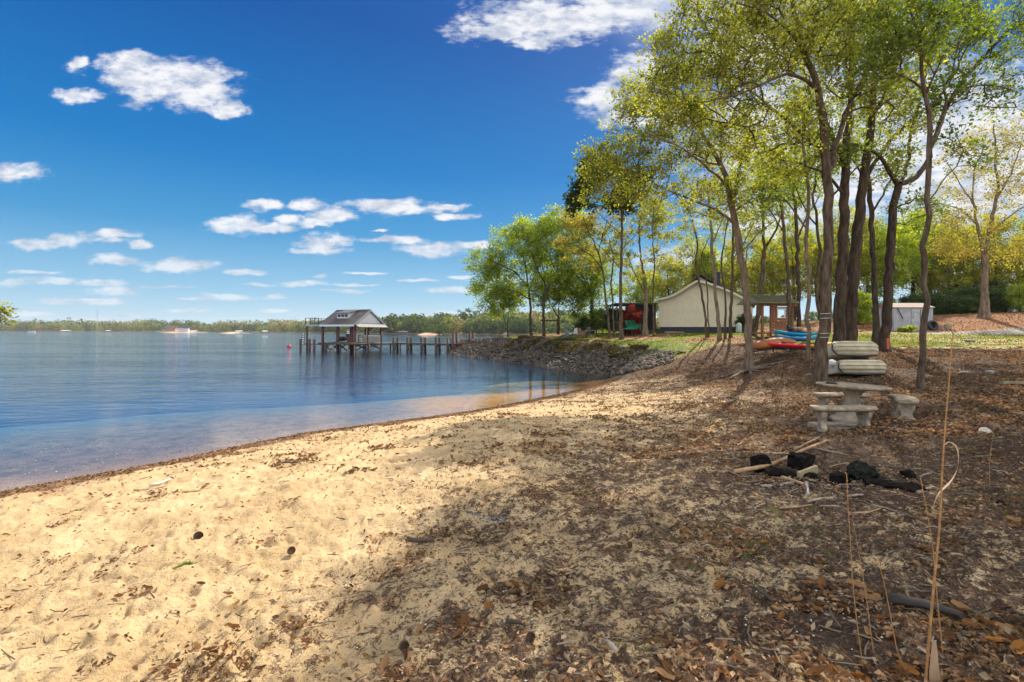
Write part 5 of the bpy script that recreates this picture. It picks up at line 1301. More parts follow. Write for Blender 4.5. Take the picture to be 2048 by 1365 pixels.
# screened porch left of the wing
sp = thing('screened_porch', 'dark screened porch between the deck and the cream wing', 'porch', (HS.x - 2.1, 52.2, HZ))
MB().box((0, 2, 3.1), (4.4, 4.6, .14)).build('roof', SHING, sp)
MB().box((1.0, 2.4, 1.75), (2.3, 3.4, 2.6)).build('screen', BLACK, sp)
MB().box((1.0, .65, .55), (2.4, .08, .5)).build('kick_panel', NAVY, sp)
for x in (-2.0, -.6, .9, 2.0): MB().box((x, 0, 1.8), (.12, .12, 2.6)).build('post', WOOD_D, sp)
gr_ = thing('propane_grill', 'pale covered grill under the right corner of the cream house', 'grill', G(1478, None, 46.5), scale=.75)
MB().lathe((0, 0, 0), [(.32, 0), (.36, .3), (.34, .9), (.3, 1.15), (.12, 1.3), (.02, 1.32)], 14).build('cover', mat('pale_cover', (.5, .53, .52), .7), gr_)
MB().box((0, 0, .03), (.8, .6, .06)).build('base', BLACK, gr_)
# bench on the lawn before the house
sb = thing('stone_bench', 'low pale stone bench on the lawn before the cream house wall', 'bench', G(1349, None, 45))
CONC = mat('weathered_concrete', (.40, .32, .215), .9, .35, 9, bump=.7, bscale=40, col2=(.15, .12, .085))
MB().box((0, 0, .38), (1.65, .42, .09)).build('seat', CONC, sb, bevel=.02)
for s in (-1, 1): MB().box((s * .58, 0, .17), (.18, .34, .34), taper=.8).build('leg', CONC, sb)
lp = thing('flat_stone', 'dark flat stone lying at the foot of the lawn above the rubble', 'stone', G(1365, 707), .2)
o = link('slab', rock_mesh('slab', 301, 1.1, .7, .22), STONE, lp); o.location.z = .06
for (px, py, s_, lab) in [(1430, 668, 0, ''),]:
    pass

# ---------------------------------------------------------------- playhouse
CEDAR = mat('red_cedar', (.27, .10, .045), .75, .35, 5, bump=.3, col2=(.14, .05, .025))
pp = G(1560, None, 34.5); ph_s = .0345
ph = thing('playhouse', 'red-brown cedar playhouse with a mossy low roof and one window', 'playhouse', pp, R(4))
def qx(px): return (px - 1560) * ph_s
def qz(py): return W(1560, py, 34.5).z - pp.z
for (x, y) in [(qx(1523), 0), (qx(1586), 0), (qx(1523), 1.9), (qx(1586), 1.9), (qx(1541), .02)]:
    MB().box((x, y, (qz(608)) / 2 - .1), (.14 if x < qx(1540) else .1, .14, qz(608) + .2)).build('post', CEDAR, ph)
MB().box((qx(1555), -.06, qz(609)), (qx(1590) - qx(1512), .06, .26)).build('beam', CEDAR, ph)
MB().box((qx(1555), .95, qz(667)), (qx(1588) - qx(1522), 1.9, .12)).build('floor', CEDAR, ph)
wz0, wz1 = qz(664), qz(614); nbd = 9; bh_ = (wz1 - wz0) / nbd
x0_, x1_ = qx(1541), qx(1585); wx0_, wx1_ = qx(1554), qx(1569); wza, wzb = qz(636), qz(617)
for i in range(nbd):
    za = wz0 + i * bh_; zc_ = za + bh_ / 2
    if wza < zc_ < wzb:
        MB().box(((x0_ + wx0_) / 2, .0, zc_), (wx0_ - x0_, .04, bh_ - .02)).build('board', CEDAR, ph)
        MB().box(((x1_ + wx1_) / 2, .0, zc_), (x1_ - wx1_, .04, bh_ - .02)).build('board', CEDAR, ph)
    else: MB().box(((x0_ + x1_) / 2, .0, zc_), (x1_ - x0_, .04, bh_ - .02)).build('board', CEDAR, ph)
for i in range(4): MB().box((x1_ - .02, .95, wz0 + (i + .5) * bh_), (.04, 1.8, bh_ - .02)).build('board', CEDAR, ph)
wf = MB().box(((wx0_ + wx1_) / 2, -.05, wzb), (wx1_ - wx0_ + .1, .05, .06)).box(((wx0_ + wx1_) / 2, -.05, wza), (wx1_ - wx0_ + .1, .05, .06)).box((wx0_, -.05, (wza + wzb) / 2), (.06, .05, wzb - wza)).box((wx1_, -.05, (wza + wzb) / 2), (.06, .05, wzb - wza)).build('window', WHITE, ph)
mossy = mat('mossy_shingle', (.24, .22, .15), .95, .4, 6, bump=.5, bscale=25, col2=(.13, .14, .08))
rfz0, rfz1 = qz(606), qz(592)
rp = MB().addm([(qx(1507), -.45, rfz0), (qx(1592), -.45, rfz0), (qx(1588), 1.0, rfz1 + .12), (qx(1511), 1.0, rfz1 + .12), (qx(1592), 2.4, rfz0), (qx(1507), 2.4, rfz0),
    (qx(1507), -.45, rfz0 - .05), (qx(1592), -.45, rfz0 - .05), (qx(1592), 2.4, rfz0 - .05), (qx(1507), 2.4, rfz0 - .05)], [(0, 1, 2, 3), (3, 2, 4, 5), (6, 7, 1, 0), (7, 8, 4, 2, 1), (9, 8, 7, 6), (5, 4, 8, 9), (6, 0, 3, 5, 9)]).build('roof', mossy, ph)
for k_ in range(7):
    f_ = (k_ + .5) / 7
    MB().bar((qx(1507 + 4 * f_), -.45 + 1.45 * f_, rfz0 + (rfz1 + .12 - rfz0) * f_ + .015), (qx(1592 - 4 * f_), -.45 + 1.45 * f_, rfz0 + (rfz1 + .12 - rfz0) * f_ + .015), .2, .02).build('shingle', mossy, rp)
MB().bar((qx(1512), -.9, -.2), (qx(1526), .1, qz(668)), .12).bar((qx(1521), -1.1, -.25), (qx(1536), .1, qz(668)), .12).build('ladder', CEDAR, ph)

# ---------------------------------------------------------------- canoes, kayaks, trailer
def hull(L, Wd, H, inv=False, n=18, rocker=.12, pointy=1.6, flat=.55):
    """closed boat body along x: rounded below, deck above"""
    vs = []; fs = []; m_ = 12
    for i in range(n + 1):
        u_ = -1 + 2 * i / n; w_ = max(.02, (1 - abs(u_) ** pointy)) * Wd / 2; hz_0 = rocker * u_ * u_
        h1 = H * (.55 + .45 * (1 - abs(u_) ** 2.2))
        for k in range(m_):
            a = 2 * math.pi * k / m_; y = math.cos(a) * w_; s = math.sin(a)
            z = (s * h1 * .5 * (flat if s > 0 else 1)) + hz_0
            vs.append((u_ * L / 2, y, z if not inv else -z))
    for i in range(n):
        for k in range(m_):
            k2 = (k + 1) % m_; fs.append((i * m_ + k, i * m_ + k2, (i + 1) * m_ + k2, (i + 1) * m_ + k))
    fs.append(tuple(range(m_))); fs.append(tuple(n * m_ + k for k in reversed(range(m_))))
    return MB().addm(vs, fs, True)
TEAL = mat('teal_blue_plastic', (.0, .33, .60), .35, .15, 2); TEAL2 = mat('deep_teal_plastic', (.0, .24, .48), .35, .15, 2)
kz = gz(W(1600, 690, 26).x, 26)
def Zat(py, D): return W(1600, py, D).z
def boat(name, label, cat, cx, cy, D, L, wd, h, m_, rz=0, pitch=0, inv=False, roll=0, group=None, **kw):
    p_ = W(cx, cy, D); r = thing(name, label, cat, p_, rz, group); r.rotation_euler = (roll, pitch, rz)
    hull(L, wd, h, inv, **kw).build('hull', m_, r); return r
KG = 'kayaks stacked on the boat trailer'
k1 = boat('kayak', 'bright teal kayak on top of the stack, nearest the playhouse', 'kayak', 1591, 668, 27.5, 2.35, .72, .34, TEAL, R(-3), R(3), group=KG)
MB().lathe((.15, 0, .1), [(.3, 0), (.27, .04), (.25, .0)], 16, sx=1.6, sy=.8).build('cockpit_rim', BLACK, k1)
k2 = boat('kayak', 'deeper blue kayak directly under the bright teal one', 'kayak', 1596, 677, 27, 2.5, .74, .34, TEAL2, R(2), R(1), group=KG)
MB().bar((-.9, 0, .1), (.9, 0, .1), .02).build('deck_line', BLACK, k2)
# red to yellow kayak
rk_ = bpy.data.materials.new('red_to_yellow_plastic'); rk_.use_nodes = True
t = NT(rk_.node_tree); sx2 = t.add('ShaderNodeSeparateXYZ'); t.link(t.add('ShaderNodeTexCoord').outputs['Object'], sx2.inputs[0])
t.link(t.ramp(t.math('MULTIPLY_ADD', sx2.outputs[0], .3, .5), [(.44, (.85, .02, .03)), (.56, (.95, .45, .02)), (.8, (.9, .36, .02))]), t.n['Principled BSDF'].inputs['Base Color']); t.n['Principled BSDF'].inputs['Roughness'].default_value = .35
k3 = boat('kayak', 'long kayak fading from red to yellow, lowest and nearest in the stack', 'kayak', 1608, 691, 23.8, 3.5, .72, .3, rk_, R(-4), R(-1), group=KG)
MB().lathe((.3, 0, .08), [(.3, 0), (.28, .04), (.25, .0)], 16, sx=1.6, sy=.8).build('cockpit_rim', BLACK, k3)
ORG = mat('orange_brown_plastic', (.46, .15, .035), .5, .2, 2)
c1 = boat('canoe', 'orange-brown upturned canoe, nearer end pointing at the leaning tree', 'canoe', 1530, 692, 24.3, 1.9, .85, .62, ORG, R(14), R(-5), True, group='orange-brown canoes on the leaves', pointy=3.2, rocker=.04)
MB().bar((-.8, -.36, -.17), (.8, -.36, -.17), .05).bar((-.8, .36, -.17), (.8, .36, -.17), .05).build('gunwale', WOOD_D, c1)
c2 = boat('canoe', 'orange-brown canoe behind the first, tilted under the blue kayaks', 'canoe', 1562, 685, 25.5, 1.5, .8, .5, ORG, R(-6), R(2), True, group='orange-brown canoes on the leaves', pointy=3.2, rocker=.04)
MB().bar((-.6, -.34, -.14), (.6, -.34, -.14), .05).build('gunwale', WOOD_D, c2)
tp_ = W(1600, 706, 25); tr_ = thing('boat_trailer', 'low dark trailer frame with grey side panels beneath the red kayak', 'trailer', (tp_.x, 25, gz(tp_.x, 25)), R(-6))
MB().bar((-1.6, -.5, .2), (2.2, -.5, .2), .08).bar((-1.6, .5, .2), (2.2, .5, .2), .08).bar((-1.6, -.5, .2), (-1.6, .5, .2), .08).bar((2.2, -.5, .2), (2.2, .5, .2), .08).build('frame', BLACK, tr_)
MB().bar((-2.6, -.7, .05), (-1.5, -.3, .2), .07).build('tongue', BLACK, tr_)
for i in range(4): MB().box((-1.1 + i * .8, -.56, .32), (.66, .03, .2)).build('side_panel', mat('dull_grey_panel', (.16, .18, .2), .6), tr_)
for i in range(5): MB().box((-1.5 + i * .8, -.58, .26), (.06, .05, .4)).build('stake', BLACK, tr_)
for s in (-1, 1):
    wh = MB().tube([(1.0, s * .66 - .08, .24), (1.0, s * .66 + .08, .24)], .25, 16).build('wheel', BLACK, tr_); MB().tube([(1.0, s * .66 - .1, .24), (1.0, s * .66 + .1, .24)], .12, 12).build('rim', GREYB, wh)
for x in (-.9, .9): MB().box((x, 0, .38), (.1, 1.1, .28)).build('bunk', WOOD_D, tr_)
hb = thing('rolled_tarp', 'tan roll of tarp lying on top of the teal kayak', 'tarp', W(1594, 658.5, 27.4), R(-10))
MB().tube([(-.22, 0, 0), (-.1, 0, .01), (.2, 0, 0), (.3, 0, -.01)], [.09, .11, .11, .07], 10).build('roll', mat('tan_cloth', (.42, .3, .2), .9), hb)
MB().tube([(.0, 0, -.0), (.03, 0, .0)], .115, 10).build('strap', BLACK, hb)
bk_ = thing('bucket_seat', 'shiny black boat seat sitting on the stern of the teal kayak', 'seat', W(1580, 659.5, 27.4))
MB().lathe((0, 0, 0), [(.02, -.08), (.16, -.06), (.17, .06), (.11, .15), (.02, .18)], 12).build('seat', mat('black_shiny', (.02, .02, .03), .2), bk_)
MB().box((0, .1, .12), (.26, .04, .22)).build('backrest', BLACK, bk_)

# ---------------------------------------------------------------- upturned pedal boats
BEIGE = mat('beige_fibreglass', (.56, .51, .37), .6, .3, 4, bump=.15, col2=(.42, .36, .24))
def pedal_boat(label, px, pyb, D, w, h, rz, tilt):
    p_ = W(px, pyb, D); r = thing('pedal_boat', label, 'boat', p_, rz, 'upturned pedal boats'); r.rotation_euler = (tilt, 0, rz)
    # ribbed bottom facing the camera: rounded slab with three raised ribs
    n = 30; vs = []; fs = []; prof_ = []
    for k in range(n):
        f_ = k / (n - 1); z = f_ * h; rib = .035 * (math.sin(f_ * math.pi * 7) > .0) 
        d = -.55 - rib - .12 * math.sin(math.pi * min(1, max(0, f_))) ; ins = .10 * abs(2 * f_ - 1) ** 4
        prof_.append((z, d, ins))
    xs = np.linspace(-1, 1, 15)
    for (z, d, ins) in prof_:
        for x in xs:
            e = abs(x) ** 6; vs.append((x * (w / 2 - ins), d * (1 - .25 * e), z))
    for i in range(n - 1):
        for j in range(14): fs.append((i * 15 + j, i * 15 + j + 1, (i + 1) * 15 + j + 1, (i + 1) * 15 + j))
    MB().addm(vs, fs).build('ribbed_hull', BEIGE, r)
    MB().prism([(-w / 2 + .02, .03), (w / 2 - .02, .03), (w / 2 - .08, h - .03), (-w / 2 + .1, h - .05)], 'y', -.5, .55).build('shell', BEIGE, r, bevel=.06)
    MB().tube([(-w / 2 + .03, -.5, h * .9), (-w / 2 - .03, -.55, h * .4), (-w / 2 + .1, -.58, .0), (0, -.62, -.03), (w / 2 - .1, -.58, 0)], .028, 6).build('rub_strip', BLACK, r)
    return r
pedal_boat('lower beige ribbed pedal boat tipped on its side on the leaves', 1707, 751, 17, 1.55, .46, R(-2), R(-10))
pb2 = pedal_boat('upper beige ribbed pedal boat stacked on the lower one', 1696, 717.5, 17.6, 1.5, .50, R(-5), R(-14))
pbs = thing('paddle_wheel', 'black paddle wheel wedged between the two beige pedal boats', 'paddle wheel', W(1722, 723, 17.3))
wheel = MB()
wheel.tube([(-.3, 0, 0), (.22, 0, 0)], .06, 8)
wheel.build('axle', BLACK, pbs)
for i in range(6): MB().box((-.02, .08 * math.cos(i), .08 * math.sin(i)), (.44, .02, .17), rot=Matrix.Rotation(i * math.pi / 3, 3, 'X')).build('blade', BLACK, pbs)
fl_ = thing('white_float', 'grey-white float propped at the left edge between the pedal boats', 'float', W(1664, 727, 17.0), R(20))
MB().lathe((0, 0, 0), [(.02, -.1), (.13, -.08), (.15, .06), (.06, .12), (.01, .12)], 12).build('float', WHITE, fl_)
MB().tube([(0, -.14, .05), (.1, -.2, -.1), (.05, -.2, -.3)], .02, 6).build('cord', mat('blue_cord', (.05, .25, .45), .6), fl_)

# ---------------------------------------------------------------- shed
shp = W(1787, 661.5, 42.5); shz = gz(shp.x + 1.5, 42.5)
SHED = mat('pale_blue_grey_metal', (.43, .455, .49), .5, .12, 2); RUST = mat('rusty_metal_roof', (.24, .14, .10), .8, .5, 1.2, col2=(.28, .25, .23))
sh = thing('metal_shed', 'white metal garden shed with arched double doors and rusty roof', 'shed', (shp.x, 42.5, shz))
wS = (1866 - 1787) * .0425; hS = 2.0
MB().box((wS / 2, 1.2, hS / 2), (wS, 2.4, hS)).build('wall', SHED, sh)
for i in range(22): MB().box((.06 + i * (wS - .1) / 21, -.012, hS / 2), (.03, .02, hS - .06)).build('rib', SHED, sh)
MB().addm([(-.1, -.15, hS - .02), (wS + .1, -.15, hS - .02), (wS + .1, 1.2, hS + .42), (-.1, 1.2, hS + .42), (-.1, 2.55, hS - .02), (wS + .1, 2.55, hS - .02)], [(0, 1, 2, 3), (3, 2, 5, 4), (1, 5, 2), (0, 3, 4), (0, 4, 5, 1)]).build('roof', RUST, sh)
for s in (0, 1):
    xd = (1823 - 1787) * .0425 + s * .72; d_ = MB().box((xd + .36, -.035, .95), (.70, .03, 1.78)).build('door', SHED, sh)
    for zz_ in (.0, 1.0):
        pts = [(xd + .12, -.06, .16 + zz_ * .85), (xd + .12, -.06, .55 + zz_ * .85)] + [(xd + .36 + .24 * math.cos(a), -.06, .55 + zz_ * .85 + .2 * math.sin(a)) for a in np.linspace(math.pi, 0, 9)] + [(xd + .6, -.06, .16 + zz_ * .85)]
        MB().tube(pts, .014, 4).build('arch_trim', mat('grey_line', (.2, .21, .23), .6), d_)
MB().box(((1823 - 1787) * .0425 + .72, -.06, .95), (.03, .03, 1.78)).build('door_gap', BLACK, sh)
MB().bar(((1823 - 1787) * .0425 + .8, -.1, .98), ((1823 - 1787) * .0425 + 1.15, -.1, 1.0), .04).build('handle', BLACK, sh)
MB().bar((.28, -.08, 1.9), (.75, -.08, 1.0), .05).build('prop_bar', BLACK, sh)
ty = thing('tyre', 'large black tyre leaning upright against the right front of the shed', 'tyre', (shp.x + wS - .28, 42.2, shz + .45))
MB().lathe((0, 0, 0), [(.26, -.1), (.36, -.12), (.42, -.08), (.43, 0), (.42, .08), (.36, .12), (.26, .1), (.26, -.1)], 28).build('tread', BLACK, ty); ty.rotation_euler = (R(80), 0, 0)
for k_, (dx, w0, h_) in enumerate([(.35, .55, .5), (1.0, .62, .58)]):
    pt = thing('planter_tub', ['smaller pinkish-white tub right beside the shed', 'larger white tub standing further from the shed'][k_], 'planter', (shp.x + wS + dx, 42.2, shz - .02), 0, 'tubs beside the shed')
    MB().lathe((0, 0, 0), [(w0 * .38, 0), (w0 * .5, h_), (w0 * .55, h_ + .02), (w0 * .44, h_ + .02), (w0 * .4, h_ * .8), (.02, h_ * .8)], 16, sy=.8).build('tub', mat('tub_pink', (.6, .48, .45), .6) if k_ == 0 else mat('tub_white', (.62, .62, .52), .6), pt)
    MB().cyl((0, 0, h_ * .82), w0 * .38, .02, 14).build('soil', WOOD_D, pt)
# tag and tool at the foot of the oak
tg = thing('garden_marker', 'orange-red marker stake against the foot of the dark oak', 'marker', G(1776, None, 19.6))
MB().box((0, 0, .42), (.1, .03, .42)).build('flag', mat('orange_red', (.6, .12, .06), .6), tg); MB().box((0, .02, .3), (.03, .03, .7)).build('stake', BLACK, tg)
# stones and plank on the leaf bank
for (px, py, a, b, c, lab, nm) in [(1940, 684, .85, .5, .2, 'flat pale stump-like stone at the top edge of the leafy bank', 'flat_stone'), (1978, 750, .42, .3, .22, 'rounded stone half buried in leaves on the bank slope', 'stone'), (1928, 748, .4, .26, .12, 'small flatter stone left of the rounded one on the bank slope', 'stone'), (1880, 700, .3, .22, .14, 'small grey stone near the top of the leafy bank', 'stone')]:
    g_ = G(px, py); o = thing(nm, lab, 'stone', g_, .3); q = link('rock', rock_mesh('rock', px, a, b, c, 22), mat('pale_stone', (.34, .30, .24), .9, .4, 6, bump=.4), o); q.location.z = c * .25
g_ = G(2036, 771); pk = thing('plank', 'split pale plank lying on the leaves at the right edge of the bank', 'plank', g_, R(-6)); MB().box((.1, 0, .05), (1.0, .16, .05)).box((.05, -.03, .085), (.9, .09, .02)).build('board', WOOD_P, pk, bevel=.01)
# ropes tied round the forked tree
for (py, w_) in [(627, 22), (636, 24), (674, 26), (666, 24)]:
    c_ = W(1650 if py > 650 else 1651, py, 16.0); r = thing('rope_band', {627: 'highest white cord tied round the forked tree', 636: 'white cord just under the highest one on the forked tree', 674: 'lowest white cord on the forked tree', 666: 'white cord above the lowest one on the forked tree'}[py], 'cord', c_, 0, 'white cords round the forked tree')
    MB().tube([(.24 * math.cos(a), .24 * math.sin(a), .02 * math.sin(a + 1)) for a in np.linspace(math.pi * 1.12, math.pi * 1.5, 8)], .007, 5).build('cord', WHITE, r)

# ---------------------------------------------------------------- concrete table and benches
TBL = W(1703, 848, 10.4); tz = gz(TBL.x, TBL.y)
ct = thing('concrete_table', 'round weathered concrete table on a flared fluted pedestal', 'table', (TBL.x, TBL.y, tz), 0)
th_ = .73
MB().lathe((0, 0, 0), [(.01, th_ - .065), (.60, th_ - .065), (.65, th_ - .045), (.665, th_ - .015), (.65, th_), (.01, th_ + .004)], 44).build('tabletop', CONC, ct)
ct.rotation_euler = (0, R(2.2), 0)
MB().lathe((0, 0, -.04), [(.36, 0), (.38, .05), (.35, .09), (.27, .13), (.20, .25), (.15, .38), (.125, .47), (.135, .55), (.19, .63), (.26, .69)], 32, flute=.05, nf=8).build('pedestal', mat('pale_concrete', (.50, .385, .25), .9, .3, 7, bump=.5, bscale=45, col2=(.26, .24, .20)), ct)
bw = thing('bowl', 'dark shallow bowl upside down on the left of the concrete table', 'bowl', (TBL.x - .40, TBL.y + .02, tz + th_ + .017))
MB().lathe((0, 0, 0), [(.105, 0), (.10, .03), (.06, .052), (.01, .055)], 18).build('bowl', mat('dark_iron', (.04, .035, .03), .6), bw)
MB().lathe((0, 0, .0), [(.12, 0), (.12, .008), (.10, .01)], 18).build('rim', mat('dark_iron', (.04, .035, .03), .6), bw)
def bench(label, cx, cy, rz, arc_sign, L=1.26, lab_extra=None, pale=False):
    r = thing('concrete_bench', label, 'bench', (cx, cy, gz(cx, cy)), rz, 'curved concrete benches round the table')
    # curved seat: arc of radius 1.35, ends chamfered
    Rr = 1.55; half = L / 2 / Rr; n = 16; dw = .19; vs = []; fs = []
    prof_ = [(-dw + .03, .35), (-dw, .375), (-dw, .405), (-dw + .035, .43), (dw - .035, .43), (dw, .405), (dw, .375), (dw - .03, .35)]
    for i in range(n + 1):
        a = -half + 2 * half * i / n; e = 1 - .45 * max(0, abs(2 * i / n - 1) - .86) / .14
        for (d, z) in prof_:
            rad_ = Rr + d * e
            vs.append((rad_ * math.sin(a), arc_sign * (rad_ * math.cos(a) - Rr), z))
    m_ = len(prof_)
    for i in range(n):
        for k in range(m_): fs.append((i * m_ + k, (i + 1) * m_ + k, (i + 1) * m_ + (k + 1) % m_, i * m_ + (k + 1) % m_))
    fs.append(tuple(range(m_))); fs.append(tuple(n * m_ + k for k in reversed(range(m_))))
    MB().addm(vs, fs).build('seat', CONC, r, bevel=.006)
    for s in (-1, 1):
        a = s * half * .68; X_, Y_ = Rr * math.sin(a), arc_sign * (Rr * math.cos(a) - Rr)
        # scrolled support: waisted slab
        pf = [(-.17, -.06), (.17, -.06), (.175, .03), (.13, .07), (.105, .13), (.12, .19), (.16, .24), (.17, .30), (.165, .352), (-.165, .352), (-.17, .30), (-.16, .24), (-.12, .19), (-.105, .13), (-.13, .07), (-.175, .03)]
        pf = [(a_ * .78, b_) for a_, b_ in pf]; lg = MB().prism(pf, 'x', -.05, .05); o = lg.build('leg', mat('pale_concrete', (.50, .385, .25)), r, bevel=.008)
        o.location = (X_, Y_, 0); o.rotation_euler = (0, 0, -a * arc_sign)
        for sx in (-1, 1):
            for (cy_, cz_, rr0, dr) in [(-.055, .27, .045, 1), (.055, .27, .045, -1), (0, .07, .045, 1)]:
                pts = [(sx * .058, cy_ + dr * (rr0 * (1 - q / 16)) * math.cos(q * .62), cz_ + (rr0 * (1 - q / 16)) * math.sin(q * .62)) for q in range(14)]
                MB().tube(pts, .009, 5).build('scroll', mat('pale_concrete', (.50, .385, .25)), o)
    return r
bench('front curved concrete bench, nearest, before the round table', 6.30, 9.45, R(2), -1, 1.22)
bench('rear curved concrete bench, behind the round table', 7.72, 11.75, R(-4), 1, 1.22)
bench('third concrete bench, seen end-on at the right of the table', 7.86, 9.98, R(61), -1, 1.05)
bs = thing('paving_slab', 'half-buried concrete slab under the front bench', 'slab', G(1688, None, 9.85)); MB().box((0, 0, -.025), (1.1, .62, .10), rot=R(4)).build('slab', CONC, bs, bevel=.02)
pb_ = thing('pink_stone', 'small pinkish white stone at the foot of the end-on bench', 'stone', G(1799, 864)); q = link('rock', rock_mesh('rock', 77, .17, .1, .08, 20), mat('pink_white', (.62, .50, .50), .8), pb_); q.location.z = .02
rw = thing('round_rock', 'round whitish rock lying alone right of the benches', 'rock', G(1969, 870)); q = link('rock', rock_mesh('rock', 78, .21, .17, .15, 40), mat('white_rock', (.62, .54, .42), .85, .3, 30, bump=.5), rw); q.location.z = .045

# ---------------------------------------------------------------- fire heap
CHAR = mat('charred_wood', (.022, .018, .015), 1.0, .5, 12, spec=.05, bump=1.0, bscale=30, col2=(.006, .006, .006))
GREYW = mat('grey_driftwood', (.42, .34, .26), .9, .35, 10, bump=.5, bscale=30, stretch=(1, 1, 1))
TANW = mat('tan_stick', (.48, .31, .17), .9, .35, 10, bump=.5, bscale=30)
def chunk(name, label, cat, px, py, dims, seed, m_, rz=0.0, lift=.3, n=40, box=True):
    r = thing(name, label, cat, G(px, py), rz); rs = np.random.default_rng(seed); bm = bmesh.new()
    for i in range(n):
        a = rs.uniform(-1, 1, 3); a = a / max(abs(a)) if box else a / np.linalg.norm(a); a *= rs.uniform(.82, 1.0)
        bm.verts.new((a[0] * dims[0] / 2, a[1] * dims[1] / 2, a[2] * dims[2] / 2))
    bmesh.ops.convex_hull(bm, input=bm.verts); bmesh.ops.delete(bm, geom=[v_ for v_ in bm.verts if not v_.link_faces], context='VERTS')
    bmesh.ops.triangulate(bm, faces=bm.faces); bmesh.ops.subdivide_edges(bm, edges=bm.edges, cuts=2, use_grid_fill=True)
    md = min(dims)
    for v_ in bm.verts: v_.co += Vector(rs.normal(size=3)) * md * .035 - v_.co * (.10 * float(rs.random() ** 3))
    me = bpy.data.meshes.new('chunk'); bm.to_mesh(me); bm.free()
    q = link('chunk', me, m_, r); q.location.z = dims[2] * lift; return r
chunk('charred_log', 'square black charred block at the left end of the fire heap', 'charred log', 1523, 938, (.26, .2, .24), 1, CHAR, R(10))
chunk('charred_log', 'cracked charred log leaning behind the pale board', 'charred log', 1602, 938, (.36, .26, .27), 2, CHAR, R(30))
chunk('charred_log', 'low charred piece in front of the long stick, left part of the heap', 'charred log', 1565, 955, (.42, .22, .12), 3, CHAR, R(-25))
chunk('charred_log', 'small charred lump right of the pale board', 'charred log', 1619, 960, (.2, .16, .1), 4, CHAR, R(5))
chunk('charred_log', 'largest rounded charred stump in the middle of the heap', 'charred log', 1727, 962, (.40, .34, .30), 5, mat('charred_green', (.032, .034, .028), 1.0, var=.5, scale=12, spec=.05, bump=1.0, bscale=25), R(12), n=60, box=False)
chunk('charred_log', 'small charred lump left of the largest stump', 'charred log', 1682, 965, (.22, .2, .14), 6, CHAR, R(40))
chunk('charred_log', 'long charred log lying at the right end of the heap', 'charred log', 1802, 983, (.50, .2, .13), 7, CHAR, R(-22))
chunk('charred_log', 'knobbly black lump behind the right end of the heap', 'charred log', 1817, 960, (.15, .13, .13), 8, CHAR, R(0))
chunk('charred_log', 'flat charred piece joining the largest stump to the long right log', 'charred log', 1764, 978, (.34, .2, .11), 9, CHAR, R(-10))
chunk('black_lump', 'lone small black lump on the greenish ground at the right edge', 'lump', 2001, 1015, (.11, .09, .09), 10, CHAR, R(0), n=24, box=False)
g_ = G(1616, 958); pbd = thing('pale_board', 'short pale sawn board standing on edge in the fire heap', 'board', g_, R(24)); MB().box((0, 0, .07), (.36, .035, .1), rot=R(-8), ax='Y').build('board', mat('new_board', (.42, .34, .19), .8, .2, 20), pbd, bevel=.004)
def stick(label, pts, w0, w1, m_, lift=(0, 0), name='stick', cat='stick', group=None):
    """stick laid through ground points given by bearing and picture height"""
    P = [G(*q) for q in pts]; base = P[0].copy(); n = len(P)
    r = thing(name, label, cat, base, 0, group); L = []
    for i, q in enumerate(P):
        f_ = i / (n - 1); q = q - base; q.z += w0 * .6 + lift[0] + (lift[1] - lift[0]) * f_; L.append(q)
    C = catmull([(*q, 0) for q in L], .12); D_ = [Vector(c[:3]) + Vector((random.uniform(-.006, .006), random.uniform(-.006, .006), random.uniform(-.004, .004))) for c in C]
    w0 *= 1.2; w1 *= 1.25; MB().tube(D_, [w0 + (w1 - w0) * i / (len(D_) - 1) for i in range(len(D_))], 7, jit=.12).build('wood', m_, r); return r
stick('longest bare stick leaning across the charred blocks to the upper right', [(1466, 948), (1540, 938), (1600, 918), (1655, 900)], .026, .014, TANW, (0, .13))
stick('second stick parallel above the longest one, upper right of the heap', [(1590, 905), (1640, 885)], .014, .01, TANW, (.03, .08))
stick('grey stick running left behind the square charred block', [(1462, 908), (1510, 907), (1578, 909)], .013, .01, GREYW)
stick('thin stick sloping down right behind the heap', [(1630, 902), (1660, 906), (1698, 913)], .012, .007, GREYW, (.03, 0))
stick('short thick stick left of the heap pointing to the table', [(1458, 902), (1480, 890), (1512, 872)], .016, .01, GREYW)
stick('thick pale stick before the left charred blocks', [(1543, 950), (1575, 962), (1608, 972)], .024, .016, TANW)
stick('grey stick before the pale one at the left front', [(1510, 972), (1545, 976), (1590, 968)], .016, .012, GREYW)
stick('grey stick at the far left front of the heap', [(1500, 968), (1530, 965), (1560, 956)], .012, .01, GREYW)
stick('short whitish stub standing out before the heap', [(1613, 970), (1617, 992)], .02, .016, mat('bone_white', (.6, .58, .52), .8))
stick('long stick across the front of the heap', [(1614, 1007), (1680, 998), (1735, 993), (1778, 996)], .016, .008, GREYW)
stick('thin stick left front, lying below the stub', [(1575, 990), (1610, 986), (1660, 990)], .009, .006, GREYW)
stick('stick running out to the right of the long charred log', [(1820, 1000), (1860, 1005), (1905, 1012)], .014, .007, GREYW)
stick('pale stick at the far right of the heap, slightly raised', [(1835, 990), (1855, 985), (1862, 982)], .013, .01, GREYW, (.02, .03))
stick('stick left of the heap lying flat towards the lake', [(1398, 926), (1425, 924), (1450, 925)], .011, .008, GREYW)
stick('forked grey twig left of the square charred block', [(1458, 905), (1470, 918), (1485, 925)], .011, .007, GREYW)
stick('driftwood slat lying in the sand, lower right centre', [(1488, 1165), (1515, 1183), (1546, 1205)], .014, .008, WOOD_D)
stick('pale driftwood branch near the waterline at the left', [(300, 975), (318, 970), (341, 961)], .028, .012, mat('bleached_wood', (.66, .60, .50), .85))
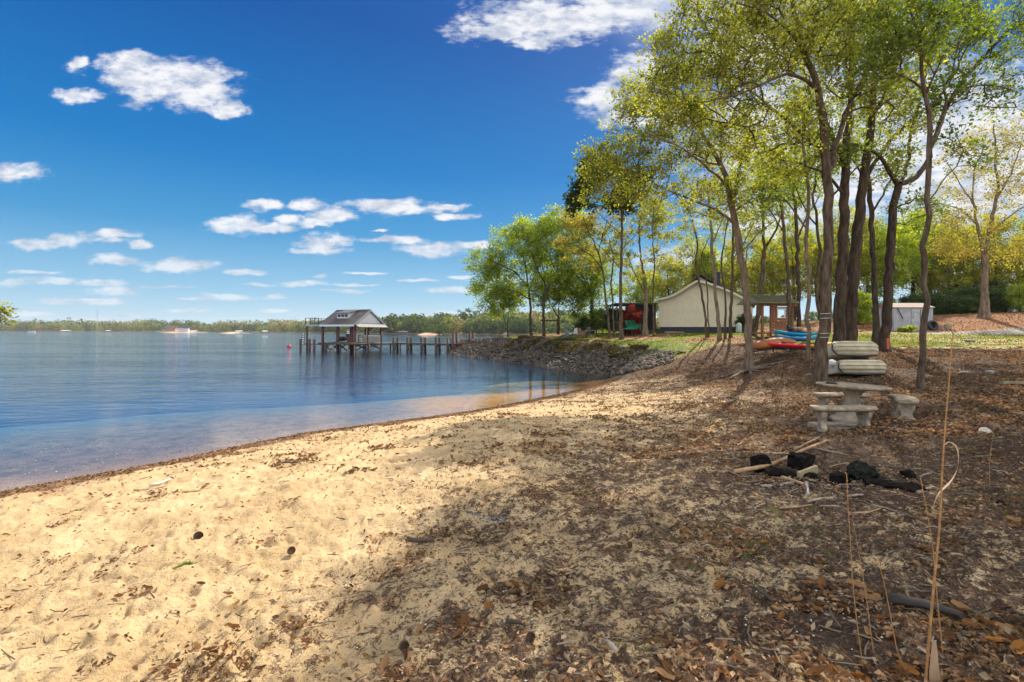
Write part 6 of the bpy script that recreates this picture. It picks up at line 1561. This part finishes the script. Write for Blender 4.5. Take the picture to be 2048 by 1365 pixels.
stick('thin stick lying behind the pale driftwood near the waterline', [(268, 982), (310, 980), (335, 973)], .010, .006, GREYW)
stick('brown stick on the wrack right of the pale driftwood', [(368, 986), (400, 983), (428, 974)], .013, .009, TANW)
stick('short dark stick on the sand near the water, centre', [(562, 929), (585, 927), (605, 929)], .02, .014, WOOD_D)
stick('grey weathered stub in the bottom centre of the sand', [(1212, 1288), (1225, 1300), (1246, 1322)], .020, .014, GREYW)
stick('dark curved stick in the sand, bottom centre', [(1015, 1248), (1032, 1247), (1052, 1250)], .014, .009, WOOD_D)
stick('thin curved twig in the sand, centre right', [(1092, 1178), (1125, 1180), (1152, 1200)], .006, .004, GREYW)
stick('dark half-buried stick among the leaf clumps, centre', [(818, 1083), (840, 1085), (868, 1082)], .022, .016, WOOD_D)
stick('long grey stick at the bottom left corner', [(-20, 1350), (40, 1325), (110, 1295)], .012, .006, GREYW)
stick('thin stick lying in the sand at mid left', [(82, 1088), (110, 1080), (132, 1074)], .006, .004, WOOD_D)
stick('grey stick in the bottom right corner by the tall stalk', [(1780, 1205), (1850, 1215), (1925, 1240)], .026, .018, mat('dark_log', (.07, .06, .05), .9, .4))
stick('thin pale stick crossing the bottom right corner', [(1990, 1320), (2030, 1345), (2070, 1375)], .012, .008, GREYW)
stick('long dark root-like stick on the right slope', [(1880, 1046), (1960, 1050), (2040, 1060)], .010, .006, WOOD_D)
stick('piece of driftwood by the cove, behind the sand', [(1150, 876), (1190, 868), (1215, 862)], .012, .008, GREYW)

SG = [(1440,935,1490,960),(1480,985,1540,992),(1530,1000,1600,1012),(1560,1020,1625,1012),(1640,1015,1700,1022),(1660,980,1705,972),(1700,1030,1765,1018),(1745,1012,1800,1030),(1780,1035,1850,1025),(1850,1030,1905,1042),(1600,895,1640,902),(1500,880,1535,893),(1660,935,1700,928),(1755,940,1800,945),(1840,955,1880,950),(1430,890,1470,898)]
for q, (a_, b_, c_, d_) in enumerate(SG):
    m_x, m_y = (a_ + c_) / 2 + random.uniform(-8, 8), (b_ + d_) / 2 + random.uniform(-4, 4)
    stick('small grey stick lying loose around the fire heap', [(a_, b_), (m_x, m_y), (c_, d_)], random.uniform(.006, .011), .005, GREYW if q % 3 else TANW, group='small loose sticks around the fire heap')
# pine cones, moss, cord
def cone(label, px, py, s):
    s *= .68; r = thing('pine_cone', label, 'pine cone', G(px, py), random.uniform(0, 6)); core = MB().lathe((0, 0, 0), [(.004, -.05 * s), (.03 * s, -.02 * s), (.034 * s, .02 * s), (.015 * s, .05 * s), (.002, .055 * s)], 10).build('core', WOOD_D, r)
    sc_ = MB()
    for i in range(90):
        z = -.048 + .1 * i / 90; a = i * 2.399; rad_ = .045 * math.sqrt(max(.05, 1 - (z / .058) ** 2)); c_, s2 = math.cos(a), math.sin(a)
        p0 = Vector((c_ * rad_ * .4, s2 * rad_ * .4, z)); p1 = Vector((c_ * rad_ * 1.25, s2 * rad_ * 1.25, z + .012)); t_ = Vector((-s2, c_, 0)) * .012
        sc_.addm([p0 * s, (p1 - t_) * s, (p1 + Vector((0, 0, -.006))) * s, (p1 + t_) * s], [(0, 1, 2), (0, 2, 3), (0, 3, 1)])
    sc_.build('scales', mat('cone_brown', (.17, .10, .065), .9, .3), r)
    for ch in r.children: ch.location.z = .035 * s; ch.rotation_euler = (R(75), 0, 0)
cone('large dark pine cone on the bare sand at the left', 399, 1080, 1.25)
cone('smaller dark pine cone right of the large one', 583, 1110, 1.0)
cone('small reddish pine cone at the bottom, left of centre', 808, 1302, .8)
cone('small brown pine cone in the sand at bottom centre', 1062, 1281, .7)
ms_ = thing('moss_clump', 'flat bright green clump of moss lying on the sand', 'moss', G(368, 1138)); mm = MB()
pts = rng.normal(size=(700, 2)) * np.array([.055, .032])
for (x, y) in pts:
    if abs(x) > .11: continue
    h = .012 * math.exp(-(x / .09) ** 2) + .01; a = random.uniform(0, 6.28); l_ = .012
    mm.addm([(x, y, h - .01), (x + l_ * math.cos(a), y + l_ * math.sin(a), h + .006), (x + l_ * math.cos(a + 1.4), y + l_ * math.sin(a + 1.4), h)], [(0, 1, 2)])
mm.build('moss', mat('moss_green', (.13, .27, .01), .8, .4, 60), ms_)
bc = thing('blue_cord', 'thin faded blue cord curling on the sand in the middle', 'cord', G(975, 1042)); P = [G(*q) - G(975, 1042) + Vector((0, 0, .015)) for q in [(938, 1030), (955, 1036), (968, 1042), (985, 1040), (1000, 1040), (1008, 1046), (1000, 1050), (985, 1050)]]
MB().tube([Vector(c[:3]) for c in catmull([(*q, 0) for q in P], .04)], .0035, 5).build('cord', mat('blue_cord', (.05, .25, .45), .6), bc)

# tall dry stalks close to the camera
STALK = mat('dry_stalk', (.50, .27, .10), .7, .3, 30)
def stalk(label, D, pts, w0, w1, head=None, leafp=None):
    base = G(pts[0][0], None, D); r = thing('dry_grass_stalk', label, 'grass stalk', base, 0, 'tall dry grass stalks in the near right')
    P = [Vector((0, 0, -.03))] + [W(px, py, D) - base for (px, py) in pts if W(px, py, D).z > base.z + .02]
    C = [Vector(c[:3]) for c in catmull([(*q, 0) for q in P], .05)]; n = len(C)
    MB().tube(C, [w0 + (w1 - w0) * i / (n - 1) for i in range(n)], 6).build('stem', STALK, r)
    if head:
        hm_ = MB(); i0 = int(n * head)
        for i in range(i0, n):
            for q in range(3):
                a = random.uniform(0, 6.28); d_ = Vector((math.cos(a), math.sin(a), 1.6)) * .008; s_ = Vector((-math.sin(a), math.cos(a), 0)) * .0028
                hm_.addm([C[i], C[i] + d_ * .5 + s_, C[i] + d_, C[i] + d_ * .5 - s_], [(0, 1, 2, 3)])
        hm_.build('seed_head', STALK, r)
    if leafp:
        Q = [Vector(c[:3]) for c in catmull([(*(W(px, py, D + dd) - base), 0) for (px, py, dd) in leafp], .03)]; lm_ = MB(); m_ = len(Q)
        vs = []; 
        for i, q in enumerate(Q):
            w_ = .007 * math.sin(math.pi * min(1, (i + 1) / m_ * .9 + .08)); tw_ = i * .12
            vs += [q + Vector((w_ * math.cos(tw_), w_ * math.sin(tw_), w_ * .4)), q - Vector((w_ * math.cos(tw_), w_ * math.sin(tw_), w_ * .4))]
        lm_.addm(vs, [(2 * i, 2 * i + 1, 2 * i + 3, 2 * i + 2) for i in range(m_ - 1)], True); lm_.build('leaf', mat('pale_dry_leaf', (.55, .38, .24), .7), r)
stalk('tallest dry orange stalk with a looping leaf, reaching above the bank', 2.35, [(1852, 1420), (1858, 1300), (1868, 1180), (1880, 1050), (1886, 930), (1892, 840), (1898, 770), (1902, 710), (1907, 655)], .0065, .002, .93,
      [(1888, 892, 0), (1897, 884, .01), (1912, 892, .02), (1918, 915, .03), (1913, 945, .03), (1898, 968, .02), (1880, 985, .01), (1870, 1005, 0), (1866, 1025, -.01)])
stalk('thin reddish stalk, leftmost of the near group', 2.5, [(1728, 1420), (1722, 1330), (1710, 1200), (1702, 1090), (1697, 1010), (1694, 950)], .003, .0015, .8)
stalk('thin reddish stalk close beside the leftmost one', 2.55, [(1758, 1420), (1748, 1300), (1733, 1190), (1718, 1100), (1706, 1040)], .003, .0013, None)
stalk('short thin stalk between the leftmost pair and the tallest one', 2.45, [(1815, 1420), (1798, 1310), (1782, 1230), (1768, 1160), (1758, 1128)], .003, .0013, .9)
stalk('thin stalk leaning left behind the tallest one', 2.55, [(1888, 1400), (1882, 1300), (1874, 1180), (1866, 1090), (1854, 1020), (1842, 958)], .0035, .0016, .8)
stalk('thin upright stalk by itself behind the round rock', 5.6, [(1980, 925), (1984, 890), (1988, 850), (1989, 832)], .003, .0015, .8)
shl = thing('dry_sheath', 'broad dry leaf sheath wrapped round the foot of the tallest stalk', 'leaf', G(1868, None, 2.32)); bz = G(1868, None, 2.32)
MB().addm([Vector(W(px, py, 2.32 + dd)) - bz for (px, py, dd) in [(1866, 1280, 0), (1874, 1282, .01), (1880, 1340, .03), (1860, 1345, .02), (1890, 1400, .05), (1862, 1400, .04)]], [(0, 1, 2, 3), (3, 2, 4, 5)]).build('sheath', mat('pale_dry_leaf', (.55, .38, .24), .7), shl)

# tufts of grass and creeping weeds growing over the right part of the rubble
# thin spring haze over the lake
hz_m = bpy.data.materials.new('haze'); hz_m.use_nodes = True; t = NT(hz_m.node_tree); t.n.clear()
pv = t.add('ShaderNodeVolumePrincipled'); pv.inputs['Color'].default_value = (.86, .92, 1, 1); pv.inputs['Density'].default_value = 0.00009; pv.inputs['Anisotropy'].default_value = 0.2
o_ = t.add('ShaderNodeOutputMaterial'); t.link(pv.outputs[0], o_.inputs['Volume'])
hzb = MB().box((-700, 1100, 35), (5200, 3600, 78)).build('haze', hz_m); hzb['kind'] = 'stuff'; hzb['label'] = 'thin bluish haze over the lake and land'
print('KAYAK', gz(W(1610,691,25).x, 25), W(1610,691,25), 'trailer', gz(tp_.x,25), tp_)
# ---------------------------------------------------------------- litter on the ground
LITTER = leaf_mat('dry_leaf', [(0.09, 0.053, 0.034), (0.22, 0.13, 0.08), (0.35, 0.22, 0.13), (0.50, 0.36, 0.24), (0.26, 0.15, 0.085), (0.14, 0.085, 0.055)], trans=0.15, tmul=(1.2, .9, .6))
WEATH = leaf_mat('bleached_leaf', [(0.30, 0.24, 0.18), (0.42, 0.34, 0.25), (0.24, 0.17, 0.12)], trans=0.1, tmul=(1.1, 1, .8))
def ground_z(X, Y):
    """height of the finished ground sheet, lumps included (footprints averaged out)"""
    z = land(X, Y); d, s, i = seg_dist(X, Y); s_ = np.clip(z / .12, 0, 1) * i
    l_ = (fbm(X, Y, 1.6, 4, 11) - .5) * .12 + (fbm(X, Y, 5.0, 3, 21) - .5) * .085 + (fbm(X, Y, 11.0, 3, 31) - .5) * .07
    return z + l_ * s_ * np.clip(1.3 - np.hypot(X, Y) / 60, .25, 1), d, s, i
def scatter(n, y0, y1, seed, power=1.0):
    rs = np.random.default_rng(seed); Y = y0 + (y1 - y0) * rs.random(n) ** power; X = Y * rs.uniform(-1.06, 1.06, n); return X, Y, rs
def clump(X, Y): return fbm(X, Y, 1.1, 3, 3) * .45 + fbm(X, Y, 3.4, 3, 43) * .55
def lay_leaves(X, Y, Z, rs, size, name, m_, label, lift=.012, tilt=.45):
    n = len(X); N = np.stack([rs.normal(size=n) * tilt, rs.normal(size=n) * tilt, np.ones(n)], 1); N /= np.linalg.norm(N, axis=1, keepdims=True)
    A = rs.normal(size=(n, 3)); A -= (A * N).sum(1, keepdims=True) * N; A /= np.linalg.norm(A, axis=1, keepdims=True); B = np.cross(N, A)
    s = size * rs.uniform(.55, 1.4, size=(n, 1)); w_ = s * rs.uniform(.12, .36, size=(n, 1)); cu = s * rs.uniform(-.05, .5, size=(n, 1))
    P = np.stack([X, Y, Z + lift], 1)
    V = np.empty((n, 6, 3), dtype=np.float32)
    V[:, 0] = P - A * s * .5 + N * cu * .4; V[:, 1] = P - A * s * .05 + B * w_ + N * cu; V[:, 2] = P + A * s * .5 + N * cu * .5; V[:, 3] = P - A * s * .05 - B * w_ + N * cu * .8
    V[:, 4] = P - A * s * .1; V[:, 5] = P + A * s * .25
    b_ = np.arange(n)[:, None] * 6
    q = np.concatenate([b_ + np.array([[0, 4, 1, 1]])[:, :3], b_ + np.array([[4, 5, 1]]), b_ + np.array([[5, 2, 1]]), b_ + np.array([[0, 3, 4]]), b_ + np.array([[4, 3, 5]]), b_ + np.array([[5, 3, 2]])])
    o = link(name, np_mesh(name, V.reshape(-1, 3), tris=q), m_); return tag(o, label, 'leaf litter', kind='stuff')
X, Y, rs = scatter(330000, 1.9, 27, 500, 1.15)
Zn = zones(X, Y)[:, 0]; cl_ = clump(X, Y); dens = np.clip((Zn - .56 + (cl_ - .5) * 4.4) * 2.2 + .12 * Zn, 0, 1); dens = np.maximum(dens, Zn * .10 + .016)
z_, d_, s_, i_ = ground_z(X, Y); keep = (rs.random(len(X)) < dens * np.clip(.34 + Y / 22, 0, 1)) & i_ & (z_ > .05)
X, Y, z_ = X[keep], Y[keep], z_[keep]; print('litter', len(X))
near = Y < 8
lay_leaves(X[near], Y[near], z_[near], rs, .040, 'leaf_litter', LITTER, 'brown dead leaves scattered over the near sand')
lay_leaves(X[~near], Y[~near], z_[~near], rs, .068, 'leaf_litter', LITTER, 'brown dead leaves covering the slope under the trees')
rs = np.random.default_rng(510); Y = 27 + 26 * rs.random(90000); X = Y * rs.uniform(.15, 1.08, len(Y)); Zz = zones(X, Y); z_, d_, s_, i_ = ground_z(X, Y)
keep = i_ & (z_ > .25) & (rs.random(len(X)) < np.clip(Zz[:, 0] + Zz[:, 3] * .6 - Zz[:, 1] * .5 + (fbm(X, Y, .7, 3, 12) - .5) * 1.2, 0, 1) * .5); print('far litter', keep.sum())
lay_leaves(X[keep], Y[keep], z_[keep], rs, .095, 'leaf_litter', LITTER, 'brown leaves and straw lying on the far slopes by the house and drive', .02)
X, Y, rs = scatter(26000, 2.0, 20, 501, 1.2); Zn = zones(X, Y)[:, 0]; z_, d_, s_, i_ = ground_z(X, Y); keep = (rs.random(len(X)) < Zn * .3) & i_ & (z_ > .1)
lay_leaves(X[keep], Y[keep], z_[keep], rs, .05, 'pale_leaf_litter', WEATH, 'bleached curled leaves among the brown litter', .02)
# wrack line of leaves and bits at the water's edge
rs = np.random.default_rng(502); bl = np.array(beach[2:]); sg = np.hypot(*np.diff(bl, axis=0).T); cm = np.concatenate([[0], np.cumsum(sg)]); n = 14000
q = rs.random(n) * cm[-1]; i0 = np.clip(np.searchsorted(cm, q, side='right') - 1, 0, len(bl) - 2); f_ = ((q - cm[i0]) / sg[i0])[:, None]; P = bl[i0] + (bl[i0 + 1] - bl[i0]) * f_; dv = (bl[i0 + 1] - bl[i0]) / sg[i0][:, None]
off = np.abs(rs.normal(size=n)) * .22 + .03 + .25 * (rs.random(n) < .35) * rs.random(n) * 2; P = P + np.stack([dv[:, 1], -dv[:, 0]], 1) * off[:, None]
z_, d_, s_, i_ = ground_z(P[:, 0], P[:, 1]); k_ = i_ & (P[:, 1] < 32)
lay_leaves(P[k_, 0], P[k_, 1], z_[k_], rs, .055, 'wrack_litter', LITTER, 'dark wet leaf bits along the waterline', .012)
# twigs
X, Y, rs = scatter(42000, 1.9, 18, 503, 1.25); Zn = zones(X, Y)[:, 0]; z_, d_, s_, i_ = ground_z(X, Y)
fire = np.exp(-(((X - burn_c.x) / 1.5) ** 2 + ((Y - burn_c.y) / .9) ** 2))
keep = (rs.random(len(X)) < (.015 + Zn * .10 * np.clip(cl_[:1] * 0 + 1, 0, 1) + .5 * fire) * (.4 + clump(X, Y))) & i_ & (z_ > .08); X, Y, z_ = X[keep], Y[keep], z_[keep]; n = len(X); print('twigs', n)
a = rs.uniform(0, math.pi, n); L = rs.uniform(.03, .16, n) * (1 + .5 * (rs.random(n) < .1)); w_ = rs.uniform(.002, .0055, n) * (1 + Y / 14)
A = np.stack([np.cos(a) * L, np.sin(a) * L, rs.normal(size=n) * .01], 1); B = np.stack([-np.sin(a) * w_, np.cos(a) * w_, np.zeros(n)], 1); P = np.stack([X, Y, z_ + .012], 1); up_ = np.zeros((n, 3)); up_[:, 2] = w_ * 1.3
K = B * rs.normal(size=(n, 1)) * 2.2
V = np.stack([P - A * .5 - B, P - A * .5 + B, P - A * .5 + up_, P - B + K, P + B + K, P + up_ + K, P + A * .5 - B * .6, P + A * .5 + B * .6, P + A * .5 + up_ * .6], 1); b_ = np.arange(n)[:, None] * 9
fq = np.concatenate([b_ + np.array([[i, j, j + 3, i + 3]]) + o0 for o0 in (0, 3) for (i, j) in ((1, 2), (2, 0), (0, 1))])
o = link('twig_litter', np_mesh('twig_litter', V.reshape(-1, 3), quads=fq), leaf_mat('twig_grey', [(.10, .075, .055), (.22, .17, .13), (.33, .28, .22), (.06, .045, .035)], trans=.02)); tag(o, 'grey and brown twigs strewn over the sand', 'twigs', kind='stuff')
# shells and pebbles
X, Y, rs = scatter(9000, 1.9, 11, 504, 1.3); z_, d_, s_, i_ = ground_z(X, Y); keep = i_ & (z_ > .03) & (rs.random(len(X)) < .25 + .5 * (vnoise(X * 1.2, Y * 1.2, 8) > .5)); X, Y, z_ = X[keep], Y[keep], z_[keep]
# pebbles in the shallows
qn = 9000; q = rs.random(qn) * cm[-1]; i0 = np.clip(np.searchsorted(cm, q, side='right') - 1, 0, len(bl) - 2); f_ = ((q - cm[i0]) / sg[i0])[:, None]; P2_ = bl[i0] + (bl[i0 + 1] - bl[i0]) * f_; dv = (bl[i0 + 1] - bl[i0]) / sg[i0][:, None]
P2_ = P2_ - np.stack([dv[:, 1], -dv[:, 0]], 1) * (rs.random(qn) ** 1.4 * 6.5 - .15)[:, None]; z2_, d2_, _, _ = ground_z(P2_[:, 0], P2_[:, 1])
octv = np.array([(1, 0, 0), (-1, 0, 0), (0, 1, 0), (0, -1, 0), (0, 0, .6), (0, 0, -.6)]); octf = np.array([(0, 2, 4), (2, 1, 4), (1, 3, 4), (3, 0, 4)])
def pebbles(name, X, Y, Z, s0, s1, m_, label, rs):
    n = len(X); s = rs.uniform(s0, s1, (n, 1, 1)); a = rs.uniform(0, 6.28, n); c_, s2 = np.cos(a), np.sin(a)
    V = octv[None] * s * rs.uniform(.6, 1.2, (n, 6, 1)); Vx = V[..., 0] * c_[:, None] - V[..., 1] * s2[:, None] * .7; Vy = V[..., 0] * s2[:, None] + V[..., 1] * c_[:, None] * .7
    V = np.stack([Vx + X[:, None], Vy + Y[:, None], V[..., 2] + Z[:, None] + .004], -1); f_ = (np.arange(n)[:, None, None] * 6 + octf[None]).reshape(-1, 3)
    o = link(name, np_mesh(name, V.reshape(-1, 3), tris=f_), m_); return tag(o, label, 'pebbles', kind='stuff')
SHELL = leaf_mat('shell_white', [(.5, .46, .4), (.75, .72, .66), (.62, .55, .45)], trans=0)
PEB = leaf_mat('pebble_mix', [(.16, .10, .07), (.32, .23, .16), (.5, .42, .34), (.10, .08, .07)], trans=0)
pebbles('shell_fragments', X, Y, z_, .004, .011, SHELL, 'white shell fragments sprinkled over the sand', rs)
pebbles('shore_pebbles', P2_[:, 0], P2_[:, 1], z2_, .012, .035, PEB, 'brown and pale pebbles in the shallow water', rs)
# larger single leaves nearest the camera
lms = []
for k in range(5):
    m_ = MB(); rs = np.random.default_rng(600 + k); n = 9; pts = []
    for i in range(n):
        a = 2 * math.pi * i / n; rad_ = .03 * rs.uniform(.85, 1.15); x_, y_ = rad_ * math.cos(a) * 1.7, rad_ * math.sin(a) * .8
        pts.append((x_, y_, abs(y_) * rs.uniform(.5, .9) + x_ * x_ * 5))
    m_.addm([(0, 0, 0)] + pts, [(0, i + 1, (i + 1) % n + 1) for i in range(n)]); me = m_.mesh('dry_leaf'); me.materials.append(leaf_mat('big_leaf_%d' % k, [[(.30, .14, .05)] * 2, [(.20, .10, .05)] * 2, [(.36, .22, .12)] * 2, [(.12, .06, .035)] * 2, [(.25, .12, .06)] * 2][k], trans=.25)); lms.append(me)
X, Y, rs = scatter(2600, 2.15, 5.0, 505, 1.1); Zn = zones(X, Y)[:, 0]; z_, _, _, _ = ground_z(X, Y); kk = rs.random(len(X)) < np.clip((Zn - .5 + (clump(X, Y) - .5) * 3) * .6, 0, 1) + .015; X, Y, z_ = X[kk][:260], Y[kk][:260], z_[kk][:260]
for j in range(len(X)):
    o = link('dry_leaf', lms[j % 5]); o.location = (X[j], Y[j], z_[j] + .018); o.rotation_euler = (random.uniform(-.5, .5), random.uniform(-.5, .5), random.uniform(0, 6.28)); s = random.uniform(.55, 1.1); o.scale = (s, s, s)
    tag(o, 'curled brown dead leaf lying on the near sand', 'leaf', 'larger dead leaves on the near sand')
# low weeds and grass
def blades(name, X, Y, Z, h0, h1, m_, label, rs, w0=.004, lean=.5):
    n = len(X); a = rs.uniform(0, 6.28, n); h = rs.uniform(h0, h1, n); w_ = w0 * (1 + Y / 10)
    T = np.stack([np.cos(a), np.sin(a), np.zeros(n)], 1) * w_[:, None]; top = np.stack([X + rs.normal(size=n) * h * lean, Y + rs.normal(size=n) * h * lean, Z + h], 1); P = np.stack([X, Y, Z - .01], 1)
    V = np.stack([P - T, P + T, top], 1); o = link(name, np_mesh(name, V.reshape(-1, 3), tris=np.arange(n * 3).reshape(-1, 3)), m_); return tag(o, label, 'grass', kind='stuff')
GRB = leaf_mat('grass_blade', [(.10, .15, .02), (.20, .24, .03), (.30, .32, .06), (.07, .12, .02)], trans=.5)
GRW = leaf_mat('weed_blade', [(.05, .10, .02), (.09, .15, .03), (.12, .15, .05)], trans=.4)
rs = np.random.default_rng(700); Y = 24 + 44 * rs.random(160000) ** .9; X = Y * rs.uniform(-.1, 1.05, len(Y)); zn = zones(X, Y); z_, d_, s_, i_ = ground_z(X, Y); keep = i_ & (rs.random(len(X)) < np.clip((zn[:, 1] - .35) * 1.8 + (fbm(X, Y, .8, 3, 4) - .5), 0, 1) * .8) & (z_ > .8)
blades('lawn_grass', X[keep], Y[keep], z_[keep], .04, .10, GRB, 'short sunlit lawn grass round the house and on the point', rs, .006)
print('grass', keep.sum())
rs = np.random.default_rng(701); Y = 1.9 + 12 * rs.random(60000) ** 1.1; X = Y * rs.uniform(-1, 1.05, len(Y)); zn = zones(X, Y); z_, d_, s_, i_ = ground_z(X, Y); keep = i_ & (rs.random(len(X)) < np.clip((zn[:, 1] - .12) * 1.5 + (fbm(X, Y, 1.5, 3, 14) - .58) * 2.5 * (zn[:, 1] > .04), 0, 1)) & (z_ > .2)
blades('low_weeds', X[keep], Y[keep], z_[keep], .012, .05, GRW, 'low green weeds between the leaves on the sand', rs, .0028, .7); print('weeds', keep.sum())

rs = np.random.default_rng(702); kx = rs.random(60000); P = np.array([rl[0] + 0 * kx[0]]); q = kx * cum[-1] * .55; i0 = np.clip(np.searchsorted(cum, q, side='right') - 1, 0, len(rl) - 2)
f_ = ((q - cum[i0]) / seglen[i0])[:, None]; dv = (rl[i0 + 1] - rl[i0]) / seglen[i0][:, None]; P = rl[i0] + (rl[i0 + 1] - rl[i0]) * f_ + np.stack([dv[:, 1], -dv[:, 0]], 1) * rs.uniform(1.0, 4.6, (len(q), 1))
z_, d_, s_, i_ = ground_z(P[:, 0], P[:, 1]); k_ = i_ & (fbm(P[:, 0], P[:, 1], .9, 3, 55) > .56) & (z_ > .9) & (rs.random(len(q)) < .45)
blades('bank_weeds', P[k_, 0], P[k_, 1], z_[k_] + .1, .08, .28, leaf_mat('bank_weed', [(.05, .065, .02), (.09, .08, .035), (.15, .11, .06), (.07, .06, .03)], trans=.4), 'dry and green weeds growing over the rubble bank', rs, .007, .6)
